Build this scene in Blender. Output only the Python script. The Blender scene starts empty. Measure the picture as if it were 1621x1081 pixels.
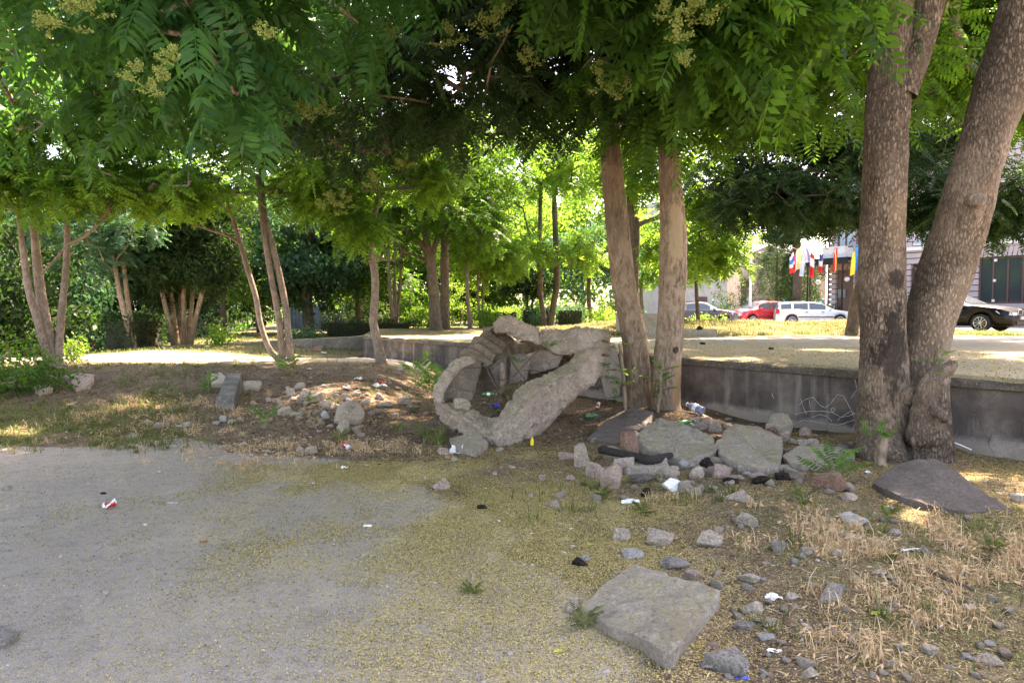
import bpy, bmesh, math, random
import numpy as np
from mathutils import Vector, noise as mnoise

scene = bpy.context.scene
R = math.radians
# ------------------------------------------------------------------ camera, sky, sun, exposure
F = 1080.0
PITCH = R(2.68)
EYE = 1.65
cam_d = bpy.data.cameras.new('camera')
cam_d.lens = 36.0 * F / 1621.0
cam_d.sensor_width = 36.0
cam_d.clip_start = 0.05
cam_d.clip_end = 2000
cam = bpy.data.objects.new('camera', cam_d)
scene.collection.objects.link(cam)
cam.location = (0, 0, EYE)
cam.rotation_euler = (math.pi / 2 - PITCH, 0, 0)
scene.camera = cam

SUN_EL, SUN_AZ = R(56), R(38)          # azimuth from +Y (into the picture) towards +X
world = bpy.data.worlds.new('World')
scene.world = world
world.use_nodes = True
wn = world.node_tree
sky = wn.nodes.new('ShaderNodeTexSky')
sky.sky_type = 'NISHITA'
sky.sun_disc = False
sky.sun_elevation = SUN_EL
sky.sun_rotation = SUN_AZ
sky.air_density = 1.0
sky.dust_density = 2.0
wn.links.new(sky.outputs[0], wn.nodes['Background'].inputs[0])
wn.nodes['Background'].inputs[1].default_value = 0.115

sun_d = bpy.data.lights.new('sun', 'SUN')
sun_d.energy = 4.2
sun_d.angle = R(0.5)
sun_d.color = (1.0, 0.95, 0.87)
sun = bpy.data.objects.new('sun', sun_d)
scene.collection.objects.link(sun)
sdir = Vector((math.sin(SUN_AZ) * math.cos(SUN_EL), math.cos(SUN_AZ) * math.cos(SUN_EL), math.sin(SUN_EL)))
sun.rotation_euler = sdir.to_track_quat('Z', 'Y').to_euler()
sun.location = (20, 20, 40)

vs = scene.view_settings
vs.view_transform = 'Standard'
vs.look = 'None'
vs.gamma = 1
vs.exposure = 3.18
try:
    vs.use_white_balance = True
    vs.white_balance_temperature = 8500
    vs.white_balance_tint = 22
except Exception:
    pass
cy = scene.cycles
cy.max_bounces = 7
cy.diffuse_bounces = 3
cy.glossy_bounces = 2
cy.transmission_bounces = 5
cy.transparent_max_bounces = 6
cy.use_denoising = True
cy.sample_clamp_indirect = 6

# ------------------------------------------------------------------ helpers
rng = np.random.default_rng(7)
rnd = random.Random(11)
COL = scene.collection
CP, SP = math.cos(PITCH), math.sin(PITCH)

def ray(px, py):
    cx, cyy = (px - 810.5) / F, -(py - 540.5) / F
    return Vector((cx, CP + cyy * SP, -SP + cyy * CP))

def W(px, py, D):
    """world point seen at photo pixel (px, py), D metres into the scene"""
    r = ray(px, py)
    t = D / r.y
    return Vector((r.x * t, D, EYE + r.z * t))

def XD(px, D):
    return (px - 810.5) / F * D

def sstep(a, b, x):
    t = np.clip((x - a) / (b - a), 0, 1)
    return t * t * (3 - 2 * t)

def _hash(ix, iy, seed):
    v = np.sin(ix * 127.1 + iy * 311.7 + seed * 74.7) * 43758.5453
    return v - np.floor(v)

def vnoise(x, y, seed=0):
    x = np.asarray(x, float); y = np.asarray(y, float)
    ix, iy = np.floor(x), np.floor(y)
    fx, fy = x - ix, y - iy
    fx = fx * fx * (3 - 2 * fx); fy = fy * fy * (3 - 2 * fy)
    a = _hash(ix, iy, seed); b = _hash(ix + 1, iy, seed)
    c = _hash(ix, iy + 1, seed); d = _hash(ix + 1, iy + 1, seed)
    return (a * (1 - fx) + b * fx) * (1 - fy) + (c * (1 - fx) + d * fx) * fy

def fbm(x, y, seed=0, oct=4):
    s, a, t = 0, 0.5, 0
    for k in range(oct):
        s = s + a * vnoise(x * 2 ** k, y * 2 ** k, seed + k * 13); t += a; a *= 0.5
    return s / t

# terrain -----------------------------------------------------------
WA = np.array([-4.6, 21.0]); WB = np.array([5.55, 7.4])
WD = (WB - WA) / np.linalg.norm(WB - WA)          # along the retaining wall, towards the viewer
WN = np.array([-WD[1], WD[0]])                     # behind the wall
TOP = 0.85
EDGE_X = np.array([-30, -9.0, -5.9, -3.9, -2.9, -1.4, -0.9, 0.5, 40.])
EDGE_Y = np.array([7.6, 7.6, 8.0, 8.4, 7.4, 7.1, 6.6, 7.0, 7.])

def hgt(x, y):
    x = np.asarray(x, float); y = np.asarray(y, float)
    yb = np.interp(x, EDGE_X, EDGE_Y)
    t = sstep(0, 1, (y - yb) / 6.2)
    sx = 1 - sstep(-3.1, -0.9, x + 0.0 * y)
    z = 0.5 * t * sx
    # soil heap by the tree pair at the wall, low verge on the right
    z = z + 0.12 * np.exp(-((x - 2.3) ** 2 / 1.2 + (y - 10.4) ** 2 / 0.7))
    z = z + 0.10 * np.exp(-((x - 4.4) ** 2 / 1.6 + (y - 8.3) ** 2 / 0.35))
    z = z + 0.06 * sstep(0.6, 2.2, x) * sstep(2.0, 4.5, y) * (1 - sstep(6, 8, y))
    z = z - 0.36 * sstep(15.6, 20, y) * sstep(-9, -4.6, x)
    # ground falls away to the street at the far left
    drop = sstep(-9.5, -17, x + (y - 18) * 0.25) * sstep(15.5, 24, y)
    z = z - 2.0 * drop
    z = z + 0.46 * np.exp(-((x + 0.30) ** 2 / .42 + (y - 9.62) ** 2 / .38))
    # small bumps off the asphalt
    soil = soilmask(x, y)
    near = 1 - sstep(26, 40, np.abs(y))
    z = z + near * soil * ((fbm(x * 1.3, y * 1.3, 3) - .5) * 0.11 + (fbm(x * 7, y * 7, 5) - .5) * 0.035)
    z = z + (fbm(x * .5, y * .5, 8) - .5) * 0.03
    return z

def soilmask(x, y):
    """1 on bare soil / verge, 0 on the asphalt lot"""
    x = np.asarray(x, float); y = np.asarray(y, float)
    n = (fbm(x * 1.1, y * 1.1, 21) - .5) * 0.9 + (fbm(x * 5, y * 5, 22) - .5) * .3
    yb = np.interp(x, EDGE_X, EDGE_Y) + .15
    a = sstep(-0.25, 0.35, y - yb + n)
    # right edge of the asphalt runs from (-.9,6.6) down to about (0.45,2)
    xr = np.interp(y, [-5, 2.0, 3.0, 4.0, 5.0, 6.0, 7.], [1.2, .75, 0.55, .35, -.05, -.5, -1.1])
    b = sstep(-0.35, 0.45, x - xr + n * .8)
    return np.maximum(a, b)

def zt(x, y):
    """top of the terrace and the street behind it"""
    x = np.asarray(x, float); y = np.asarray(y, float)
    z = TOP - 0.17 * sstep(25, 42, y)
    berm = np.exp(-((y - 24.5) / 1.9) ** 2) * sstep(0.5, 4, x) * (1 - sstep(11.6, 14.5, x))
    z = z + 0.30 * berm * (0.75 + .5 * fbm(x * .8, y * .8, 31))
    z = z + .25 * np.exp(-((x - 12.2) ** 2 / 2 + (y - 22.5) ** 2 / 1.5))
    soil = terrsoil(x, y)
    z = z + soil * (fbm(x * 3, y * 3, 33) - .5) * .07
    return z

def terrsoil(x, y):
    s = sstep(19.8, 21.2, y + (fbm(x * .8, y * .8, 35) - .5) * 1.4 + 0.05 * (x - 8)) * (1 - sstep(26.5, 28, y) * sstep(1, 4, x))
    s2 = sstep(21, 23, y) * (1 - sstep(2, 6, x))
    return np.maximum(s, s2)

def wall_side(x, y):
    return (x - WA[0]) * WN[0] + (y - WA[1]) * WN[1]     # > 0 behind the wall line

def G(px, py, above=0.0):
    """point of the lower ground seen at a photo pixel"""
    r = ray(px, py)
    if r.z > -1e-4: r.z = -1e-4
    D = 3.0 if False else 1.5
    prev = D
    while D < 60:
        t = D / r.y
        z = EYE + r.z * t
        if z <= float(hgt(r.x * t, D)) + above:
            lo, hi = prev, D
            for _ in range(14):
                m = (lo + hi) / 2
                t = m / r.y
                if EYE + r.z * t <= float(hgt(r.x * t, m)) + above: hi = m
                else: lo = m
            t = hi / r.y
            return Vector((r.x * t, hi, EYE + r.z * t))
        prev = D
        D += 0.08 if D < 14 else .3
    t = 30 / r.y
    return Vector((r.x * t, 30, EYE + r.z * t))

# object plumbing -----------------------------------------------------
def tag(o, label=None, cat=None, group=None, kind=None):
    if label: o['label'] = label
    if cat: o['category'] = cat
    if group: o['group'] = group
    if kind: o['kind'] = kind
    return o

def thing(name, label, cat, loc=(0, 0, 0), group=None, rotz=0):
    o = bpy.data.objects.new(name, None)
    COL.objects.link(o)
    o.location = loc
    o.rotation_euler = (0, 0, rotz)
    o.empty_display_size = .2
    return tag(o, label, cat, group)

def meshobj(name, V, Fc, mat, parent=None, smooth=False, world=True, attr=None, mats=None, midx=None, origin=None):
    """V in world coordinates unless world=False (then local to the parent)"""
    V = np.asarray(V, np.float32).reshape(-1, 3)
    off = None
    if parent is not None and world:
        base = Vector((0, 0, 0)); p = parent
        off = np.array(parent.matrix_basis.translation) if parent.parent is None else np.array(parent.get('_w', parent.location))
        V = V - off
    loc = (0, 0, 0)
    if parent is None and origin is not None:
        loc = tuple(origin); V = V - np.array(loc)
    me = bpy.data.meshes.new(name)
    if isinstance(Fc, np.ndarray):
        k = Fc.shape[1]; n = Fc.shape[0]
        me.vertices.add(len(V)); me.vertices.foreach_set('co', V.astype(np.float32).ravel())
        me.loops.add(n * k); me.loops.foreach_set('vertex_index', Fc.astype(np.int32).ravel())
        me.polygons.add(n)
        me.polygons.foreach_set('loop_start', np.arange(0, n * k, k, dtype=np.int32))
        me.polygons.foreach_set('loop_total', np.full(n, k, dtype=np.int32))
    else:
        me.from_pydata([tuple(v) for v in V.tolist()], [], Fc)
    me.update(calc_edges=True)
    if isinstance(Fc, np.ndarray): me.validate()
    if smooth: me.polygons.foreach_set('use_smooth', np.ones(len(me.polygons), dtype=bool))
    if attr is not None:
        for an, (dom, dat) in attr.items():
            if dat.ndim == 1:
                a = me.attributes.new(an, 'FLOAT', dom); a.data.foreach_set('value', dat.astype(np.float32))
            else:
                a = me.attributes.new(an, 'FLOAT_COLOR', dom); a.data.foreach_set('color', dat.astype(np.float32).ravel())
    for m in (mats or [mat]): me.materials.append(m)
    if midx is not None: me.polygons.foreach_set('material_index', np.asarray(midx, dtype=np.int32))
    o = bpy.data.objects.new(name, me)
    COL.objects.link(o)
    o.location = loc
    if parent is not None: o.parent = parent
    return o

class MB:
    """collects simple shapes into one mesh (local coordinates)"""
    def __init__(s): s.v = []; s.f = []; s.m = []
    def add(s, v, f, mi=0):
        b = len(s.v); s.v += [tuple(p) for p in v]; s.f += [[i + b for i in q] for q in f]; s.m += [mi] * len(f)
    def box(s, x0, x1, y0, y1, z0, z1, mi=0):
        s.add([(x0, y0, z0), (x1, y0, z0), (x1, y1, z0), (x0, y1, z0), (x0, y0, z1), (x1, y0, z1), (x1, y1, z1), (x0, y1, z1)],
              [[0, 3, 2, 1], [4, 5, 6, 7], [0, 1, 5, 4], [1, 2, 6, 5], [2, 3, 7, 6], [3, 0, 4, 7]], mi)
    def tube(s, pts, rad, n=8, mi=0, cap=True):
        pts = [Vector(p) for p in pts]
        if not hasattr(rad, '__len__'): rad = [rad] * len(pts)
        b = len(s.v); prev = None
        for i, p in enumerate(pts):
            t = (pts[min(i + 1, len(pts) - 1)] - pts[max(i - 1, 0)])
            t = t.normalized() if t.length > 1e-9 else Vector((0, 0, 1))
            if prev is None:
                a = t.cross(Vector((0, 1, 0)) if abs(t.y) < .9 else Vector((1, 0, 0))).normalized()
            else:
                a = (prev - t * prev.dot(t))
                a = a.normalized() if a.length > 1e-6 else t.orthogonal().normalized()
            prev = a; c = t.cross(a)
            for k in range(n):
                an = 2 * math.pi * k / n
                s.v.append(tuple(p + (a * math.cos(an) + c * math.sin(an)) * rad[i]))
        for i in range(len(pts) - 1):
            for k in range(n):
                k2 = (k + 1) % n
                s.f.append([b + i * n + k, b + i * n + k2, b + (i + 1) * n + k2, b + (i + 1) * n + k]); s.m.append(mi)
        if cap:
            s.f.append([b + k for k in range(n)][::-1]); s.m.append(mi)
            e = b + (len(pts) - 1) * n
            s.f.append([e + k for k in range(n)]); s.m.append(mi)
    def sphere(s, c, r, n=10, mi=0, sz=1):
        v = []; f = []
        for i in range(n // 2 + 1):
            th = math.pi * i / (n // 2)
            for k in range(n):
                an = 2 * math.pi * k / n
                v.append((c[0] + r * math.sin(th) * math.cos(an), c[1] + r * math.sin(th) * math.sin(an), c[2] + r * sz * math.cos(th)))
        for i in range(n // 2):
            for k in range(n):
                f.append([i * n + k, (i + 1) * n + k, (i + 1) * n + (k + 1) % n, i * n + (k + 1) % n])
        s.add(v, f, mi)
    def build(s, name, mat, parent=None, world=False, smooth=False, mats=None):
        return meshobj(name, np.array(s.v), s.f, mat, parent, smooth, world, mats=mats, midx=s.m if mats else None)

# materials -----------------------------------------------------------
def nt(m): return m.node_tree.nodes, m.node_tree.links
MATS = {}
def simple(name, col, rough=.6, metal=0, spec=.5, vary=.12, scale=8, bump=0, bscale=30, emit=None, alpha=None, trans=0, ior=1.45, coat=0):
    if name in MATS: return MATS[name]
    m = bpy.data.materials.new(name); m.use_nodes = True
    N, L = nt(m); b = N['Principled BSDF']
    b.inputs['Roughness'].default_value = rough
    b.inputs['Metallic'].default_value = metal
    b.inputs['Specular IOR Level'].default_value = spec
    b.inputs['Transmission Weight'].default_value = trans
    b.inputs['IOR'].default_value = ior
    b.inputs['Coat Weight'].default_value = coat
    tc = N.new('ShaderNodeTexCoord')
    nz = N.new('ShaderNodeTexNoise'); nz.inputs['Scale'].default_value = scale; nz.inputs['Detail'].default_value = 6
    L.new(tc.outputs['Object'], nz.inputs['Vector'])
    rp = N.new('ShaderNodeValToRGB')
    rp.color_ramp.elements[0].position = .3; rp.color_ramp.elements[1].position = .7
    rp.color_ramp.elements[0].color = tuple(c * (1 - vary) for c in col) + (1,)
    rp.color_ramp.elements[1].color = tuple(min(1, c * (1 + vary)) for c in col) + (1,)
    L.new(nz.outputs['Fac'], rp.inputs[0]); L.new(rp.outputs[0], b.inputs['Base Color'])
    if bump:
        n2 = N.new('ShaderNodeTexNoise'); n2.inputs['Scale'].default_value = bscale; n2.inputs['Detail'].default_value = 5
        L.new(tc.outputs['Object'], n2.inputs['Vector'])
        bp = N.new('ShaderNodeBump'); bp.inputs['Strength'].default_value = bump; bp.inputs['Distance'].default_value = .02
        L.new(n2.outputs['Fac'], bp.inputs['Height']); L.new(bp.outputs[0], b.inputs['Normal'])
    if emit:
        b.inputs['Emission Color'].default_value = emit[0] + (1,); b.inputs['Emission Strength'].default_value = emit[1]
    MATS[name] = m
    return m

class NB:
    """small node-graph builder"""
    def __init__(s, name):
        s.m = bpy.data.materials.new(name); s.m.use_nodes = True
        s.N, s.L = nt(s.m); s.b = s.N['Principled BSDF']
        s.tc = s.N.new('ShaderNodeTexCoord').outputs['Object']
        MATS[name] = s.m
    def map(s, scale, src=None):
        n = s.N.new('ShaderNodeMapping'); n.inputs['Scale'].default_value = scale
        s.L.new(src or s.tc, n.inputs['Vector']); return n.outputs[0]
    def noise(s, scale, detail=5, rough=.55, vec=None, dist=0):
        n = s.N.new('ShaderNodeTexNoise'); n.inputs['Scale'].default_value = scale; n.inputs['Detail'].default_value = detail
        n.inputs['Roughness'].default_value = rough; n.inputs['Distortion'].default_value = dist
        s.L.new(vec or s.tc, n.inputs['Vector']); return n.outputs['Fac']
    def vor(s, scale, feature='F1', vec=None, out='Distance', rand=1):
        n = s.N.new('ShaderNodeTexVoronoi'); n.feature = feature; n.inputs['Scale'].default_value = scale
        n.inputs['Randomness'].default_value = rand
        s.L.new(vec or s.tc, n.inputs['Vector']); return n.outputs[out]
    def ramp(s, fac, stops):
        n = s.N.new('ShaderNodeValToRGB'); r = n.color_ramp
        while len(r.elements) < len(stops): r.elements.new(.5)
        for e, (p, c) in zip(r.elements, stops):
            e.position = p; e.color = (c, c, c, 1) if not hasattr(c, '__len__') else tuple(c) + (1,)
        s.L.new(fac, n.inputs[0]); return n.outputs[0]
    def mix(s, fac, a, b, mode='MIX'):
        n = s.N.new('ShaderNodeMix'); n.data_type = 'RGBA'; n.blend_type = mode
        for sock, v in ((n.inputs[0], fac), (n.inputs[6], a), (n.inputs[7], b)):
            if hasattr(v, 'default_value') or hasattr(v, 'is_linked'): s.L.new(v, sock)
            elif hasattr(v, '__len__'): sock.default_value = tuple(v) + (1,)
            else: sock.default_value = v
        return n.outputs[2]
    def math(s, op, a, b=0, clamp=False):
        n = s.N.new('ShaderNodeMath'); n.operation = op; n.use_clamp = clamp
        for sock, v in ((n.inputs[0], a), (n.inputs[1], b)):
            if hasattr(v, 'is_linked'): s.L.new(v, sock)
            else: sock.default_value = v
        return n.outputs[0]
    def attr(s, name, out='Fac'):
        n = s.N.new('ShaderNodeAttribute'); n.attribute_name = name; return n.outputs[out]
    def sep(s, col):
        n = s.N.new('ShaderNodeSeparateColor'); s.L.new(col, n.inputs[0]); return n.outputs
    def sepxyz(s, v=None):
        n = s.N.new('ShaderNodeSeparateXYZ'); s.L.new(v or s.tc, n.inputs[0]); return n.outputs
    def bump(s, h, strength=.5, dist=.02, nrm=None):
        n = s.N.new('ShaderNodeBump'); n.inputs['Strength'].default_value = strength; n.inputs['Distance'].default_value = dist
        s.L.new(h, n.inputs['Height'])
        if nrm is not None: s.L.new(nrm, n.inputs['Normal'])
        s.L.new(n.outputs[0], s.b.inputs['Normal']); return n.outputs[0]
    def fin(s, col, rough=.8, spec=.3):
        s.L.new(col, s.b.inputs['Base Color'])
        if hasattr(rough, 'is_linked'): s.L.new(rough, s.b.inputs['Roughness'])
        else: s.b.inputs['Roughness'].default_value = rough
        s.b.inputs['Specular IOR Level'].default_value = spec
        return s.m

def leaf_mat(name, dark, light, trans, tw=.45, gloss=.35):
    m = bpy.data.materials.new(name); m.use_nodes = True
    N, L = nt(m); b = N['Principled BSDF']; out = N['Material Output']
    a = N.new('ShaderNodeAttribute'); a.attribute_name = 'lv'
    rp = N.new('ShaderNodeValToRGB'); rp.color_ramp.elements[0].color = dark + (1,); rp.color_ramp.elements[1].color = light + (1,)
    L.new(a.outputs['Fac'], rp.inputs[0]); L.new(rp.outputs[0], b.inputs['Base Color'])
    b.inputs['Roughness'].default_value = gloss + .12; b.inputs['Specular IOR Level'].default_value = .16
    t = N.new('ShaderNodeBsdfTranslucent')
    mx = N.new('ShaderNodeMix'); mx.data_type = 'RGBA'; mx.blend_type = 'MIX'
    mx.inputs[6].default_value = tuple(c * .7 for c in trans) + (1,); mx.inputs[7].default_value = trans + (1,)
    L.new(a.outputs['Fac'], mx.inputs[0]); L.new(mx.outputs[2], t.inputs[0])
    ms = N.new('ShaderNodeMixShader'); ms.inputs[0].default_value = tw
    L.new(b.outputs[0], ms.inputs[1]); L.new(t.outputs[0], ms.inputs[2]); L.new(ms.outputs[0], out.inputs[0])
    MATS[name] = m
    return m

def ground_mat():
    g = NB('ground_surface')
    mk = g.sep(g.attr('mask', 'Color'))
    soil, yel, grs = mk[0], mk[1], mk[2]
    # asphalt: dusty grey with aggregate, cracks, pale dust patches
    big = g.noise(.9, 4); mid = g.noise(7, 6); fine = g.noise(160, 3, .7)
    asp = g.ramp(big, [(.3, (.265, .228, .20)), (.7, (.36, .31, .265))])
    asp = g.mix(g.ramp(g.noise(14, 7, .8), [(.38, .65), (.5, 0.)]), asp, (.17, .147, .13))
    asp = g.mix(g.ramp(g.noise(19, 6, .8), [(.54, 0.), (.66, .6)]), asp, (.42, .385, .35))
    asp = g.mix(g.ramp(mid, [(.35, 0.), (.75, .6)]), asp, (.38, .325, .275))
    asp = g.mix(g.ramp(g.noise(1.7, 7, .75), [(.5, 0.), (.62, .6)]), asp, (.42, .355, .29))
    asp = g.mix(g.ramp(g.noise(2.3, 7, .75), [(.36, .45), (.46, 0.)]), asp, (.15, .14, .135))
    asp = g.mix(g.ramp(fine, [(.38, .85), (.5, 0)]), asp, (.085, .08, .078))
    asp = g.mix(g.ramp(g.noise(55, 4, .75), [(.55, 0.), (.7, .5)]), asp, (.13, .12, .115))
    asp = g.mix(g.ramp(g.noise(210, 2, .6), [(.6, 0.), (.68, .7)]), asp, (.5, .48, .46))
    crk = g.vor(1.1, 'DISTANCE_TO_EDGE', vec=g.mix(.12, g.tc, g.attr('nothing', 'Vector'), 'MIX'))
    asp = g.mix(g.math('MULTIPLY', g.ramp(crk, [(0.0, 1.), (.006, 0)]), g.ramp(g.noise(.7), [(.6, 0.), (.68, .5)])), asp, (.10, .09, .085))
    # soil
    so = g.ramp(g.noise(3.2, 7, .65), [(.28, (.045, .027, .018)), (.5, (.115, .072, .046)), (.75, (.21, .145, .095))])
    so = g.mix(g.ramp(g.noise(40, 5, .75), [(.48, 0.), (.62, .85)]), so, (.32, .25, .18))
    so = g.mix(g.ramp(g.noise(17, 5, .75), [(.36, .8), (.48, 0.)]), so, (.04, .028, .02))
    so = g.mix(g.ramp(g.noise(95, 3, .7), [(.3, .9), (.42, 0)]), so, (.03, .022, .016))
    so = g.mix(g.ramp(g.noise(1.1, 6, .7), [(.48, 0.), (.66, .75)]), so, (.045, .032, .024))
    gr = g.ramp(g.noise(22, 5, .7), [(.3, (.05, .06, .018)), (.6, (.12, .125, .04)), (.8, (.22, .18, .09))])
    so = g.mix(g.math('MULTIPLY', grs, g.ramp(g.noise(4, 5), [(.35, .3), (.6, 1.)])), so, gr)
    sm = g.math('ADD', soil, g.math('MULTIPLY', g.math('SUBTRACT', g.noise(9, 6, .7), .5), .8))
    sm = g.ramp(sm, [(.38, 0.), (.62, 1.)])
    c = g.mix(sm, asp, so)
    # fallen blossom specks, density from the mask
    ycol = g.ramp(g.noise(60, 2), [(.35, (.36, .28, .10)), (.65, (.56, .46, .21))])
    sp = g.math('SUBTRACT', g.noise(105, 2, .6), .62)
    ym = g.math('ADD', sp, g.math('MULTIPLY', g.math('MULTIPLY', yel, g.ramp(g.noise(2.6, 5, .65), [(.3, .45), (.65, 1.)])), .235))
    ym = g.ramp(ym, [(.0, 0.), (.03, 1.)])
    c = g.mix(ym, c, ycol)
    h = g.math('ADD', g.math('MULTIPLY', fine, .25), g.math('ADD', g.math('MULTIPLY', ym, .3), g.math('MULTIPLY', g.noise(30, 5, .7), g.math('ADD', sm, .15))))
    g.bump(h, .55, .02)
    return g.fin(c, .9, .25)

def bark_mat(name, cols, vscale=9, stretch=.16, depth=.02, strength=.9, diamond=False, blotch=None):
    g = NB(name)
    v = g.map((1, 1, stretch))
    n = g.noise(vscale * 4, 6, .65, v, .4)
    b = g.noise(2.2, 5, .6)
    c = g.ramp(n, [(.36, cols[0]), (.5, cols[1]), (.63, cols[2])])
    c = g.mix(g.ramp(g.noise(5, 6, .75, g.map((1, 1, .5))), [(.38, .6), (.5, 0.)]), c, tuple(x * .6 for x in cols[1]))
    c = g.mix(g.ramp(g.noise(3.1, 6, .7), [(.52, 0.), (.60, .6)]), c, tuple(min(1, x * 1.12) for x in cols[2]))
    c = g.mix(g.ramp(b, [(.35, 0.), (.7, .55)]), c, cols[3])
    c = g.mix(g.ramp(g.noise(1.1, 5, .65, g.map((1, 1, .5))), [(.5, 0.), (.56, .55)]), c, tuple(x * .62 for x in cols[1]))
    c = g.mix(g.ramp(g.noise(vscale * 1.5, 4, .7, g.map((1, 1, stretch * .5))), [(.30, .75), (.40, 0.)]), c, cols[0])
    v2 = g.map((1, 1, stretch * 2))
    if diamond:
        vd = g.mix(.05, g.map((1, 1, .34)), g.N['Noise Texture'].outputs['Color'], 'ADD')
        d = g.vor(vscale * 2.7, 'DISTANCE_TO_EDGE', vd)
        am = g.ramp(g.noise(1.3, 4, .6), [(.38, .25), (.6, .9)])
        c = g.mix(g.math('MULTIPLY', g.ramp(d, [(0, 1.), (.10, 0.)]), am), c, cols[0])
        hh = g.math('ADD', g.math('MULTIPLY', g.ramp(d, [(0, 0.), (.2, 1.)]), am), g.math('MULTIPLY', n, 1.2))
    else:
        hh = g.math('ADD', n, g.math('MULTIPLY', g.noise(60, 3), .3))
    if blotch:
        sx = g.sepxyz()
        for (x, y, z, rr, rz, col) in blotch:
            dx = g.math('DIVIDE', g.math('SUBTRACT', sx[0], x), rr); dz = g.math('DIVIDE', g.math('SUBTRACT', sx[2], z), rz)
            d = g.math('SQRT', g.math('ADD', g.math('MULTIPLY', dx, dx), g.math('MULTIPLY', dz, dz)))
            d = g.math('ADD', d, g.math('MULTIPLY', g.math('SUBTRACT', g.noise(8, 8, .8, g.map((1, 1, .45))), .5), 2.8))
            c = g.mix(g.ramp(d, [(.75, .85), (1.0, 0.)]), c, col)
    knots = g.vor(5, 'F1', g.map((1, 1, .6)))
    c = g.mix(g.ramp(knots, [(.035, .8), (.07, 0.)]), c, cols[0])
    g.bump(hh, strength, depth)
    return g.fin(c, .88, .2)

def concrete_mat(name, c0, c1, c2, yel=.0, scale=1.0, pebble=True, dark=(.12, .11, .10)):
    g = NB(name)
    dk = tuple(x * .55 for x in c0); lt = tuple(min(1, x * 1.3) for x in c2)
    c = g.ramp(g.noise(2.6 * scale, 6, .7), [(.32, c0), (.5, c1), (.68, c2)])
    c = g.mix(g.ramp(g.noise(9 * scale, 6, .75), [(.36, .85), (.5, 0.)]), c, c0)
    c = g.mix(g.ramp(g.noise(13 * scale, 6, .8), [(.52, 0.), (.66, .7)]), c, lt)
    c = g.mix(g.ramp(g.noise(24 * scale, 5, .75), [(.33, .9), (.45, 0.)]), c, dk)
    c = g.mix(g.ramp(g.noise(60, 4, .75), [(.36, .6), (.47, 0.)]), c, dk)
    if pebble:
        pc = g.vor(22, 'F1', out='Color')
        c = g.mix(g.ramp(g.vor(22), [(.14, .65), (.22, 0.)]), c, g.mix(.6, pc, (.50, .42, .34)))
    c = g.mix(g.ramp(g.noise(1.1 * scale, 6, .7), [(.5, .0), (.68, .55)]), c, tuple(x * .62 for x in c0))
    if yel:
        geo = g.N.new('ShaderNodeNewGeometry')
        up = g.sepxyz(geo.outputs['Normal'])[2]
        m = g.math('MULTIPLY', g.ramp(g.noise(75, 2, .6), [(.5, 0.), (.56, 1.)]), g.ramp(g.noise(5, 5, .7), [(.5 - yel * .3, 0.), (.66 - yel * .2, 1.)]))
        m = g.math('MULTIPLY', m, g.ramp(up, [(.45, 0.), (.8, 1.)]))
        c = g.mix(m, c, (.50, .43, .17))
    h = g.math('ADD', g.math('MULTIPLY', g.noise(12, 8, .8), 1.5), g.math('MULTIPLY', g.noise(50, 4, .7), .6))
    g.bump(h, 1.0, .06)
    return g.fin(c, .94, .15)

M_GROUND = ground_mat()
M_BARK_BIG = bark_mat('grey_fissured_bark', [(.075, .055, .042), (.25, .19, .145), (.39, .305, .24), (.31, .235, .18)], 12, .3, .025, 1.0, True,
    [(-.10, 0, 1.30, .17, .52, (.04, .034, .03)), (-.08, 0, 2.10, .12, .11, (.04, .034, .03)), (-.05, 0, 2.75, .20, .34, (.38, .28, .20)), (.62, 0, 1.6, .26, .7, (.36, .28, .215))])
M_BARK_MID = bark_mat('pale_brown_bark', [(.09, .06, .042), (.25, .185, .135), (.40, .31, .235), (.31, .235, .17)], 7, .3, .02, .9)
M_BARK_SCAR = bark_mat('scarred_pale_bark', [(.085, .06, .042), (.26, .195, .145), (.42, .33, .25), (.33, .25, .185)], 7, .3, .025, .9, False,
    [(.10, 0, 2.75, .13, .62, (.46, .36, .24)), (.10, 0, 1.0, .05, .05, (.03, .025, .02)), (.14, 0, .45, .10, .45, (.35, .22, .12))])
M_BARK_DARK = bark_mat('dark_brown_bark', [(.05, .04, .03), (.11, .085, .065), (.19, .15, .12), (.15, .12, .095)], 8, .2, .02, .8)
M_BARK_SLIM = bark_mat('smooth_tan_bark', [(.11, .08, .06), (.24, .18, .14), (.35, .275, .215), (.27, .21, .17)], 7, .5, .008, .5)
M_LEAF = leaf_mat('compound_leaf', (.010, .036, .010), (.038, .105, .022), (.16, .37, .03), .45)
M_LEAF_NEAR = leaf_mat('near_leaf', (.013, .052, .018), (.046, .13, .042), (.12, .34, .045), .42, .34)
M_LEAF_BACKLIT_TINT = leaf_mat('backlit_tint_leaf', (.016, .055, .012), (.058, .15, .025), (.24, .48, .04), .5)  # brighter leaf tone: backlight on the slim-tree crowns put into the colour
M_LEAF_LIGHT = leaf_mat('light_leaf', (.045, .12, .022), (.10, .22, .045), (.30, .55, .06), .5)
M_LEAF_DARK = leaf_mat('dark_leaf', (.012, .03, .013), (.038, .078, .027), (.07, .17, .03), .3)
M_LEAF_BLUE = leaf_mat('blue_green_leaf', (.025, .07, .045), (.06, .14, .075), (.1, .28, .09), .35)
M_FLOWER = leaf_mat('blossom', (.22, .29, .08), (.38, .45, .16), (.4, .45, .12), .35, .7)
M_STEMG = simple('green_stem', (.17, .24, .06), .5)
M_DRY = leaf_mat('dry_straw', (.40, .26, .13), (.78, .58, .37), (.5, .37, .18), .2, .6)
M_GRASS = leaf_mat('grass_blade', (.05, .075, .02), (.20, .20, .075), (.2, .28, .06), .35, .5)
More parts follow.
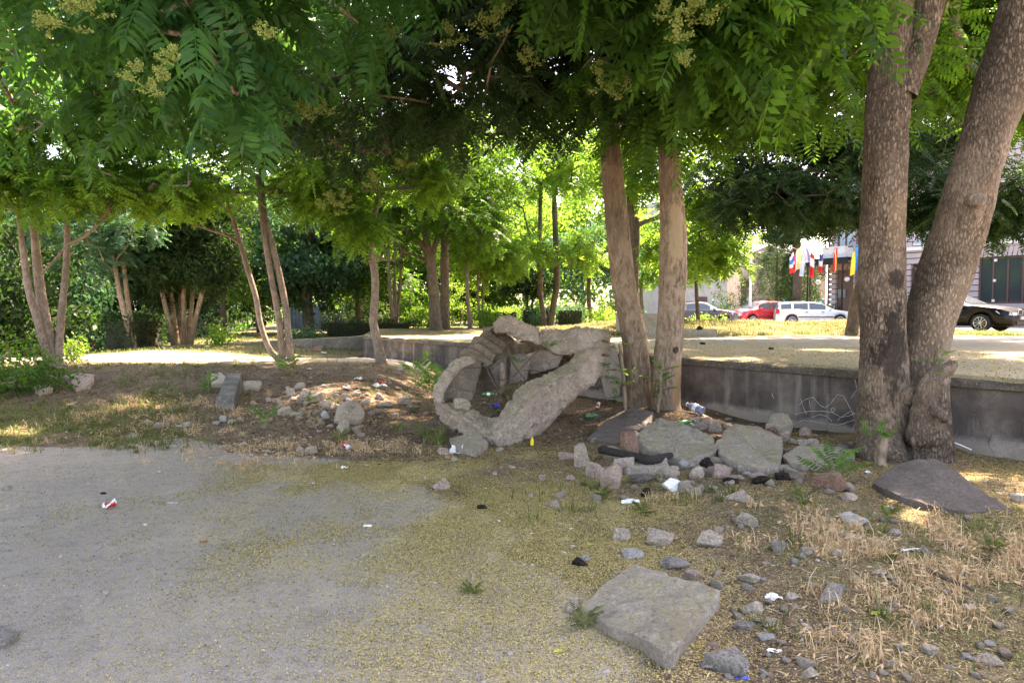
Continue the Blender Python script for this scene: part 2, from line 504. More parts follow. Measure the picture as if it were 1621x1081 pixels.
M_WEED = leaf_mat('weed_leaf', (.04, .10, .025), (.11, .22, .05), (.22, .45, .06), .4, .45)
# ------------------------------------------------------------------ the ground
def axis(lo, hi, n0, n1, step, grow=1.16):
    a = list(np.arange(n0, n1 + 1e-6, step)); s = step
    while a[-1] < hi: s *= grow; a.append(a[-1] + s)
    s = step
    while a[0] > lo: s *= grow; a.insert(0, a[0] - s)
    return np.array(a)

def grid_faces(nx, ny):
    i = np.arange(nx * ny).reshape(ny, nx)
    return np.stack([i[:-1, :-1].ravel(), i[:-1, 1:].ravel(), i[1:, 1:].ravel(), i[1:, :-1].ravel()], 1)

def yelmask(x, y):
    """density of fallen blossoms on the lower ground"""
    m = np.interp(y, [1, 3, 4.2, 5.5, 6.8, 8, 10], [.35, .55, .7, 1, 1.0, .8, .5])
    s = sstep(-3.6, -1.0, x + 0.28 * (y - 6)) 
    m = m * (0.12 + .88 * s)
    m = np.where(y > 7.3, m * sstep(-1.6, -.2, x), m)
    m = m * (1 - .85 * sstep(7.7, 8.6, y) * (1 - sstep(2.6, 3.6, x)))
    m = m * (.35 + .65 * sstep(.36, .60, fbm(x * .9, y * .9, 91)))
    m = m * (1 - .72 * sstep(.9, 1.7, x + .35 * (fbm(x * 1.6, y * 1.6, 92) - .5) * 4) * (1 - sstep(6.4, 7.4, y)))
    m = m * (1 - .55 * sstep(1.0, 2.0, x) * sstep(6, 7, y))
    m = m * (1 - .55 * sstep(1.8, 3.0, x) * sstep(6.8, 4.8, y))
    m = m + .35 * sstep(2.5, 5, x) * sstep(4.6, 5.4, y) * (1 - sstep(6.6, 7.5, y))
    return np.clip(m, 0, 1.15)

def grassmask(x, y):
    a = sstep(-3.2, -5.5, x + .25 * (y - 9)) * sstep(7.4, 8.2, y) * (1 - sstep(9.5, 11.5, y) * .75) * sstep(.35, .6, fbm(x * 1.1, y * 1.1, 64))
    b = sstep(1.2, 2.5, x) * (1 - sstep(5.2, 6.2, y)) * .8
    c = sstep(13.5, 15, y) * .55
    return np.clip(np.maximum(np.maximum(a, b), c), 0, 1)

ax = axis(-110, 60, -9.5, 9.0, .062); ay = axis(-14, 150, 1.5, 20, .062)
X, Y = np.meshgrid(ax, ay)
Z = hgt(X, Y)
# behind the retaining wall the terrace stands on it: keep this sheet low there
Z = np.where((wall_side(X, Y) > .15) & (X > -4.9), np.minimum(Z, 0.02), Z)
x_, y_ = X.ravel(), Y.ravel()
path = sstep(14.2, 15.4, y_ + (fbm(x_ * .6, y_ * .6, 4) - .5)) * (1 - sstep(18.2, 19.5, y_)) * sstep(-.5, -3.0, x_)
mask = np.stack([soilmask(x_, y_), np.clip(yelmask(x_, y_) + .25 * path, 0, 1.2), grassmask(x_, y_) * (1 - path), np.ones_like(x_)], 1)
mask[:, 0] = np.where(path > .3, 1 - path * .75, mask[:, 0])
gnd = meshobj('ground', np.stack([x_, y_, Z.ravel()], 1), grid_faces(len(ax), len(ay)), M_GROUND, smooth=True, attr={'mask': ('POINT', mask)})
tag(gnd, 'dusty asphalt lot turning into bare soil and verge', 'ground', kind='structure')

# terrace and street behind the wall: skew grid starting at the wall's coping
EV = np.array([-.15, .989])
u = np.concatenate([np.arange(0, 20, .16), np.linspace(20, 110, 60)]); v = axis(0.34, 110, 0.34, 14, .12, 1.1)
U, V_ = np.meshgrid(u, v)
XT = WA[0] + U * WD[0] + V_ * EV[0]; YT = WA[1] + U * WD[1] + V_ * EV[1]
ZT = zt(XT, YT)
xt, yt = XT.ravel(), YT.ravel()
street = sstep(26.5, 28, yt) * sstep(1, 4, xt)
mk = np.stack([terrsoil(xt, yt), np.clip((.55 - .4 * sstep(13, 19, yt)) * (1 - street), 0, 1), .75 * terrsoil(xt, yt), np.ones_like(xt)], 1)
ter = meshobj('terrace_pavement', np.stack([xt, yt, ZT.ravel()], 1), grid_faces(len(u), len(v)), M_GROUND, smooth=True, attr={'mask': ('POINT', mk)})
tag(ter, 'raised asphalt terrace strewn with fallen blossom behind the retaining wall', 'pavement', kind='structure')

# low kerb ledge on the sunny ground left of the wall
def ledge():
    g = MB()
    a, b = W(255, 549, 20.5), W(600, 531, 25.0)
    n = 24
    vv = []
    for i in range(n + 1):
        t = i / n
        p = a.lerp(b, t)
        z1 = p.z + .02 * mnoise.noise(Vector((i * .7, 0, 0)))
        vv += [(p.x, p.y, p.z - .5), (p.x, p.y, z1), (p.x + .1, p.y + .55, z1 + .01), (p.x + .1, p.y + .55, p.z - .5)]
    ff = []
    for i in range(n):
        for k in range(3):
            ff.append([i * 4 + k, (i + 1) * 4 + k, (i + 1) * 4 + k + 1, i * 4 + k + 1])
    ff += [[0, 1, 2, 3], [n * 4 + 3, n * 4 + 2, n * 4 + 1, n * 4]]
    return meshobj('kerb', np.array(vv), ff, M_CONC)
M_CONC = concrete_mat('weathered_concrete', (.26, .23, .20), (.36, .32, .285), (.47, .42, .37), yel=.5)
tag(ledge(), 'low pale concrete kerb across the sunny ground', 'kerb', kind='structure')

# ------------------------------------------------------------------ retaining wall
def wall_mat():
    g = NB('sooty_wall_concrete')
    s = g.sepxyz()
    c = g.ramp(g.noise(1.6, 6, .65), [(.32, (.05, .044, .042)), (.52, (.115, .10, .093)), (.74, (.25, .22, .195))])
    streak = g.noise(7, 5, .6, g.map((1, 1, .08)))
    c = g.mix(g.ramp(streak, [(.52, 0.), (.74, .6)]), c, (.33, .295, .27))
    # bare lower band where the render has gone (local z = height)
    low = g.math('ADD', s[2], g.math('MULTIPLY', g.math('SUBTRACT', g.noise(1.2, 5), .5), .5))
    c = g.mix(g.ramp(low, [(.10, .85), (.18, 0.)]), c, (.33, .285, .245))
    c = g.mix(g.ramp(g.noise(55, 4, .7), [(.3, .6), (.44, 0.)]), c, (.04, .036, .034))
    # fine cracks
    ck = g.vor(1.9, 'DISTANCE_TO_EDGE', g.mix(.12, g.tc, g.N['Noise Texture'].outputs['Color'], 'ADD'))
    c = g.mix(g.math('MULTIPLY', g.ramp(ck, [(0, 1.), (.008, 0.)]), g.ramp(g.noise(1.1), [(.5, 0.), (.58, .8)])), c, (.03, .025, .02))
    h = g.math('ADD', g.noise(11, 8, .7), g.math('MULTIPLY', g.ramp(g.noise(1.3, 4), [(.5, 0.), (.54, .5)]), 1.))
    g.bump(h, .5, .02)
    return g.fin(c, .9, .25)
M_WALL = wall_mat()
M_COPING = concrete_mat('coping_concrete', (.15, .135, .12), (.22, .20, .175), (.31, .275, .24), yel=.9)

LW = 26.0
wl = thing('retaining_wall', 'long low sooty concrete retaining wall holding up the terrace', 'wall', (WA[0], WA[1], 0), rotz=math.atan2(WD[1], WD[0]))
def wall_body():
    nx, nz = 1000, 20
    xs = np.linspace(0, LW, nx); zs = np.linspace(-.3, .745, nz)
    vv = []; 
    for j, z in enumerate(zs):
        for i, x in enumerate(xs):
            o = (float(fbm(x * 1.7, z * 3, 55)) - .5) * .035
            # block joints near the far end; shallow
            if x < 8.5 and (abs(z - .38) < .04 or abs(((x + (.5 if z > .38 else 0)) % 1.25) - .625) < .035): o += .012
            if x >= 8.5 and abs(((x - 1.1) % 3.05) - 1.5) < .013: o += .02
            o += max(0., float(fbm(x * 2.6, z * 2.6, 57)) - .62) * .16
            # lower plinth sticks out a little
            if z < .12 + .1 * (float(fbm(x * .6, 3, 9))): o -= .035
            vv.append((x, o, z))
    ff = [[j * nx + i, j * nx + i + 1, (j + 1) * nx + i + 1, (j + 1) * nx + i] for j in range(nz - 1) for i in range(nx - 1)]
    b = len(vv)
    vv += [(0, .3, -.3), (0, .3, .745), (LW, .3, -.3), (LW, .3, .745)]
    top0, topn = (nz - 1) * nx, nz * nx - 1
    ff += [[j * nx for j in range(nz - 1, -1, -1)] + [b, b + 1], [j * nx + nx - 1 for j in range(nz)] + [b + 3, b + 2],
           [b, b + 2, b + 3, b + 1]]
    return meshobj('wall_face', np.array(vv), ff, M_WALL, wl, world=False)
wall_body()
def coping():
    nx = 300
    xs = np.linspace(0, LW, nx); vv = []
    prof = [(-.035, .75), (-.05, .765), (-.05, .835), (-.035, .862), (.15, .868), (.36, .866), (.36, .75)]
    for x in xs:
        for k, (y, z) in enumerate(prof):
            chip = max(0, mnoise.noise(Vector((x * 2.2, k * .2, 1.7))) - .15) * .1 if k in (2, 3) else 0
            vv.append((x, y + chip + .006 * mnoise.noise(Vector((x * 6, k, 0))), z - chip * .6))
    m = len(prof)
    ff = [[i * m + k, (i + 1) * m + k, (i + 1) * m + k + 1, i * m + k + 1] for i in range(nx - 1) for k in range(m - 1)]
    ff += [list(range(m))[::-1], [(nx - 1) * m + k for k in range(m)]]
    o = meshobj('coping', np.array(vv), ff, M_COPING, wl, world=False)
    o.location = (0, 0, 0)
coping()
# chalk scribble on the wall between photo x 1255..1365 : thin raised lines of paint
def scribble():
    g = MB()
    def wp(px, py):                       # pixel -> local wall coordinates (x along, z up) on the face plane
        r = ray(px, py)
        # intersect with vertical plane of the wall face
        n = WN; t = ((WA[0]) * n[0] + WA[1] * n[1]) / (r.x * n[0] + r.y * n[1])
        p = np.array([r.x * t, r.y * t]); return (float((p - WA) @ WD), -.048, EYE + r.z * t)
    lines = [[(1268, 640), (1277, 632), (1290, 628), (1300, 640), (1310, 645), (1322, 633), (1328, 624), (1338, 626), (1346, 640), (1353, 655)],
             [(1262, 655), (1280, 651), (1300, 650), (1320, 652), (1335, 660), (1350, 656), (1362, 652)],
             [(1288, 660), (1300, 655), (1312, 658), (1320, 666)], [(1328, 665), (1340, 655), (1352, 650), (1360, 660)],
             [(1265, 680), (1285, 678), (1310, 680)], [(1270, 630), (1275, 645), (1280, 655)], [(1284, 632), (1286, 644)],
             [(1255, 672), (1275, 664), (1300, 668), (1330, 672), (1355, 664)], [(1356, 600), (1360, 616), (1350, 630)], [(1225, 622), (1228, 630)],
             [(1353, 655), (1358, 668), (1352, 680)], [(1320, 645), (1326, 648), (1321, 652), (1318, 648), (1321, 645)]]
    for ln in lines:
        pts = []
        for a, b in zip(ln, ln[1:]):
            for k in range(4):
                t = k / 4; pts.append(wp(a[0] + (b[0] - a[0]) * t + rnd.uniform(-.6, .6), a[1] + (b[1] - a[1]) * t + rnd.uniform(-.5, .5)))
        pts.append(wp(*ln[-1]))
        g.tube(pts, [rnd.uniform(.0015, .0035) for _ in pts], 4)
    return g.build('chalk_scribble', simple('chalk', (.62, .62, .65), .9), wl)
scribble()

# ------------------------------------------------------------------ foliage
def leaf_tpl(pairs, lod, L=.21, wr=.34, droop=.6, seed=0):
    r = np.random.default_rng(seed)
    V = []; Q = []; lid = []
    def zc(s): return -.22 * s * s
    def leaflet(p, d, L, id):
        d = d / np.linalg.norm(d)
        w = np.cross(d, np.array([0, 0, 1.])); 
        if np.linalg.norm(w) < .1: w = np.array([1., 0, 0])
        w = w / np.linalg.norm(w); n = np.cross(w, d)
        tw = r.uniform(-.5, .5); w = w * math.cos(tw) + n * math.sin(tw); n = np.cross(w, d)
        b = len(V); Wd = L * wr
        if lod == 0:
            pts = [p, p + .22 * L * d + .46 * Wd * w + .05 * L * n, p + .6 * L * d + .38 * Wd * w + .05 * L * n, p + L * d - .06 * L * n,
                   p + .6 * L * d - .38 * Wd * w + .05 * L * n, p + .22 * L * d - .46 * Wd * w + .05 * L * n, p + .42 * L * d]
            V.extend(pts); Q.extend([[b, b + 1, b + 2, b + 6], [b + 6, b + 2, b + 3, b + 4], [b, b + 6, b + 4, b + 5]]); lid.extend([id] * 3)
        else:
            V.extend([p, p + .42 * L * d + .5 * Wd * w, p + L * d, p + .42 * L * d - .5 * Wd * w]); Q.append([b, b + 1, b + 2, b + 3]); lid.append(id)
    # rachis
    ns = 5 if lod == 0 else 3
    b = len(V); wv = .006 if lod == 0 else .008
    for i in range(ns + 1):
        s = i / ns; V.extend([np.array([s, -wv, zc(s)]), np.array([s, wv, zc(s)])])
    for i in range(ns): Q.append([b + 2 * i, b + 2 * i + 1, b + 2 * i + 3, b + 2 * i + 2]); lid.append(-1)
    k = 0
    for i in range(pairs):
        s = .14 + .84 * i / (pairs - 1) if pairs > 1 else .6
        prof = .75 + .35 * math.sin(math.pi * (i + .7) / (pairs + .6))
        for sd in (-1, 1):
            ss = s + r.uniform(-.012, .012)
            d = np.array([.32 + .5 * max(0, s - .7) + r.uniform(-.1, .1), sd * 1.0, -droop + r.uniform(-.18, .18)])
            leaflet(np.array([ss, 0, zc(ss)]), d, L * prof * r.uniform(.88, 1.1), k); k += 1
    leaflet(np.array([1., 0, zc(1)]), np.array([1, 0, -.6]), L * .85, k)
    return np.array(V), np.array(Q), np.array(lid)

def sprig_tpl(n, seed=0, spread=.5, L=.42, wr=.55):
    r = np.random.default_rng(seed); V = []; Q = []; lid = []
    for i in range(n):
        p = r.normal(size=3) * spread * np.array([1, 1, .6]); d = r.normal(size=3); d[2] -= .5; d /= np.linalg.norm(d)
        w = np.cross(d, r.normal(size=3)); w /= np.linalg.norm(w); l = L * r.uniform(.7, 1.2)
        b = len(V); V.extend([p, p + .4 * l * d + .5 * wr * l * w, p + l * d, p + .4 * l * d - .5 * wr * l * w]); Q.append([b, b + 1, b + 2, b + 3]); lid.append(i)
    return np.array(V), np.array(Q), np.array(lid)

def needle_tpl(seed=0):
    return sprig_tpl(16, seed, .28, .5, .16)

TPL = {'near': [leaf_tpl(9, 0, .24, .36, .75, s) for s in (1, 2, 3)],
       'mid': [leaf_tpl(9, 1, .22, .40, .6, s) for s in (4, 5, 6)],
       'far': [leaf_tpl(6, 1, .30, .46, .5, s) for s in (7, 8)],
       'sprig': [sprig_tpl(9, s) for s in (9, 10, 11)],
       'needle': [needle_tpl(s) for s in (12, 13)]}

def place_tpl(kind, P, Dv, S, roll=.35, r=rng):
    """copies of a leaf template at points P heading along Dv; returns verts, quads, lv"""
    vs_, qs_, ls_ = [], [], []
    base = 0
    tp = TPL[kind]
    pick = r.integers(0, len(tp), len(P))
    for ti, (V, Q, lid) in enumerate(tp):
        sel = np.nonzero(pick == ti)[0]
        if not len(sel): continue
        x = Dv[sel]; x = x / np.linalg.norm(x, axis=1, keepdims=True)
        up = np.array([0, 0, 1.]) + r.normal(size=(len(sel), 3)) * roll
        y = np.cross(up, x); y /= np.linalg.norm(y, axis=1, keepdims=True) + 1e-9
        z = np.cross(x, y)
        Rm = np.stack([x, y, z], 2)                       # columns
        vv = np.einsum('nij,vj->nvi', Rm, V) * S[sel][:, None, None] + P[sel][:, None, :]
        n = len(V)
        q = Q[None] + (np.arange(len(sel)) * n)[:, None, None] + base
        vs_.append(vv.reshape(-1, 3)); qs_.append(q.reshape(-1, 4))
        lv = np.clip(r.uniform(.1, .9, (len(sel), 1)) + r.uniform(-.25, .25, (len(sel), len(Q))), 0, 1)
        ls_.append(lv.ravel()); base += len(sel) * n
    return np.concatenate(vs_), np.concatenate(qs_), np.concatenate(ls_)

def smooth_path(pts, sub=5):
    P = [np.array(p, float) for p in pts]
    if len(P) < 3: return [P[0] + (P[-1] - P[0]) * t for t in np.linspace(0, 1, sub + 1)]
    out = []
    for i in range(len(P) - 1):
        p0 = P[max(i - 1, 0)]; p1 = P[i]; p2 = P[i + 1]; p3 = P[min(i + 2, len(P) - 1)]
        for k in range(sub):
            t = k / sub
            out.append(.5 * ((2 * p1) + (-p0 + p2) * t + (2 * p0 - 5 * p1 + 4 * p2 - p3) * t * t + (-p0 + 3 * p1 - 3 * p2 + p3) * t ** 3))
    out.append(P[-1]); return out

def stem_mesh(mb, nodes, n=14, rough=.04, sub=6, flare=True, seed=0):
    """nodes: (px, py, D, radius)"""
    pts4 = []
    for (px, py, D, r) in nodes:
        p = W(px, py, D); pts4.append((p.x, p.y, p.z, r))
    sp = smooth_path(pts4, sub)
    b0 = len(mb.v)
    prev = None
    for i, q in enumerate(sp):
        p = Vector(q[:3]); r = q[3]
        t = (Vector(sp[min(i + 1, len(sp) - 1)][:3]) - Vector(sp[max(i - 1, 0)][:3])).normalized()
        a = t.cross(Vector((0, 1, 0))) if prev is None else prev - t * prev.dot(t)
        a.normalize(); prev = a; c = t.cross(a)
        for k in range(n):
            an = 2 * math.pi * k / n
            d = a * math.cos(an) + c * math.sin(an)
            lob = 1 + rough * 2.2 * mnoise.noise(Vector((d.x * 1.4 + seed, d.y * 1.4, p.z * 1.1))) + rough * 1.2 * mnoise.noise(Vector((d.x * 4, d.y * 4 + seed, p.z * 4)))
            if flare and i < 5:
                lob *= 1 + (.22 * (1 - i / 5)) * (.6 + .6 * math.sin(an * 4 + seed))
            mb.v.append(tuple(p + d * r * lob))
    for i in range(len(sp) - 1):
        for k in range(n):
            k2 = (k + 1) % n
            mb.f.append([b0 + i * n + k, b0 + i * n + k2, b0 + (i + 1) * n + k2, b0 + (i + 1) * n + k]); mb.m.append(0)
    mb.f.append([b0 + (len(sp) - 1) * n + k for k in range(n)]); mb.m.append(0)
    return sp

def blob_points(blobs, spacing_n, gap=.42, seed=1, shell=.55):
    """random points in ellipsoids (centre Vector, rx, ry, rz, count) with gaps cut by noise"""
    r = np.random.default_rng(seed); out = []
    for (c, rx, ry, rz, n) in blobs:
        k = 0; tries = 0
        while k < n and tries < n * 12:
            tries += 1
            d = r.normal(size=3); d /= np.linalg.norm(d); d *= r.uniform(.05, 1) ** shell
            p = np.array(c) + d * np.array([rx, ry, rz])
            if mnoise.noise(Vector(p * 0.75)) < gap - .55: continue
            out.append(p); k += 1
    return np.array(out)

def branchwork(skel, targets, rmin=.006, rk=.0075, seed=0, droop=.0, maxr=.12):
    """grow thin branches from skeleton points to targets; returns MB and the twig directions"""
    r = random.Random(seed)
    S = [np.array(p[:3]) for p in skel]; par = [-1] * len(S)
    order = sorted(range(len(targets)), key=lambda i: min(np.linalg.norm(targets[i] - s) for s in S[:: max(1, len(S) // 12)]))
    cnt = [0] * len(S); arr = np.array(S); n0 = len(S)
    dirs = np.zeros((len(targets), 3))
    for ti in order:
        tg = targets[ti]
        d = np.linalg.norm(arr - tg, axis=1) + .6 * np.maximum(0, arr[:, 2] - tg[2])
        j = int(np.argmin(d)); s = arr[j]; L = np.linalg.norm(tg - s)
        m = max(1, min(4, int(L / .45)))
        pi = j; newp = []
        side = np.array([r.gauss(0, 1), r.gauss(0, 1), r.gauss(0, .6)]) * .12 * L
        for k in range(1, m + 1):
            t = k / m
            p = s + (tg - s) * t + side * math.sin(math.pi * t) + np.array([0, 0, .12 * L * math.sin(math.pi * t)])
            S.append(p); par.append(pi); cnt.append(0); pi = len(S) - 1; newp.append(p)
        arr = np.vstack([arr, np.array(newp)])
        prevp = S[par[pi]]
        dd = S[pi] - prevp; dirs[ti] = dd / (np.linalg.norm(dd) + 1e-9)
        q = pi
        while q >= n0: cnt[q] += 1; q = par[q]
    mb = MB()
    for i in range(n0, len(S)):
        a, b = S[par[i]], S[i]
        rb = min(maxr, rmin + rk * math.sqrt(cnt[i])); 
        ra = min(maxr, rmin + rk * math.sqrt(cnt[par[i]])) if par[i] >= n0 else rb * 1.15
        mb.tube([a, b], [ra, rb], 5 if rb > .012 else 3, cap=False)
    return mb, dirs

def foliage(targets, dirs, kind, leaves, size, seed, hang=.35, spread=.12):
    r = np.random.default_rng(seed)
    n = len(targets) * leaves
    P = np.repeat(targets, leaves, 0) + r.normal(size=(n, 3)) * spread
    T = np.repeat(dirs, leaves, 0)
    rad = r.normal(size=(n, 3)); rad[:, 2] *= .45
    rad /= np.linalg.norm(rad, axis=1, keepdims=True)
    Dv = T * .35 + rad * 1.0 + np.array([0, 0, -hang])
    S = size * r.uniform(.7, 1.15, n)
    return place_tpl(kind, P, Dv, S, .3, r)

def panicle(parent, c, size, seed):
    """one upright yellow-green flower cluster"""
    r = np.random.default_rng(seed)
    mb = MB(); pts = []
    c = np.array(c)
    for k in range(11):
        a = r.uniform(0, 6.28); h = r.uniform(.1, 1)
        tip = c + size * np.array([math.cos(a) * (1.15 - h) * .7, math.sin(a) * (1.15 - h) * .7, h * .9 - .2])
        st = c + np.array([0, 0, size * (h - .45) * .7])
        mb.tube([st, tip], [.003, .002], 3, cap=False)
        for j in range(26):
            t = r.uniform(.3, 1.05); pts.append(st + (tip - st) * t + r.normal(size=3) * size * .055)
    pts = np.array(pts); n = len(pts)
    d1 = r.normal(size=(n, 3)); d1 /= np.linalg.norm(d1, axis=1, keepdims=True)
    d2 = np.cross(d1, r.normal(size=(n, 3))); d2 /= np.linalg.norm(d2, axis=1, keepdims=True)
    s = size * r.uniform(.022, .045, (n, 1))
    d3 = np.cross(d1, d2)
    V = np.stack([pts + d1 * s, pts + d2 * s, pts - d1 * s, pts - d2 * s, pts + d3 * s, pts + d2 * s, pts - d3 * s, pts - d2 * s], 1).reshape(-1, 3)
    Q = np.arange(n * 8).reshape(-1, 4)
    bv = np.array(mb.v); bf = np.array([f for f in mb.f if len(f) == 3 or len(f) == 4])
    lv = r.uniform(0, 1, len(Q))
    V2 = np.concatenate([V, bv]); Q2 = np.concatenate([Q, bf + len(V)])
    lv2 = np.concatenate([lv, np.full(len(bf), .1)])
    return meshobj('flower_cluster', V2, Q2, M_FLOWER, parent, attr={'lv': ('FACE', lv2)})

def tree(name, label, stems, blobs, kind='mid', bark=None, leafm=None, leaves=8, size=.6, seed=1, group=None, panicles=(),
         gap=.42, hang=.35, nseg=12, rough=.05, limbs=(), cat='tree', maxr=.12, skel_from=.45, stem_name='trunk', flare=True, shell=.55):
    bark = bark or M_BARK_SLIM; leafm = leafm or M_LEAF
    base = W(*stems[0][0][:3])
    t = thing(name, label, cat, base, group)
    skel = []
    for si, st in enumerate(stems):
        mb = MB(); sp = stem_mesh(mb, st, nseg, rough, seed=seed + si, flare=flare)
        mb.build(stem_name, bark, t, world=True, smooth=True)
        skel += [q[:3] for q in sp[int(len(sp) * skel_from):]]
    for li, lb in enumerate(limbs):
        mb = MB(); sp = stem_mesh(mb, lb, 8, rough, flare=False, seed=seed + 40 + li)
        mb.build('limb', bark, t, world=True, smooth=True)
        skel += [q[:3] for q in sp[len(sp) // 3:]]
    bl = [(W(px, py, D), rx, ry, rz, n) for (px, py, D, rx, ry, rz, n) in blobs]
    tg = blob_points(bl, 0, gap, seed, shell)
    mb, dirs = branchwork(skel, tg, seed=seed, maxr=maxr)
    mb.build('branchwork', bark, t, world=True, smooth=True)
    V, Q, lv = foliage(tg, dirs, kind, leaves, size, seed + 5, hang)
    meshobj('crown', V, Q, leafm, t, attr={'lv': ('FACE', lv)})
    for i, (px, py, D, s) in enumerate(panicles): panicle(t, W(px, py, D), s, seed * 50 + i)
    return t
# ------------------------------------------------------------------ trees
# big double-stemmed tree, right
tree('old_tree', 'massive grey double-stemmed tree with burnt bark and sawn stubs by the wall',
     [[(1402, 735, 7.75, .316), (1402, 700, 7.75, .298), (1400, 620, 7.72, .270), (1398, 540, 7.7, .246), (1398, 400, 7.7, .233), (1401, 250, 7.6, .219), (1409, 120, 7.6, .219),
       (1413, 0, 7.5, .186), (1415, -220, 7.4, .167), (1425, -500, 7.2, .121)],
      [(1455, 735, 7.8, .316), (1456, 690, 7.8, .316), (1458, 610, 7.8, .279), (1468, 530, 7.8, .260), (1490, 450, 7.75, .265), (1513, 380, 7.7, .265), (1534, 308, 7.6, .274), (1560, 220, 7.55, .251),
       (1590, 130, 7.5, .260), (1630, 0, 7.4, .251), (1690, -220, 7.2, .186), (1740, -500, 7., .121)]],
     [(1450, -330, 8, 3.6, 3.4, 1.5, 330), (900, -330, 7.0, 2.6, 2.6, .9, 170), (1500, 40, 11.5, 3.0, 1.8, 1.0, 130), (1560, 10, 10.5, 1.8, 1.2, 1.1, 110), (1600, 120, 12, 1.6, 1.2, 1.0, 60), (1165, 20, 5.8, .9, .9, .45, 30), (1120, -130, 5.5, 1.6, 1.4, .6, 60)],
     'mid', M_BARK_BIG, M_LEAF, 8, .62, 3, nseg=30, rough=.05,
     limbs=[[(1428, 150, 7.55, .17), (1450, 90, 7.5, .15), (1474, 0, 7.4, .14), (1510, -160, 7.2, .11)],
            [(1409, 20, 7.5, .11), (1300, -110, 6.9, .08), (1150, -190, 6.3, .06), (950, -230, 6.6, .05), (820, -260, 7.2, .03)]])

# pair at the wall
tree('pale_tree', 'straight pale tree at the wall, left one of the close pair beside the ruin',
     [[(1012, 652, 10.9, .225), (1011, 630, 10.9, .208), (1008, 570, 10.9, .200), (1000, 510, 10.9, .195), (988, 450, 10.9, .191), (979, 380, 10.9, .181), (971, 300, 10.9, .172), (965, 220, 10.9, .153), (958, 120, 10.9, .140), (940, -60, 10.9, .093)]],
     [(750, -110, 14.5, 4.0, 3.0, 1.1, 130), (870, 60, 10.5, 2.8, 2.2, 1.25, 120), (700, 110, 10.5, 2.6, 2.2, 1.1, 95), (960, -120, 10, 3.2, 3, 1.1, 170), (560, 150, 11, 1.9, 1.6, 1.0, 60)],  # first blob: unseen foliage added above the view to shade the slope
     'mid', M_BARK_MID, M_LEAF_DARK, 8, .6, 5, nseg=20,
     limbs=[[(962, 170, 10.9, .10), (900, 90, 10.7, .085), (820, 20, 10.5, .07), (720, -60, 10, .05)], [(900, 140, 10.8, .06), (800, 130, 10.6, .05), (690, 90, 10.5, .045), (600, 100, 10.5, .03)]],
     panicles=[(775, 45, 7.2, .34), (710, 65, 7.3, .3), (880, 35, 7.0, .32), (605, 60, 7.3, .34), (570, 35, 7.3, .3), (835, 100, 7.4, .26), (790, 20, 7.0, .3)])
tree('scarred_tree', 'pale tree with a long stripped scar, right one of the close pair',
     [[(1053, 655, 10.5, .262), (1053, 632, 10.5, .240), (1056, 580, 10.5, .219), (1062, 500, 10.5, .200), (1066, 420, 10.5, .209), (1065, 350, 10.5, .195), (1062, 300, 10.5, .177), (1058, 230, 10.5, .140), (1050, 120, 10.4, .121), (1060, -60, 10.2, .084)]],
     [(1120, -320, 13, 4.6, 3.4, 1.1, 330), (1080, 90, 9.8, 2.3, 1.8, 1.1, 130), (1250, 80, 9.5, 2.2, 1.8, 1.0, 110), (1150, -130, 9.0, 3.0, 2.6, 1.0, 150)],  # first blob: unseen crown added overhead, keeps sun off the ground below
     'mid', M_BARK_SCAR, M_LEAF, 8, .6, 6, nseg=20,
     limbs=[[(1058, 240, 10.5, .07), (1075, 190, 10.3, .05), (1110, 130, 10, .04)]],
     panicles=[(955, 130, 6.2, .28), (985, 145, 6.2, .24), (1100, 30, 5.0, .26), (1075, 60, 5.0, .24), (1120, 10, 5.1, .24), (1085, 105, 5.1, .18), (1060, 20, 5.0, .2)])

# tree whose trunk stands just outside the left edge, its branches hang over the lot
tree('overhanging_tree', 'large drooping leaves and pale blossom reaching in from beyond the left edge',
     [[(-420, 900, 3.6, .22), (-380, 500, 3.7, .18), (-330, 100, 3.9, .15), (-250, -300, 4.2, .12)]],
     [(60, 90, 6.5, 1.9, 1.4, .65, 58), (290, 15, 5.2, 1.3, 1.1, .5, 36), (350, 90, 4.8, .5, .6, .45, 14), (100, -330, 5.5, 3.2, 3.0, .8, 260), (560, -420, 4.5, 2.6, 3.0, .8, 200), (250, 30, 7.5, 2.6, 1.6, .9, 75)],
     'near', M_BARK_MID, M_LEAF_NEAR, 6, .52, 8, nseg=14, hang=.62,
     limbs=[[(-330, 100, 3.9, .09), (-150, -120, 4.3, .07), (80, -180, 4.8, .055), (330, -200, 5.0, .04), (600, -260, 5, .03)],
            [(80, -180, 4.8, .04), (140, -20, 5.4, .03), (200, 60, 6.4, .02)], [(330, -200, 5., .03), (345, -20, 5.0, .02), (370, 80, 4.9, .012)]],
     panicles=[(105, 30, 4.0, .2), (150, 20, 4.0, .18), (215, 125, 3.4, .13), (255, 135, 3.4, .13), (75, 40, 4.2, .17), (275, 95, 3.4, .12), (235, 145, 3.4, .11), (420, 55, 3.6, .12)])

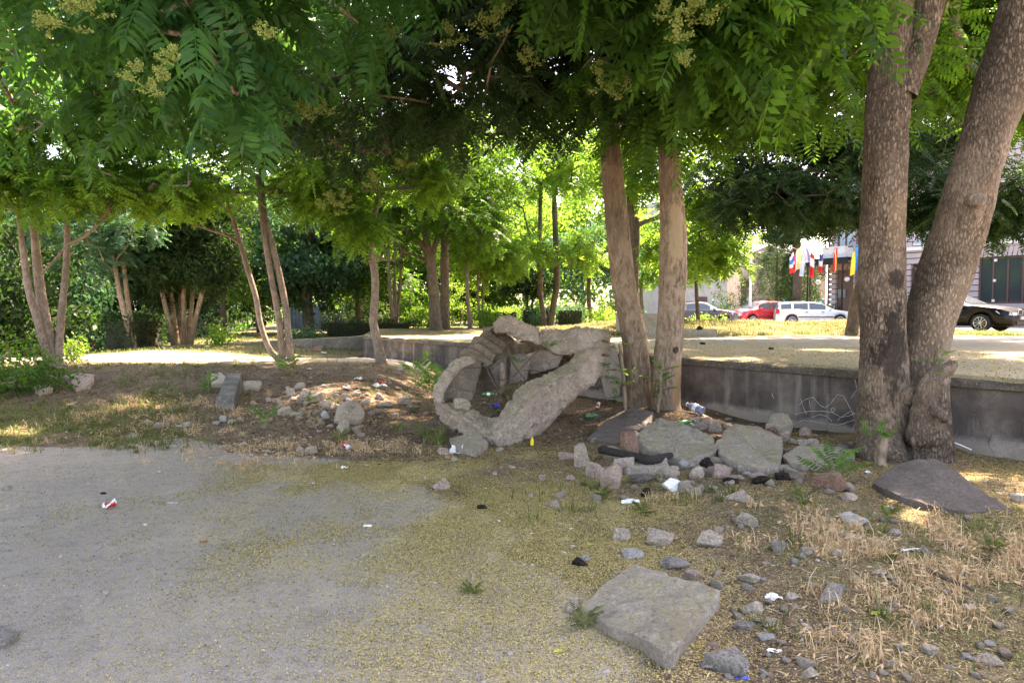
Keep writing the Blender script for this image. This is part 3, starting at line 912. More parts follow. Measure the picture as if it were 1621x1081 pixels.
# slim trees of the left slope
tree('slim_tree', 'slim three-stemmed tree at the far left end of the slope beside the leafy bush',
     [[(84, 584, 13.6, .15), (79, 560, 13.6, .125), (70, 500, 13.6, .105), (64, 460, 13.6, .09), (57, 400, 13.6, .08), (52, 340, 13.6, .06), (45, 250, 13.5, .04)],
      [(79, 582, 13.55, .11), (72, 550, 13.5, .085), (58, 500, 13.4, .07), (46, 460, 13.3, .065), (37, 400, 13.2, .055), (28, 330, 13, .04)],
      [(95, 580, 13.65, .09), (93, 560, 13.65, .075), (97, 500, 13.7, .07), (102, 450, 13.7, .06), (106, 390, 13.7, .058), (107, 300, 13.7, .045), (110, 220, 13.7, .03)]],
     [(60, 215, 13.4, 2.4, 1.8, .9, 120), (190, 285, 13.2, 1.6, 1.4, .4, 60), (10, 290, 12.8, 1.3, 1.2, .6, 45), (80, 110, 13.4, 2.6, 1.8, .9, 120), (250, -40, 14, 3.5, 2.6, .9, 140)],  # last blob: crown added out of view to block sun on the left slope
     'mid', M_BARK_SLIM, M_LEAF_BACKLIT_TINT, 7, .55, 12,
     limbs=[[(106, 388, 13.7, .035), (135, 374, 13.5, .03), (165, 345, 13.3, .02)], [(101, 395, 13.7, .03), (84, 415, 13.6, .025), (68, 430, 13.5, .02)]])
tree('slim_tree', 'slim tree of three stems on the slope, one stem curving out leftwards from the foot',
     [[(447, 573, 15.5, .10), (440, 568, 15.5, .08), (425, 549, 15.5, .065), (412, 511, 15.5, .062), (405, 470, 15.5, .06), (391, 423, 15.5, .058), (380, 385, 15.4, .052), (370, 350, 15.3, .045), (356, 310, 15.2, .03)],
      [(449, 574, 15.45, .09), (446, 561, 15.45, .078), (443, 517, 15.45, .07), (435, 470, 15.45, .068), (424, 407, 15.4, .064), (416, 355, 15.4, .055), (408, 280, 15.3, .04)],
      [(461, 574, 15.5, .10), (459, 560, 15.5, .085), (457, 536, 15.5, .078), (452, 486, 15.5, .075), (443, 439, 15.5, .072), (432, 391, 15.5, .066), (421, 350, 15.5, .055), (412, 260, 15.5, .04)]],
     [(410, 215, 15.2, 3.0, 2.0, .8, 160), (290, 290, 14.6, 1.6, 1.4, .4, 60), (480, 300, 15, 1.2, 1.2, .4, 40), (380, 110, 15, 3.2, 2.2, 1.0, 95), (560, -50, 14.8, 4.2, 3.0, .9, 190)],  # last blob: hidden foliage added high up to shade the slope
     'mid', M_BARK_SLIM, M_LEAF_BACKLIT_TINT, 7, .55, 13,
     limbs=[[(380, 386, 15.4, .04), (358, 372, 15.2, .035), (325, 362, 15, .025), (285, 345, 14.8, .018)]])
tree('slim_tree', 'single slim crooked tree rooted in front of the far end of the wall',
     [[(605, 580, 15, .14), (603, 571, 15, .12), (597, 539, 15, .10), (591, 511, 15, .09), (592, 492, 15, .088), (594, 454, 15, .085), (592, 423, 15, .082), (588, 404, 15, .075), (590, 360, 15, .055), (600, 300, 15, .035)]],
     [(570, 270, 14.8, 2.0, 1.7, .8, 100), (545, 350, 14.5, 1.0, 1.0, .35, 32), (640, 250, 15, 1.6, 1.6, .8, 70)],
     'mid', M_BARK_SLIM, M_LEAF_BACKLIT_TINT, 7, .52, 14,
     limbs=[[(591, 402, 15, .03), (610, 412, 15, .025), (635, 408, 15, .015)], [(588, 404, 15, .03), (572, 415, 14.9, .02)]],
     panicles=[(490, 185, 7.6, .3), (520, 330, 10.5, .38), (545, 325, 10.5, .34), (590, 290, 10.5, .3), (470, 180, 7.6, .22), (640, 262, 10.5, .3), (515, 178, 7.6, .2)])
tree('forked_tree', 'dark-barked tree forking low on the terrace behind the wall',
     [[(690, 526, 26, .30), (689, 515, 26, .24), (687, 470, 26, .20), (683, 425, 26, .19), (680, 405, 26, .19), (676, 385, 26, .14), (668, 340, 26, .11), (660, 300, 26, .08)]],
     [(660, 250, 25.5, 4.2, 3.2, 2.2, 200), (600, 350, 25, 1.8, 1.6, .8, 40), (740, 340, 25, 2.0, 2, .9, 60)],
     'far', M_BARK_DARK, M_LEAF, 8, .62, 15,
     limbs=[[(681, 408, 26, .12), (665, 385, 25.8, .10), (645, 365, 25.6, .08), (628, 350, 25.5, .05)], [(682, 410, 26, .13), (694, 370, 26, .10), (702, 330, 26, .08)],
            [(679, 418, 26, .07), (660, 406, 25.8, .055), (640, 398, 25.6, .04), (620, 372, 25.5, .02)]])
tree('straight_tree', 'straight dark trunk standing close behind the forked tree on the terrace',
     [[(706, 526, 27, .24), (705, 515, 27, .20), (704, 460, 27, .18), (704, 400, 27, .17), (706, 330, 27, .15), (708, 250, 27, .1)]],
     [(720, 240, 27, 3.4, 3, 2.0, 180)], 'far', M_BARK_DARK, M_LEAF, 8, .62, 16)
tree('vee_tree', 'tree with two straight stems rising in a narrow V behind the ruin on the terrace',
     [[(864, 524, 34, .2), (862, 515, 34, .15), (861, 500, 34, .13), (856, 470, 34, .125), (855, 440, 34, .12), (854, 404, 34, .115), (855, 340, 34, .10), (856, 270, 34, .07)],
      [(868, 524, 34, .2), (871, 515, 34, .17), (876, 483, 34, .16), (882, 445, 34, .155), (880, 396, 34, .15), (878, 330, 34, .13), (876, 250, 34, .08)]],
     [(870, 250, 33.5, 4.6, 3.6, 2.4, 220), (800, 400, 33, 2.4, 2, 1.0, 50), (930, 390, 33, 2.0, 2, 1.0, 36)],
     'far', M_BARK_DARK, M_LEAF_LIGHT, 8, .7, 17,
     limbs=[[(854, 410, 34, .07), (843, 390, 33.8, .06), (835, 360, 33.6, .05), (828, 330, 33.5, .03)], [(855, 400, 34, .06), (835, 398, 33.8, .04), (822, 410, 33.6, .03)],
            [(882, 420, 34, .05), (890, 405, 33.8, .04), (900, 415, 33.6, .03), (905, 440, 33.6, .02)]])
tree('leaning_tree', 'dark leaning trunk half hidden behind the massive double-stemmed tree',
     [[(1346, 545, 21, .23), (1349, 520, 21, .2), (1352, 500, 21, .18), (1358, 470, 21, .17), (1372, 430, 21, .17), (1398, 390, 21, .17), (1427, 340, 21, .17), (1436, 250, 21, .14), (1440, 150, 21, .1)]],
     [(1290, -120, 19.5, 6.0, 4.2, 1.2, 680), (1482, -45, 22.5, 7.0, 4.6, 1.0, 600), (1330, 330, 19.5, 1.4, 1, .5, 40), (1290, 230, 19, 2.9, 2.0, 1.0, 190), (1240, 310, 18.5, 2.6, 1.8, .7, 120), (1170, 280, 19, 1.4, 1.3, .6, 40), (1480, 200, 20, 2.6, 2, 1.8, 130), (1530, 330, 18, 1.8, 1.5, .7, 85), (1600, 320, 16, 1.4, 1.4, .8, 80), (1455, 310, 18, 1.0, 1.2, .8, 45)],  # first two blobs: unseen canopy added to shade the terrace
     'mid', M_BARK_DARK, M_LEAF_DARK, 8, .6, 18,
     limbs=[[(1420, 345, 21, .09), (1370, 310, 20.4, .07), (1300, 300, 19.6, .055), (1220, 300, 19, .03)]])
tree('shade_tree', 'dark trunk showing between the close pair by the wall',
     [[(1000, 520, 24, .26), (1000, 500, 24, .22), (1002, 430, 24, .2), (1004, 370, 24, .2), (1000, 320, 24, .17), (996, 250, 24, .1)]],
     [(960, -40, 21, 4.4, 3.6, 1.4, 150), (1010, 250, 23, 2.4, 2, 1.4, 100), (1110, 390, 22, 1.7, 1.4, .85, 60), (1110, 320, 22, 1.4, 1.4, .7, 40)],  # first blob: extra crown above the view, added to block the sun
     'far', M_BARK_DARK, M_LEAF_LIGHT, 8, .6, 19,
     limbs=[[(1004, 360, 24, .09), (1025, 350, 23.6, .07), (1060, 345, 23, .05), (1100, 365, 22.5, .03)]])

# park trees behind: (px base, D, base z override via py, crown list, kind ...)
def park(name, label, px, D, gz, h, cr, n, kind='sprig', leafm=None, bark=None, lean=0, seed=30, tr=.14, size=.6, leaves=7, extra=(), stems=1, spr=9, group='trees at the back of the little park'):
    def pyz(z): return 490 + (EYE - z) / D * F + 0.0
    # W() places a pixel at depth D; invert with the small pitch ignored, then correct through W
    st = []
    for k in range(stems):
        dx = (k - (stems - 1) / 2) * spr * 20 / D
        st.append([(px + dx * .4, pyz(gz - .2), D, tr * 1.3), (px + dx * .55, pyz(gz + .35), D + .12 * ((k * 37) % 5 - 2), tr), (px + dx + lean * .5 + 3 * ((k * 7) % 3 - 1), pyz(gz + h * .3), D + .2 * ((k * 37) % 5 - 2), tr * .8), (px + dx * 1.8 + lean, pyz(gz + h * .6), D, tr * .6), (px + dx * 2 + lean * 1.3, pyz(gz + h * .9), D, tr * .3)])
    blobs = [(px + lean + a, pyz(gz + b), D, c * cr, c * cr * .8, d * cr, int(n * e)) for (a, b, c, d, e) in (extra or [(0, h * .62, 1, .8, 1)])]
    return tree(name, label, st, blobs, kind, bark or M_BARK_DARK, leafm or M_LEAF_LIGHT, leaves, size, seed, group, nseg=7, sub_=None) if False else tree(
        name, label, st, blobs, kind, bark or M_BARK_DARK, leafm or M_LEAF_LIGHT, leaves, size, seed, group, nseg=7, skel_from=.25)

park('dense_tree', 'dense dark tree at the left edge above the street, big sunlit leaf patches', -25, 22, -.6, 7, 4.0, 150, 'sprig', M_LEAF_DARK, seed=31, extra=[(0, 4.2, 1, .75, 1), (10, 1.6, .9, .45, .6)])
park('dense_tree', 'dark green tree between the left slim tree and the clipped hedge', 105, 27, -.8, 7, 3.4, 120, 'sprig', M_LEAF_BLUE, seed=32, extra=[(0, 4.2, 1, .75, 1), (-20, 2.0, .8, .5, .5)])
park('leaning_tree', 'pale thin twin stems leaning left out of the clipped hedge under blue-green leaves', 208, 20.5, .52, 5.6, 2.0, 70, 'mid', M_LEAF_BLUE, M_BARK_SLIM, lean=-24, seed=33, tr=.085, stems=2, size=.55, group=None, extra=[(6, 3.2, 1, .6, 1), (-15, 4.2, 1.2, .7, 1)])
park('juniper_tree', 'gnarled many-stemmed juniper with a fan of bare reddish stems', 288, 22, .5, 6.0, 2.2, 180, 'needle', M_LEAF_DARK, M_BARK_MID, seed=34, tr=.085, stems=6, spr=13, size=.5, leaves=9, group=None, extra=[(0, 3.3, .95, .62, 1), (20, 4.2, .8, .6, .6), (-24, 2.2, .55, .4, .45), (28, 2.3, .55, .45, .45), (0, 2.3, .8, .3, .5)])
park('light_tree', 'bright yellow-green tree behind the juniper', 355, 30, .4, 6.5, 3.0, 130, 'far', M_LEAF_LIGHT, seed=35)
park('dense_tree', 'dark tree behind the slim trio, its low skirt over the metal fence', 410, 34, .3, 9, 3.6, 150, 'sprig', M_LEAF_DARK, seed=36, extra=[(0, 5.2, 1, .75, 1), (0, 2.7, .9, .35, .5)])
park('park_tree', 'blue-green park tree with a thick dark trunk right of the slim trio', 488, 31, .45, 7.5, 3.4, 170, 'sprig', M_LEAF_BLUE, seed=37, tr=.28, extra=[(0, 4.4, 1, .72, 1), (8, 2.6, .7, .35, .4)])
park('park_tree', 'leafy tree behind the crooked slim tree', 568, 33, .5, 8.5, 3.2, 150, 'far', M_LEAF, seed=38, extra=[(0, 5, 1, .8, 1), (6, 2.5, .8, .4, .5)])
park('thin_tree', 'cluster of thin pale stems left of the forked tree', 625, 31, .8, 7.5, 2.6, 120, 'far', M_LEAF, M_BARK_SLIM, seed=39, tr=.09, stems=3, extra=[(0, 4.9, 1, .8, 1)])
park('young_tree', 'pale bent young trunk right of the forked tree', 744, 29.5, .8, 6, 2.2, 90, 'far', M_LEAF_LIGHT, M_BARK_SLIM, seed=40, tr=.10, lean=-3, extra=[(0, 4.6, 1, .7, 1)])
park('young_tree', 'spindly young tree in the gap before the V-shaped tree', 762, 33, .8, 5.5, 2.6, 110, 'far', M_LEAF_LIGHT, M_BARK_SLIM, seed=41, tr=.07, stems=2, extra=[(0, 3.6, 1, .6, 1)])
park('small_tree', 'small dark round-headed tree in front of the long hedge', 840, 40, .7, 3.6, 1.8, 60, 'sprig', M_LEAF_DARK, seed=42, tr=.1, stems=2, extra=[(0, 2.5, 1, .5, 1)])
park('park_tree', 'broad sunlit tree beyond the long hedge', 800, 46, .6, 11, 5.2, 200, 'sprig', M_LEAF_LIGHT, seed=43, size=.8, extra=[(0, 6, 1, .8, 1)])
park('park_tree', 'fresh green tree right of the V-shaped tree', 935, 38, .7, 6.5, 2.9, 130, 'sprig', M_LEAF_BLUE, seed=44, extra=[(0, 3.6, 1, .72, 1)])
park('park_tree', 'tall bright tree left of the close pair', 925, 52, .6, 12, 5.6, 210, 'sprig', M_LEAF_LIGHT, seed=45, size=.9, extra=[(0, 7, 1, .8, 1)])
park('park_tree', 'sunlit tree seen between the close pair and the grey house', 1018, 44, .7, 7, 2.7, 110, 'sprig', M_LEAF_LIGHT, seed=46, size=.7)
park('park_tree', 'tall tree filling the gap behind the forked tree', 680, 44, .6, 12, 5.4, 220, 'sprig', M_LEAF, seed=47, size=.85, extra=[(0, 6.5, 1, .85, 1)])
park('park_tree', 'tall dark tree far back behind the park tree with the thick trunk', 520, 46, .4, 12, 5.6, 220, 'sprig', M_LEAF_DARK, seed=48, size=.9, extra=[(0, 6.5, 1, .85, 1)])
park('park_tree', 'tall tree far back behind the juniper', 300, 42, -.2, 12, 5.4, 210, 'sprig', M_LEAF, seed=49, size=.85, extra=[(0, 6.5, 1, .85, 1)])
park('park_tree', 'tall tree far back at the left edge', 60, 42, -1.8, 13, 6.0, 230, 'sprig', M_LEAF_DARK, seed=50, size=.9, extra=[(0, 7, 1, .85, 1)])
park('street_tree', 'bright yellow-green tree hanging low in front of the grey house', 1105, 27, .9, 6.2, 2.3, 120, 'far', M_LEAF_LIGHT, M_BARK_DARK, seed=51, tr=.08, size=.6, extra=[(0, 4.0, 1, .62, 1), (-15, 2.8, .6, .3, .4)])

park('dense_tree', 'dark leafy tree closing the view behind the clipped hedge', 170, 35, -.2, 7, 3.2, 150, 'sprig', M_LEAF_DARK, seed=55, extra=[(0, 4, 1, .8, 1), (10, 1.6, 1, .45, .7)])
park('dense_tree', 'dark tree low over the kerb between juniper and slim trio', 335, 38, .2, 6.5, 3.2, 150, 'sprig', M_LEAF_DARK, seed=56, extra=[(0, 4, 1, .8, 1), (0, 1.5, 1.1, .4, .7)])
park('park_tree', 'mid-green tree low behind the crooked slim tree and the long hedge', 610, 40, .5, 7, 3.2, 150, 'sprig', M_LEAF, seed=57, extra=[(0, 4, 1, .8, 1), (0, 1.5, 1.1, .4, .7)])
park('park_tree', 'mid-green tree low behind the bent young trunk', 745, 44, .5, 7, 3.2, 140, 'sprig', M_LEAF, seed=58, extra=[(0, 4, 1, .8, 1), (0, 1.5, 1.1, .4, .7)])
# far wood closing the horizon
def far_wood():
    r = np.random.default_rng(77); n = 5200
    px = r.uniform(-320, 1060, n); D = r.uniform(58, 70, n); zz = r.uniform(-2.2, 1, n) + r.uniform(0, 1, n) ** 1.3 * (7 + 3 * np.sin(px / 70) + 2 * np.sin(px / 23))
    P = np.stack([(px - 810.5) / F * D, D, zz], 1)
    V, Q, lv = place_tpl('sprig', P, r.normal(size=P.shape), 1.0 * r.uniform(.6, 1.3, n), .9, r)
    tag(meshobj('far_wood', V, Q, M_LEAF, attr={'lv': ('FACE', lv)}), 'dense far wood closing the view behind the park', None, None, 'stuff')
far_wood()
# ------------------------------------------------------------------ hedges, bushes, fences, houses behind
def leafbox(name, label, cat, corners, h, leafm, seed, n=None, group=None, wob=.18, size=.22, inset=.16, round_=0.0):
    """clipped hedge: leaf sprays through the outer skin of a prism with a twiggy core"""
    r = np.random.default_rng(seed)
    c = np.array([[p[0], p[1]] for p in corners]); z0 = min(p[2] for p in corners)
    m = c.mean(0)
    t = thing(name, label, cat, (m[0], m[1], z0), group)
    # core
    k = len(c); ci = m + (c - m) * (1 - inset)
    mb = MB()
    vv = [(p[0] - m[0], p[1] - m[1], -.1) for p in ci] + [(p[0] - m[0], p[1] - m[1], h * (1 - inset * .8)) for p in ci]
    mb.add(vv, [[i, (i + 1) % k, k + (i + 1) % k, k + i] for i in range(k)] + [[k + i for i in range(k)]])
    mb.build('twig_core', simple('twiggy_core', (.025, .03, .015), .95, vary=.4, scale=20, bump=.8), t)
    per = np.linalg.norm(np.roll(c, -1, 0) - c, axis=1); A = per.sum() * h
    cnt = n or int(A * 26); pts = []
    for _ in range(cnt):
        i = r.choice(k, p=per / per.sum()); s = r.uniform()
        p = c[i] + (c[(i + 1) % k] - c[i]) * s
        zz = r.uniform(0, h)
        q = m + (p - m) * (1 - r.uniform(0, inset) + wob * .5 * mnoise.noise(Vector((p[0], p[1], zz * 1.5))))
        pts.append((q[0], q[1], z0 + zz))
    for _ in range(int(cnt * .45)):
        a = r.dirichlet(np.ones(k)); q = (a[:, None] * c).sum(0) if k > 3 else m
        q = m + (c[r.integers(k)] + (c[r.integers(k)] - c[r.integers(k)]) * 0 - m) * r.uniform(0, 1) if r.uniform() < .4 else q
        pts.append((q[0], q[1], z0 + h * (1 + .06 * mnoise.noise(Vector((q[0], q[1], 0)))) - r.uniform(0, .1)))
    pts = np.array(pts); D = r.normal(size=pts.shape)
    V, Q, lv = place_tpl('sprig', pts, D, size * r.uniform(.7, 1.2, len(pts)), .9, r)
    meshobj('foliage', V, Q, leafm, t, attr={'lv': ('FACE', lv)})
    return t

def bush(name, label, px, py, D, rx, ry, rz, n, leafm, seed, kind='sprig', size=.3, cat='bush', group=None, z=None, gap=.3):
    base = W(px, py, D)
    if z is not None: base.z = z
    t = thing(name, label, cat, base, group)
    c = base + Vector((0, 0, rz * .75))
    pts = blob_points([(c, rx, ry, rz, n)], 0, gap, seed, .5)
    mb, dirs = branchwork([tuple(base), tuple(base + Vector((0, 0, .1)))], pts, .004, .004, seed)
    mb.build('stem', M_BARK_MID, t, world=True, smooth=True)
    V, Q, lv = foliage(pts, dirs, kind, 3, size, seed, .2, .08)
    meshobj('foliage', V, Q, leafm, t, attr={'lv': ('FACE', lv)})
    return t

def gz(px, D): return float(hgt(XD(px, D), D))
def tz(px, D): return float(zt(XD(px, D), D))
def C(px, D, z): return (XD(px, D), D, z)

leafbox('hedge', 'clipped dark box hedge at the corner of the sunny path, left of the juniper', 'hedge',
        [C(158, 20.2, .1), C(205, 19.8, .3), C(262, 23, .3), C(215, 25, .1)], 1.35, M_LEAF_DARK, 61)
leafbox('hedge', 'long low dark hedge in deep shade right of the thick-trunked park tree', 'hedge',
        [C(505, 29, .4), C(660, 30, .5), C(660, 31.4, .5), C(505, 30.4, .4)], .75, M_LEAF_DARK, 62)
leafbox('hedge', 'bright clipped hedge with a sunlit rounded top left of the ruin', 'hedge',
        [C(762, 36, .6), C(822, 35, .6), C(824, 37, .6), C(768, 38.5, .6)], 1.05, M_LEAF_LIGHT, 63)
leafbox('hedge', 'dark green clipped hedge seen behind the small round-headed tree', 'hedge',
        [C(824, 38, .6), C(872, 38.5, .6), C(872, 40, .6), C(824, 39.5, .6)], 1.1, M_LEAF_BLUE, 64)
leafbox('hedge', 'clipped hedge right of the V-shaped tree', 'hedge',
        [C(880, 40, .6), C(925, 40, .6), C(925, 42, .6), C(880, 42, .6)], 1.15, M_LEAF_BLUE, 65)

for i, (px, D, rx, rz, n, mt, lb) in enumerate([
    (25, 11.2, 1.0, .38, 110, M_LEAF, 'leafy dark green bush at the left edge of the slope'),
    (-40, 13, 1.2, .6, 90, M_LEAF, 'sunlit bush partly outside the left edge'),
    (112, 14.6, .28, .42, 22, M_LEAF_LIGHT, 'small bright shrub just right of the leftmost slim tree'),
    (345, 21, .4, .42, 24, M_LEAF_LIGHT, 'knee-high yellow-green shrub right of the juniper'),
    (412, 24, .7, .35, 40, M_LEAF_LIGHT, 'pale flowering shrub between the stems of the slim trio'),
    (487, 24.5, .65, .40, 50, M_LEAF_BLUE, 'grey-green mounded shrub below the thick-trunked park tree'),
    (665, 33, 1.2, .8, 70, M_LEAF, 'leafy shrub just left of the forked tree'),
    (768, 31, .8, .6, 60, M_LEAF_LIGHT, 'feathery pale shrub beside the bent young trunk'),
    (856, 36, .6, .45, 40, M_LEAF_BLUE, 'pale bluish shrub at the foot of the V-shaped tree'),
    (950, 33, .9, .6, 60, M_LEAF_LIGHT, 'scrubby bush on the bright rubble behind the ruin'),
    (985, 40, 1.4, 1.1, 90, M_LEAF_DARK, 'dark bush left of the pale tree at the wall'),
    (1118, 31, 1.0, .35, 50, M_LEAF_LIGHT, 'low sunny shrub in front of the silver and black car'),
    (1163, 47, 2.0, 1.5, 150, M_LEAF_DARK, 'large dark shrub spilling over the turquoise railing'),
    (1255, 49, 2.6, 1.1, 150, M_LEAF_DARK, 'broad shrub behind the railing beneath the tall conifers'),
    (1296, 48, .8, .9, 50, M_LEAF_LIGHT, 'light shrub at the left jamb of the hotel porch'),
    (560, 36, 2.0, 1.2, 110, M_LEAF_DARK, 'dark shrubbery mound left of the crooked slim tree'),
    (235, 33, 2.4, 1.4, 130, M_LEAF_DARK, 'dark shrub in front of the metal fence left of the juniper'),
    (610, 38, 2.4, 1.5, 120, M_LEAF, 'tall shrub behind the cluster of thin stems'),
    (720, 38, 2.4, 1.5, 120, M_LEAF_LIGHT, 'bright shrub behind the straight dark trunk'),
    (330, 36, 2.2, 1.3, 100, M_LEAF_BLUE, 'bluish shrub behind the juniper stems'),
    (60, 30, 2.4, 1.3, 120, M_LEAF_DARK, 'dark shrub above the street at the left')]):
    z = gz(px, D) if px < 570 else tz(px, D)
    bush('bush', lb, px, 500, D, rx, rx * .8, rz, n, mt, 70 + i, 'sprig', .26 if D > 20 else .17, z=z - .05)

# corrugated fences --------------------------------------------------
def corr_fence(label, a, b, h, mat):
    a, b = Vector(a), Vector(b); L = (b - a).length
    t = thing('metal_fence', label, 'fence', a, rotz=math.atan2(b.y - a.y, b.x - a.x))
    n = int(L / .06); vv = []
    for i in range(n + 1):
        x = L * i / n; o = .02 * (1 if i % 4 in (0, 1) else -1)
        vv += [(x, o, -.3), (x, o, h + .02 * mnoise.noise(Vector((int(x / 2.0), 3, 0))))]
    ff = [[2 * i, 2 * i + 2, 2 * i + 3, 2 * i + 1] for i in range(n)]
    o = meshobj('corrugated_sheet', np.array(vv), ff, mat, t, world=False)
    s = o.modifiers.new('thick', 'SOLIDIFY'); s.thickness = .004
    k = max(2, int(L / 2.2))
    for i in range(k + 1):
        g = MB(); x = L * i / k; g.box(x - .03, x + .03, -.09, -.03, -.3, h + .06); g.box(x - .04, x + .04, -.1, -.02, h + .06, h + .08)
        g.build('post', mat, t)
M_SHEET = simple('dark_painted_sheet', (.09, .12, .17), .5, .3, vary=.25, scale=3)
M_SHEETB = simple('blue_grey_sheet', (.17, .25, .34), .5, .2, vary=.2, scale=3)
corr_fence('dark blue-grey corrugated metal fence in the shade behind the juniper', C(165, 37, 0.0), C(345, 37, .1), 1.45, M_SHEET)
corr_fence('paler blue corrugated fence behind the thick-trunked park tree', C(450, 41, .3), C(600, 39, .3), 1.7, M_SHEETB)

# garden wall, house at far left ---------------------------------------
M_PLASTER = simple('pale_plaster', (.46, .46, .47), .85, vary=.1, scale=2, bump=.15)
M_GLASS = simple('window_glass', (.03, .04, .05), .08, spec=.8)
M_BROWN = simple('dark_brown_frame', (.10, .055, .05), .5)
def box_thing(name, label, cat, x0, x1, y, z0, z1, dep, mat):
    t = thing(name, label, cat, (x0, y, z0))
    g = MB(); g.box(0, x1 - x0, 0, dep, -.3, z1 - z0); o = g.build('wall', mat, t)
    return t
t = box_thing('garden_wall', 'grey rendered wall behind the parked magenta car', 'wall', XD(100, 40), XD(250, 40), 40, -1.6, .4, .3, simple('grey_render', (.22, .22, .25), .9, vary=.15, scale=2))
g = MB(); g.box(-.05, XD(250, 40) - XD(100, 40) + .05, -.05, .35, 2.003, 2.1); g.build('coping', M_PLASTER, t)
t = box_thing('house', 'pale house glimpsed between dark trees at the far left', 'house', XD(40, 56), XD(210, 56), 56, -1.6, 7, 8, M_PLASTER)
for i, px in enumerate((70, 110, 150, 185)):
    x = XD(px, 56) - XD(40, 56)
    for zf in (2.4, 5.2):
        g = MB(); g.box(x - .7, x + .7, -.06, .0, zf - .7, zf + .8); w = g.build('window', M_BROWN, t)
        g = MB(); g.box(x - .6, x + .6, -.075, -.062, zf - .6, zf + .7); g.build('glass', M_GLASS, w)

# grey house behind the close pair -----------------------------------
M_GREYWALL = simple('grey_stucco', (.42, .43, .46), .9, vary=.15, scale=3, bump=.2)
def gh():
    O = C(1030, 54, .6)
    t = thing('town_house', 'light grey two-storey house with tall shuttered windows behind the black and silver car', 'house', O)
    X1 = XD(1150, 54) - XD(1030, 54)
    def lx(px): return XD(px, 54) - O[0]
    def lz(py): return EYE - (py - 490) * 54 / F - O[2]
    g = MB(); g.box(0, X1, 0, 8, -.4, lz(330)); g.build('wall', M_GREYWALL, t)
    g = MB(); g.box(-.2, X1 + .2, -.3, 8.2, lz(330), lz(330) + .35); g.box(-.06, X1 + .06, -.08, -.003, lz(446), lz(446) + .12); g.build('cornice', M_PLASTER, t)
    for (a, b, c, d) in ((1090, 1101, 420, 447), (1115, 1126, 424, 447), (1062, 1074, 418, 446), (1108, 1122, 358, 392), (1085, 1099, 355, 392), (1060, 1073, 352, 392)):
        g = MB(); g.box(lx(a) - .1, lx(b) + .1, -.07, -.003, lz(d) - .1, lz(c) + .1); w = g.build('window', M_PLASTER, t)
        g = MB(); g.box(lx(a), lx(b), -.085, -.072, lz(d), lz(c)); g.build('glass', simple('blue_glass', (.10, .14, .2), .15, spec=.8), w)
        g = MB(); m = (lx(a) + lx(b)) / 2; g.box(m - .04, m + .04, -.1, -.087, lz(d), lz(c)); g.box(lx(a), lx(b), -.1, -.087, (lz(c) + lz(d)) / 2 - .03, (lz(c) + lz(d)) / 2 + .03); g.build('sash', M_PLASTER, w)
    g = MB(); g.box(lx(1084), lx(1099), -.06, -.003, -.3, lz(477)); g.build('garage_door', simple('grey_door', (.2, .2, .22), .6), t)
    g = MB(); g.box(lx(1103), lx(1119), -.06, -.003, -.3, lz(470)); g.build('door', M_BROWN, t)
gh()
# ivy-clad wall house
def ivy():
    O = C(1172, 56, .6)
    t = thing('ivy_house', 'beige gable wall overgrown with dark ivy behind the white lamp post', 'house', O)
    X1 = XD(1306, 56) - O[0]
    def lz(py): return EYE - (py - 490) * 56 / F - O[2]
    z = lz(390)
    g = MB(); g.add([(0, 0, -.4), (X1, 0, -.4), (X1, 0, z * .8), (X1 * .3, 0, z), (0, 0, z * .86), (0, 7, -.4), (X1, 7, -.4), (X1, 7, z * .8), (X1 * .3, 7, z), (0, 7, z * .86)],
        [[0, 1, 2, 3, 4], [9, 8, 7, 6, 5], [0, 5, 6, 1], [1, 6, 7, 2], [2, 7, 8, 3], [3, 8, 9, 4], [4, 9, 5, 0]])
    g.build('wall', simple('beige_render', (.38, .33, .29), .9, vary=.2, scale=2, bump=.2), t)
    g = MB(); x = XD(1209, 56) - O[0]; g.box(x - .25, x + .25, -.06, -.003, lz(424), lz(413)); w = g.build('window', M_PLASTER, t)
    g = MB(); g.box(x - .16, x + .16, -.075, -.062, lz(423), lz(414)); g.build('glass', M_GLASS, w)
    r = np.random.default_rng(5); pts = []
    while len(pts) < 1100:
        x = r.uniform(0, X1); zz = r.uniform(0, z * .9)
        if mnoise.noise(Vector((x * .5, zz * .5, 2))) + .3 - .5 * (x < X1 * .35) * (zz > 1) > 0: pts.append((O[0] + x, O[1] - r.uniform(.05, .25), O[2] + zz))
    pts = np.array(pts)
    V, Q, lv = place_tpl('sprig', pts, r.normal(size=pts.shape), .35 * r.uniform(.7, 1.2, len(pts)), .9, r)
    meshobj('ivy', V, Q, M_LEAF_DARK, t, attr={'lv': ('FACE', lv)})
ivy()
# tall narrow conifers
def conifer(label, px, D, h, w, seed):
    base = Vector(C(px, D, .6)); t = thing('cypress_tree', label, 'tree', base, 'clipped columnar conifers by the hotel')
    g = MB(); g.tube([(0, 0, -.2), (0, 0, h * .5), (0, 0, h * .95)], [.14, .1, .02], 7); g.build('trunk', M_BARK_DARK, t)
    r = np.random.default_rng(seed); n = int(h * w * 120)
    zz = r.uniform(.1, 1, n); a = r.uniform(0, 6.283, n)
    rad = w * np.clip(np.minimum(1, (1 - zz) * 3.2), 0, 1) ** .6 * (.75 + .3 * r.uniform(size=n)) * r.uniform(.6, 1, n) ** .3
    P = np.stack([base.x + rad * np.cos(a), base.y + rad * np.sin(a), base.z + zz * h], 1)
    Dv = np.stack([np.cos(a) * .5, np.sin(a) * .5, np.ones(n) * 1.2], 1)
    V, Q, lv = place_tpl('needle', P, Dv, .4 * r.uniform(.7, 1.1, n), .5, r)
    meshobj('crown', V, Q, M_LEAF_DARK, t, attr={'lv': ('FACE', lv)})
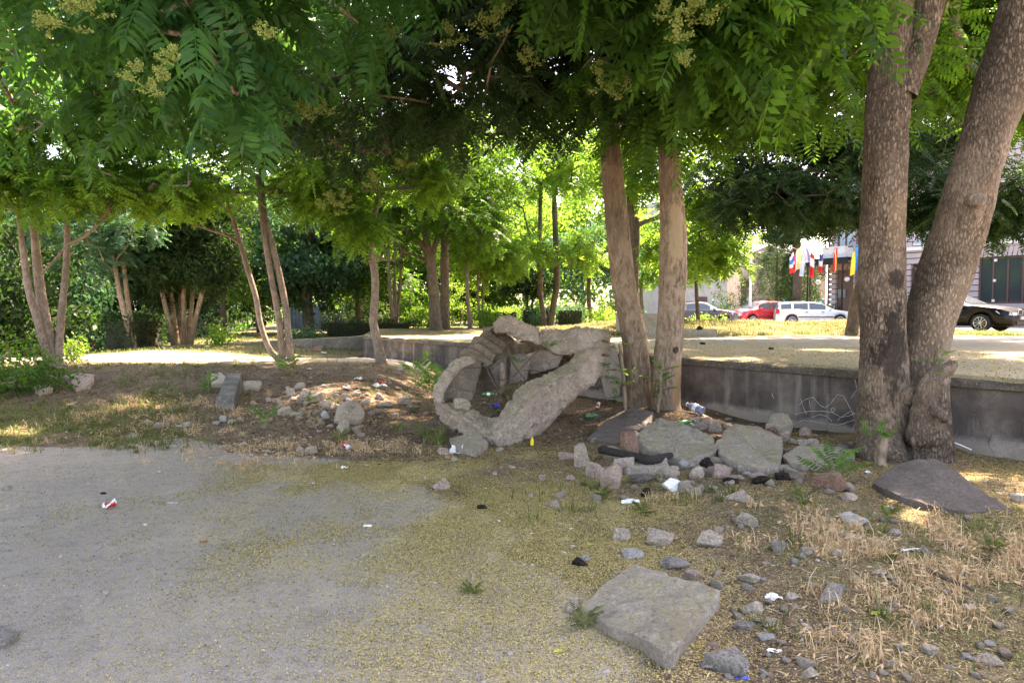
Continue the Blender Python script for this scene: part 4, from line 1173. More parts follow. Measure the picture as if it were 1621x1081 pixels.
conifer('broad clipped dark conifer left of the flags', 1228, 51, 6.2, 1.45, 3)
conifer('narrow dark conifer directly behind the flags', 1252, 50, 5.4, .9, 4)
conifer('narrow conifer right of the bare pole trunk', 1281, 51, 4.6, .8, 5)
tree('pine_tree', 'tall pine with a bare grey trunk rising behind the flags',
     [[(1263, 510, 49, .38), (1263, 490, 49, .34), (1262, 440, 49, .32), (1261, 390, 49, .3), (1258, 330, 49, .25), (1255, 260, 49, .16)]],
     [(1262, 330, 49, 2.8, 2.2, 1.8, 120), (1235, 372, 48, 1.4, 1, .6, 30)], 'needle', M_BARK_DARK, M_LEAF_DARK, 6, .9, 87, nseg=8)

# turquoise railing ---------------------------------------------------
def railing():
    a, b = Vector(C(1128, 50, .62)), Vector(C(1302, 45.5, .66))
    L = (b - a).length; t = thing('railing', 'turquoise wrought-iron railing with looped tops behind the red and white cars', 'railing', a, rotz=math.atan2(b.y - a.y, b.x - a.x))
    mt = simple('turquoise_paint', (.03, .36, .36), .45, .2)
    g = MB(); g.box(0, L, -.15, .15, -.3, .35); g.build('plinth', M_PLASTER, t)
    g = MB(); g.box(0, L, -.02, .02, .5, .55); g.box(0, L, -.02, .02, 1.28, 1.33); g.build('rail', mt, t)
    g = MB(); n = int(L / .17)
    for i in range(n):
        x = .1 + i * .17; g.tube([(x, 0, .35), (x, 0, 1.3)], .014, 5)
        if i % 3 == 0:
            h = .26 if i % 6 == 0 else .2
            g.tube([(x + .12 * math.cos(q), 0, 1.33 + h * .5 + h * .5 * math.sin(q) * 1.2) for q in np.linspace(-1.57, 4.71, 12)], .018, 5)
    g.build('picket_panel', mt, t)
    k = int(L / 2.2)
    for i in range(k + 1):
        x = L * i / k; g = MB(); g.box(x - .05, x + .05, -.05, .05, .353, 1.6); g.sphere((x, 0, 1.66), .08, 8); g.build('post', mt, t)
railing()

# street lamp
def lamp_post():
    b = Vector(C(1187, 43.5, .67)); t = thing('lamp_post', 'slender white lamp post behind the red car', 'street lamp', b)
    mw = simple('white_pole_paint', (.62, .64, .68), .4)
    g = MB(); g.tube([(0, 0, -.1), (0, 0, .25)], [.14, .14], 12); g.build('base', mw, t)
    g = MB(); g.tube([(0, 0, .2), (0, 0, 2.5), (0, 0, 7)], [.10, .085, .06], 12); g.build('pole', mw, t)
    g = MB(); g.tube([(0, 0, 7), (-.3, 0, 7.35), (-1.2, 0, 7.5)], [.05, .045, .04], 8); g.build('arm', mw, t)
    g = MB(); g.tube([(-1.1, 0, 7.5), (-1.4, 0, 7.5), (-1.8, 0, 7.46)], [.09, .13, .05], 10); g.build('lamp_head', mw, t)
lamp_post()

# ------------------------------------------------------------------ hotel
HD0 = (1310, 46.0); HD1 = (1621, 36.0)
HO = np.array([XD(*HD0), HD0[1]]); HE = np.array([XD(*HD1), HD1[1]])
HL = np.linalg.norm(HE - HO); HDIR = (HE - HO) / HL; HIN = np.array([-HDIR[1], HDIR[0]])
HZ = .66
hotel = thing('hotel_building', 'pinkish hotel with grooved masonry, dark porch, brown window frames and white balcony', 'hotel', (HO[0], HO[1], HZ), rotz=math.atan2(HDIR[1], HDIR[0]))
def hx(px):
    k = (px - 810.5) / F                # x = k*y on the line HO + s*HDIR
    s = (k * HO[1] - HO[0]) / (HDIR[0] - k * HDIR[1]); return s
def hzz(px, py):
    s = hx(px); y = HO[1] + HDIR[1] * s; return W(px, py, y).z - HZ
def hotel_build():
    M_H = simple('mauve_masonry', (.41, .355, .365), .85, vary=.06, scale=1.5, bump=.1)
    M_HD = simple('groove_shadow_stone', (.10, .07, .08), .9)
    M_W = simple('white_stucco', (.66, .65, .66), .7, vary=.04)
    M_BK = simple('black_iron', (.02, .02, .025), .4, .5)
    HT = 11
    LEN = HL + 14
    # openings (s0,s1,z0,z1)
    ops = []
    def op(a, b, c, d): ops.append((hx(a), hx(b), hzz((a + b) / 2, d), hzz((a + b) / 2, c))); return ops[-1]
    door = (hx(1321), hx(1349), -.05, hzz(1335, 428))
    big = (hx(1546), hx(1640), hzz(1585, 481), hzz(1585, 406))
    sm = (hx(1439), hx(1454), hzz(1446, 458), hzz(1446, 423))
    up1 = (hx(1322), hx(1347), hzz(1335, 392), hzz(1335, 358))
    up2 = (hx(1440), hx(1473), hzz(1455, 388), hzz(1455, 350))
    up3 = (hx(1560), hx(1600), hzz(1580, 355), hzz(1580, 300))
    up4 = (hx(1385), hx(1410), hzz(1398, 388), hzz(1398, 350))
    opens = [door, big, sm, up1, up2, up3, up4]
    g = MB()
    # backing wall, split round the openings course by course; the grooves are real recesses
    z = -.4; k = 0; course = .34
    while z < HT:
        z1 = z + course
        segs = [(0.0, LEN)]
        for (a, b, c, d) in opens:
            if z1 - .02 > c and z + .02 < d:
                ns = []
                for (p, q) in segs:
                    if b <= p or a >= q: ns.append((p, q)); continue
                    if a > p: ns.append((p, a))
                    if b < q: ns.append((b, q))
                segs = ns
        for (p, q) in segs:
            g.box(p, q, 0, .3, z + .05, z1)
        z = z1; k += 1
    g.build('masonry', M_H, hotel)
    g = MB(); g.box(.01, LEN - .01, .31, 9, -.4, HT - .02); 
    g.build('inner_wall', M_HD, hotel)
    g = MB(); g.box(.01, LEN - .01, .02, .29, -.4, HT)  # groove backs only where there is masonry
    # (skipped: backs are given by inner_wall)
    g = MB(); g.box(-.25, LEN + .2, -.35, .5, HT + .003, HT + .45); g.box(-.1, LEN, -.12, -.004, hzz(1455, 396), hzz(1455, 396) + .22); g.build('cornice', M_W, hotel)
    def window(o, nm='window', cols=2, mat=M_BROWN, d=.12, glass=M_GLASS, cols_w=.09):
        a, b, c, e = o
        g = MB(); w = .09
        g.box(a + .004, a + w, d, d + .1, c, e); g.box(b - w, b - .004, d, d + .1, c, e); g.box(a + w, b - w, d + .004, d + .09, c, c + w); g.box(a + w, b - w, d + .004, d + .09, e - w, e)
        for i in range(1, cols):
            m = a + (b - a) * i / cols; g.box(m - cols_w / 2, m + cols_w / 2, d - .004, d + .104, c + w, e - w)
        fr = g.build(nm, mat, hotel)
        g = MB(); g.box(a + w, b - w, d + .04, d + .05, c + w, e - w); g.build('glass', glass, fr)
        return fr
    window(big, 'shopfront_window', 4, M_BROWN, .1)
    window(sm); window(up1, cols=2, glass=simple('pale_reflecting_glass', (.35, .42, .5), .1)); window(up2, mat=M_W, glass=MATS['pale_reflecting_glass']); window(up3, mat=M_W); window(up4, mat=M_W)
    # blinds in the small window
    g = MB(); a, b, c, e = sm
    for i in range(6): zz = c + .15 + i * (e - c - .25) / 6; g.box(a + .35, b - .1, .1, .115, zz, zz + .12)
    g.build('blind', M_W, hotel)
    # door recess and leaf
    a, b, c, e = door
    g = MB(); g.box(a + .005, b - .005, .22, .3, c, e - .005); d = g.build('door', simple('brown_door', (.13, .075, .06), .55), hotel)
    g = MB(); g.tube([(b - .25, .19, 1.0), (b - .25, .19, 1.5)], .02, 6); g.build('handle', simple('steel', (.6, .6, .62), .3, .9), d)
    g = MB(); x = hx(1329); g.box(x - .28, x + .28, .14, .22, hzz(1329, 471), hzz(1329, 458)); g.build('intercom_panel', simple('grey_panel', (.22, .24, .28), .4, .5), hotel)
    # porch canopy with iron posts and scrollwork
    g = MB(); x0, x1 = hx(1311) - .6, hx(1364); zt_ = hzz(1335, 410)
    g.box(x0, x1, -1.6, -.004, zt_ - .1, zt_); g.box(x0, x1, -1.62, -1.56, zt_ - .42, zt_ - .103); g.build('porch_canopy', M_BK, hotel)
    for x in (x0 + .08, x1 - .4):
        g = MB(); g.tube([(x, -1.5, -.1), (x, -1.5, zt_ - .1)], .06, 8); g.sphere((x, -1.5, .2), .1, 8); g.build('porch_post', M_BK, hotel)
        g = MB()
        for s in np.linspace(.2, 1.2, 4):
            g.tube([(x, -1.5 + s * .9 + .12 * math.cos(q), zt_ - .35 - .12 * math.sin(q)) for q in np.linspace(0, 5.5, 10)], .012, 4)
        g.tube([(x, -1.4, zt_ - 1.0), (x, -.8, zt_ - .45), (x, -.1, zt_ - .14)], .02, 5); g.build('scroll_bracket', M_BK, hotel)
    g = MB(); g.box(a - .35, b + .35, -.12, -.004, e + .01, e + .45); g.build('door_lintel', simple('brown_brick', (.3, .2, .16), .9, bump=.3), hotel)
    # balcony above
    g = MB(); bx0, bx1 = hx(1313), hx(1349); bz0, bz1 = hzz(1330, 411), hzz(1330, 394)
    g.box(bx0, bx1, -.9, -.004, bz0 + .0, bz0 + .15); g.box(bx0, bx1, -.9, -.8, bz0 + .153, bz1); g.box(bx0, bx0 + .1, -.797, -.004, bz0 + .153, bz1); g.box(bx1 - .1, bx1, -.797, -.004, bz0 + .153, bz1)
    g.box(bx0 - .06, bx1 + .06, -.96, -.7, bz1 + .003, bz1 + .08); g.box(bx0 + .2, bx1 - .2, -.915, -.902, bz0 + .25, bz1 - .08)
    g.build('balcony', M_W, hotel)
    g = MB(); x = hx(1311); g.tube([(x, -.08, -.2), (x, -.08, HT)], .06, 8); g.build('downpipe', simple('dark_pipe', (.10, .08, .12), .5), hotel)
    g = MB(); x = hx(1355); g.tube([(x, -.08, -.2), (x, -.08, HT)], .06, 8); g.build('downpipe', MATS['dark_pipe'], hotel)
    for (px, py) in ((1572, 412), (1571, 444), (1570, 476)):
        x = hx(px); zz = hzz(px, py); g = MB(); g.box(x - .07, x + .07, .04, .09, zz - .07, zz + .07); g.build('square_light', M_W, hotel)
    # slanted awning strip over the shopfront
    g = MB(); a, b, c, e = big; n = 12
    for i in range(n):
        xa = a + (b - a) * i / n; xb = a + (b - a) * (i + 1) / n - .05
        g.add([(xa, -.03, e + .02), (xb, -.03, e + .02), (xb + .1, -.03, e + .55), (xa + .1, -.03, e + .55), (xa, 0, e + .02), (xb, 0, e + .02), (xb + .1, 0, e + .55), (xa + .1, 0, e + .55)],
              [[0, 1, 2, 3], [7, 6, 5, 4], [0, 4, 5, 1], [1, 5, 6, 2], [2, 6, 7, 3], [3, 7, 4, 0]])
    g.build('flat_arch', M_H, hotel)
hotel_build()
def hworld(s, y, z): p = HO + HDIR * s + HIN * y; return Vector((p[0], p[1], HZ + z))

# globes
for (px, py, lb) in ((1295, 447, 'white globe lamp on a bracket left of the hotel porch'), (1341, 442, 'white globe lamp hanging inside the hotel porch')):
    s = hx(px); z = hzz(px, py)
    c = hworld(s, -1.2 if px > 1300 else -.5, z)
    D = c.y; c = W(px, py, D)
    t = thing('globe_lamp', lb, 'lamp', c)
    g = MB(); g.sphere((0, 0, 0), .16, 14); g.build('globe', simple('opal_glass', (.75, .75, .78), .2), t, smooth=True)
    g = MB()
    if px < 1300: g.tube([(0, 0, 0), (.35, .1, .35), (.85, .2, .9)], .02, 5)
    else: g.tube([(0, 0, .14), (0, 0, .5)], .015, 5)
    g.build('bracket', MATS['black_iron'], t)

# flags: each pole slants out of the porch, cloth hangs in folds
def flag(label, px_pole, py_top, px_c, py0, py1, w, D, cols, seed, vert=False, slant=0):
    """cloth drawn between pixel rows py0..py1, width w px, hanging from a slanted pole"""
    top = W(px_pole, py_top, D)
    t = thing('flag', label, 'flag', top, 'national flags on slanted poles over the hotel porch')
    foot = W(1312, 418, 45.2)
    g = MB(); foot2 = top.lerp(foot, min(1, 2.0 / (foot - top).length)); g.tube([tuple(top + Vector((0, 0, .02))), tuple(foot2)], .018, 6)
    g.sphere(tuple(top), .035, 8); g.build('pole', simple('pole_metal', (.5, .5, .55), .35, .6), t, world=True)
    nx, nz = 18, 14; r = random.Random(seed); vv = []; mi = []
    Wd = w / F * D; H = (py1 - py0) / F * D
    c0 = W(px_c, py0, D)
    for j in range(nz + 1):
        v = j / nz
        for i in range(nx + 1):
            u_ = i / nx
            x = (u_ - .5) * Wd * (.55 + .45 * v) + slant * v * Wd
            y = .10 * math.sin(u_ * 9 + seed) * (.4 + v) + .04 * math.sin(v * 5 + u_ * 4)
            z = -v * H - .12 * H * math.sin(u_ * 3.1 + seed) * (1 - v * .3) - (1 - u_) * .1 * H
            vv.append((c0.x + x, c0.y + y, c0.z + z))
    ff = []
    for j in range(nz):
        for i in range(nx):
            ff.append([j * (nx + 1) + i, j * (nx + 1) + i + 1, (j + 1) * (nx + 1) + i + 1, (j + 1) * (nx + 1) + i])
            q = (i + .5) / nx if vert else (j + .5) / nz
            mi.append(min(len(cols) - 1, int(q * len(cols))))
    ms = [simple('cloth_%s' % '_'.join('%d' % int(100 * c) for c in cc), cc, .85, vary=.04) for cc in cols]
    o = meshobj('cloth', np.array(vv), ff, None, t, True, True, mats=ms, midx=mi)
    s = o.modifiers.new('thick', 'SOLIDIFY'); s.thickness = .006
WH, RD, BL, YE, OR, NV = (.72, .72, .74), (.62, .03, .04), (.03, .16, .55), (.75, .55, .08), (.7, .35, .05), (.05, .06, .25)
flag('white, blue and red flag, leftmost of the row', 1244, 400, 1253, 402, 427, 8, 41.0, [WH, BL, WH, RD], 1, False, .3)
flag('large red, white and pale yellow flag', 1250, 390, 1262, 396, 428, 17, 41.4, [RD, WH, (.75, .6, .25)], 2, True, -.1)
flag('pale blue-grey and white flag flying upwards behind the yellow one', 1268, 394, 1274, 394, 416, 16, 41.8, [(.35, .45, .7), WH, (.2, .25, .55)], 3, True, .25)
flag('white and light blue flag drooping lowest', 1276, 414, 1271, 414, 437, 9, 41.2, [(.35, .5, .75), WH, (.35, .5, .75)], 4, True, -.3)
flag('white flag with red bands, fifth along the row', 1285, 394, 1286, 398, 436, 11, 41.5, [RD, WH, WH, RD, RD], 5, False, 0)
flag('blue, white and red striped flag left of the porch post', 1299, 396, 1300, 399, 428, 9, 41.7, [NV, WH, RD], 6, False, 0)
flag('narrow red and yellow flag in front of the balcony', 1323, 390, 1323, 393, 425, 7, 41.9, [RD, YE, RD], 7, True, 0)
flag('yellow and bright blue flag at the right post of the porch', 1357, 388, 1354, 394, 430, 13, 41.3, [(.72, .62, .06), (.02, .28, .72)], 8, True, 0)

# planter by the door
def planter():
    p = hworld(hx(1340), -1.3, 0); t = thing('planter', 'white urn planter with a small shrub beside the hotel door', 'planter', p)
    z0 = 0
    prof = [(.16, 0), (.2, .05), (.12, .12), (.2, .25), (.34, .55), (.42, .75), (.44, .8)]
    g = MB(); n = 16; vv = [(r * math.cos(k * 6.283 / n), r * math.sin(k * 6.283 / n), z) for (r, z) in prof for k in range(n)]
    ff = [[i * n + k, i * n + (k + 1) % n, (i + 1) * n + (k + 1) % n, (i + 1) * n + k] for i in range(len(prof) - 1) for k in range(n)] + [[(len(prof) - 1) * n + k for k in range(n)]]
    g.add(vv, ff); g.build('urn', MATS['white_stucco'], t, smooth=True)
    r = np.random.default_rng(3); d = r.normal(size=(60, 3)); d /= np.linalg.norm(d, axis=1, keepdims=True)
    P = np.array(p) + np.array([0, 0, 1.0]) + d * np.array([.36, .36, .26])
    V, Q, lv = place_tpl('sprig', P, d, np.full(60, .22), .5, r); meshobj('shrub', V, Q, M_LEAF_DARK, t, attr={'lv': ('FACE', lv)})
planter()

# ------------------------------------------------------------------ cars
M_TYRE = simple('tyre_rubber', (.02, .02, .02), .8); M_RIM = simple('alloy', (.5, .5, .53), .3, .8); M_CGL = simple('car_glass', (.07, .09, .10), .06, spec=1.0, coat=.5)
M_BLKPL = simple('black_trim', (.025, .025, .028), .5); M_HEAD = simple('headlight_lens', (.6, .62, .66), .1, spec=.9); M_RED = simple('tail_lens', (.45, .02, .02), .15, spec=.8)
def car(label, cat, px, D, yaw, paint, kind='wagon', L=4.5, Wd=1.75, H=1.45, seed=0, plate=None, on='t', zc=None, name='parked_car', grille=None, roofrails=False):
    x0 = XD(px, D); z0 = zc if zc is not None else (tz(px, D) if on == 't' else gz(px, D))
    t = thing(name, label, cat, (x0, D, z0), 'cars parked along the street', R(yaw))
    h2 = Wd / 2; S = L / 4.5
    if kind == 'wagon': top = [(-2.25, .62), (-2.2, .96), (-2.0, 1.38), (-1.4, 1.46), (-.2, 1.47), (.35, 1.40), (1.1, .98), (1.9, .86), (2.18, .74), (2.25, .5)]
    elif kind == 'hatch': top = [(-2.2, .62), (-2.15, 1.0), (-1.75, 1.42), (-1.0, 1.50), (.0, 1.52), (.5, 1.42), (1.35, 1.02), (1.95, .86), (2.18, .72), (2.25, .5)]
    else: top = [(-2.25, .6), (-2.2, .98), (-1.75, 1.06), (-1.0, 1.40), (-.2, 1.47), (.25, 1.42), (1.0, 1.0), (1.85, .88), (2.18, .74), (2.25, .5)]
    tx = [a * S for a, _ in top]; tzv = [b * H / 1.47 for _, b in top]
    def topz(x): return float(np.interp(x, tx, tzv))
    def belt(x): return .94 * H / 1.47 + .02 * x / L
    def hw(x): e = abs(x) / (L / 2); return h2 * (1 - .10 * max(0, e - .55) / .45 - .14 * max(0, e - .88) / .12)
    xs = sorted(set(list(np.linspace(-L / 2, L / 2, 46)) + tx)); prof = []
    wheels = (-1.33 * S, 1.36 * S); RW = .32 * (H / 1.47) ** .3
    for x in xs:
        zt_ = topz(x); b = min(belt(x), zt_ - .03); w = hw(x)
        zb = .22
        for wx in wheels:
            q = abs(x - wx)
            if q < RW + .06: zb = max(zb, RW + math.sqrt(max(0, (RW + .06) ** 2 - q * q)) - .0)
        gh_ = zt_ - b; wt = w - .06 - min(.22, gh_ * .42)
        prof.append([(w - .05, min(zb, b - .05)), (w, min(zb + .08, b - .04)), (w + .01, (min(zb + .08, b - .04) + b) / 2), (w - .02, b), (w - .05, b + .012), (wt, zt_ - .035), (wt - .12, zt_ - .003), (0, zt_ + .012)])
    n = len(prof[0]); vv = []; ff = []; fm = []
    for x, p in zip(xs, prof):
        for (y, z) in p: vv.append((x, y, z))
        for (y, z) in p[:-1][::-1]: vv.append((x, -y, z))
    m = 2 * n - 1
    for i in range(len(xs) - 1):
        for k in range(m - 1): ff.append([i * m + k, (i + 1) * m + k, (i + 1) * m + k + 1, i * m + k + 1])
    ff += [[k for k in range(m)], [(len(xs) - 1) * m + k for k in range(m)][::-1]]
    body = meshobj('body', np.array(vv), ff, paint, t, False, False)
    bmx = bmesh.new(); bmx.from_mesh(body.data); bmesh.ops.recalc_face_normals(bmx, faces=bmx.faces); bmx.to_mesh(body.data); bmx.free()
    for p_ in body.data.polygons: p_.use_smooth = len(p_.vertices) == 4
    g = MB(); g.box(-L / 2 + .2, L / 2 - .2, -h2 + .16, h2 - .16, .2, .6); g.build('underbody', M_BLKPL, t)
    # side glass between belt and roof
    def sidept(x, f, off):
        zt_ = topz(x); b = min(belt(x), zt_ - .03); w = hw(x); gh_ = zt_ - b; wt = w - .06 - min(.22, gh_ * .42)
        y0, z0_ = w - .05, b + .012; y1, z1 = wt, zt_ - .035
        return y0 + (y1 - y0) * f + off, z0_ + (z1 - z0_) * f
    gx = [x for x in np.linspace(-L / 2, L / 2, 400) if topz(x) - belt(x) > .30]
    xa, xb = gx[0] + .05, gx[-1] - .02
    cuts = {'wagon': [.0, .27, .62, 1], 'hatch': [0, .22, .6, 1], 'sedan': [.0, .18, .55, 1]}[kind]
    for sgn in (1, -1):
        for c0, c1 in zip(cuts, cuts[1:]):
            a = xa + (xb - xa) * c0 + .04; b = xa + (xb - xa) * c1 - .04; v = []; k = 8
            for i in range(k + 1):
                x = a + (b - a) * i / k
                for f in (.1, .88): y, z = sidept(x, f, .012); v.append((x, sgn * y, z))
            meshobj('side_window', np.array(v), [[2 * i, 2 * i + 2, 2 * i + 3, 2 * i + 1] if sgn < 0 else [2 * i, 2 * i + 1, 2 * i + 3, 2 * i + 2] for i in range(k)], M_CGL, t, False, False)
        for xx in ((-.5 * S, .42 * S)):
            g = MB(); y = hw(xx) + .012; g.box(xx - .1, xx + .06, sgn * y - .012, sgn * y + .012, belt(xx) - .14, belt(xx) - .10); g.build('door_handle', paint if kind != 'wagon' else M_BLKPL, t)
        g = MB(); y = hw(0) + .0; g.box(-1.0 * S, 1.0 * S, sgn * y - .01 + (.015 if sgn > 0 else -.015), sgn * y + .01 + (.015 if sgn > 0 else -.015), .5, .55); g.build('side_moulding', M_BLKPL, t)
        xm = .78 * S; g = MB(); y = hw(xm) + .09; g.sphere((xm, sgn * y, belt(xm) + .06), .11, 8, 0, .6); g.tube([(xm, sgn * (y - .14), belt(xm)), (xm, sgn * y, belt(xm) + .04)], .02, 5); g.build('wing_mirror', paint, t)
    def screen(nm, xa_, xb_, inset):
        v = []; k = 4; mm = 6
        for i in range(k + 1):
            x = xa_ + (xb_ - xa_) * i / k; zt_ = topz(x); b = min(belt(x), zt_ - .03); gh_ = zt_ - b; wt = hw(x) - .06 - min(.22, gh_ * .42) - .06
            for j in range(mm + 1): y = -wt + 2 * wt * j / mm; v.append((x, y, zt_ + .022 - .012 * (abs(y) / wt) ** 2))
        sg = 1 if xb_ > xa_ else -1
        meshobj(nm, np.array(v), [[i * (mm + 1) + j, (i + 1) * (mm + 1) + j, (i + 1) * (mm + 1) + j + 1, i * (mm + 1) + j + 1][::sg] for i in range(k) for j in range(mm)], M_CGL, t, False, False)
    screen('windscreen', tx[5] + .06, tx[6] - .04, 0)
    if kind == 'sedan': screen('rear_window', tx[2] + .08, tx[3] - .03, 0)
    else:
        v = []; zb_, zu = belt(-L / 2) + .06, tzv[2] - .05
        xa2 = float(np.interp(zb_, [tzv[1], tzv[2]], [tx[1], tx[2]])) - .02; xb2 = float(np.interp(zu, [tzv[1], tzv[2]], [tx[1], tx[2]])) - .02
        meshobj('rear_window', np.array([(xa2, -.6, zb_), (xa2, .6, zb_), (xb2, .52, zu), (xb2, -.52, zu)]), [[0, 3, 2, 1]], M_CGL, t, False, False)
    for wx in wheels:
        for sgn in (1, -1):
            y1 = sgn * (h2 - .0); y0 = sgn * (h2 - .2)
            g = MB(); g.tube([(wx, y0, RW), (wx, y1, RW)], RW, 24); g.tube([(wx, y1 - sgn * .001, RW), (wx, y1 + sgn * .012, RW)], [RW * .93, RW * .86], 24); w = g.build('wheel', M_TYRE, t)
            g = MB(); yy = y1 + sgn * .016
            g.tube([(wx, yy - sgn * .02, RW), (wx, yy, RW)], RW * .18, 10)
            for k in range(10):
                a = k * 6.283 / 10; p0 = (wx + .04 * math.cos(a), yy, RW + .04 * math.sin(a)); p1 = (wx + RW * .64 * math.cos(a), yy, RW + RW * .64 * math.sin(a)); g.tube([p0, p1], [.018, .022], 5)
            rg = [(wx + RW * .66 * math.cos(q), yy, RW + RW * .66 * math.sin(q)) for q in np.linspace(0, 6.283, 25)]; g.tube(rg, .02, 5); g.build('rim', M_RIM, w)
    xf = L / 2
    for sgn in (1, -1):
        g = MB(); y = sgn * (h2 * .72); z = .66 * H / 1.47
        v = [(xf - .52, sgn * (hw(xf - .52) + .006), z + .10), (xf - .1, sgn * (h2 * .80), z + .06), (xf + .012, sgn * h2 * .5, z + .05), (xf + .012, sgn * h2 * .5, z - .06), (xf - .05, sgn * (h2 * .80 + .0), z - .06), (xf - .4, sgn * (hw(xf - .4) + .012), z - .0)]
        g.add(v, [[0, 1, 4, 5], [1, 2, 3, 4]] if sgn < 0 else [[5, 4, 1, 0], [4, 3, 2, 1]]); g.build('headlight', M_HEAD, t)
        g = MB(); v = [(-xf - .012, sgn * h2 * .82, .7), (-xf - .012, sgn * h2 * .55, .7), (-xf + .03, sgn * h2 * .55, 1.0), (-xf + .03, sgn * h2 * .8, 1.0), (-xf + .2, sgn * (hw(-xf + .2) + .012), .98), (-xf + .2, sgn * (hw(-xf + .2) + .012), .72)]
        g.add(v, [[0, 1, 2, 3], [5, 0, 3, 4]] if sgn < 0 else [[3, 2, 1, 0], [4, 3, 0, 5]]); g.build('tail_light', M_RED, t)
    if grille == 'twin':
        for sgn in (1, -1):
            g = MB(); g.box(xf + .004, xf + .03, sgn * .25 - .17, sgn * .25 + .17, .62, .78); gr = g.build('grille', M_BLKPL, t)
            ring = [(xf + .03, sgn * .25 + .18 * max(-1, min(1, 1.35 * math.cos(q))), .70 + .09 * max(-1, min(1, 1.35 * math.sin(q)))) for q in np.linspace(0, 6.283, 25)]
            g = MB(); g.tube(ring, .014, 5); g.build('grille_surround', M_RIM, gr)
    else:
        g = MB(); g.box(xf + .002, xf + .02, -.42, .42, .56, .66); g.build('grille', M_BLKPL, t)
    g = MB(); g.box(xf - .02, xf + .03, -h2 * .55, h2 * .55, .28, .38); g.build('air_intake', M_BLKPL, t)
    if plate:
        g = MB(); g.box(xf + .034, xf + .042, -.26, .26, .45, .56); pl = g.build('number_plate', simple('plate_white', (.7, .7, .7), .4), t)
        g = MB(); g.box(xf + .043, xf + .045, -.26, -.215, .452, .558); g.build('blue_band', simple('plate_blue', (.02, .1, .5), .4), pl)
        cu = bpy.data.curves.new('plate_text', 'FONT'); cu.body = plate; cu.size = .095; cu.align_x = 'CENTER'; cu.align_y = 'CENTER'; cu.extrude = .001
        o0 = bpy.data.objects.new('plate_text_curve', cu); COL.objects.link(o0); bpy.context.view_layer.update()
        me = bpy.data.meshes.new_from_object(o0.evaluated_get(bpy.context.evaluated_depsgraph_get())); bpy.data.objects.remove(o0)
        o = bpy.data.objects.new('plate_text', me); COL.objects.link(o); o.data.materials.append(M_BLKPL); o.parent = pl
        o.location = (xf + .046, .02, .505); o.rotation_euler = (R(90), 0, R(90))
    if roofrails:
        for sgn in (1, -1): g = MB(); g.tube([(-1.5, sgn * .58, 1.47), (-1.3, sgn * .58, 1.53), (.0, sgn * .58, 1.53), (.2, sgn * .58, 1.46)], .016, 5); g.build('roof_rail', M_BLKPL, t)
    return t
def paint(n, c, rough=.25): return simple(n, c, rough, 0, .6, .02, coat=.6)
car('white estate car parked in front of the turquoise railing', 'car', 1287, 42, -14, paint('white_paint', (.72, .73, .75)), 'wagon', 4.5, 1.72, 1.45)
car('red hatchback partly hidden by the white estate car', 'car', 1205, 44, 197, paint('red_paint', (.55, .02, .03)), 'hatch', 4.1, 1.7, 1.48)
car('black and silver saloon left of the red hatchback', 'car', 1112, 43, -20, paint('dark_paint', (.05, .05, .06)), 'sedan', 4.5, 1.75, 1.45)
car('glossy black saloon with twin chrome grilles and spoked alloy wheels in front of the hotel', 'car', 1500, 26.5, -56, simple('black_paint', (.004, .004, .006), .3, 0, .35, .02), 'sedan', 4.9, 1.86, 1.46, plate='CJ 22 XMC', grille='twin')
car('silver-blue saloon mostly hidden behind the massive tree', 'car', 1440, 36, -30, paint('silver_blue_paint', (.35, .42, .5)), 'sedan', 4.5, 1.75, 1.45)
car('pale blue car just entering at the right edge', 'car', 1728, 31, -40, paint('pale_blue_paint', (.45, .55, .68)), 'hatch', 4.2, 1.74, 1.5)
car('magenta hatchback in the lower street seen beyond the path', 'car', 118, 31, 175, paint('magenta_paint', (.30, .02, .10)), 'hatch', 4.1, 1.7, 1.5, on='g', zc=-1.45)
car('bright blue car at the far left edge behind the bush', 'car', -22, 29, 178, paint('bright_blue_paint', (.02, .16, .5)), 'hatch', 4.0, 1.7, 1.5, on='g', zc=-1.75)

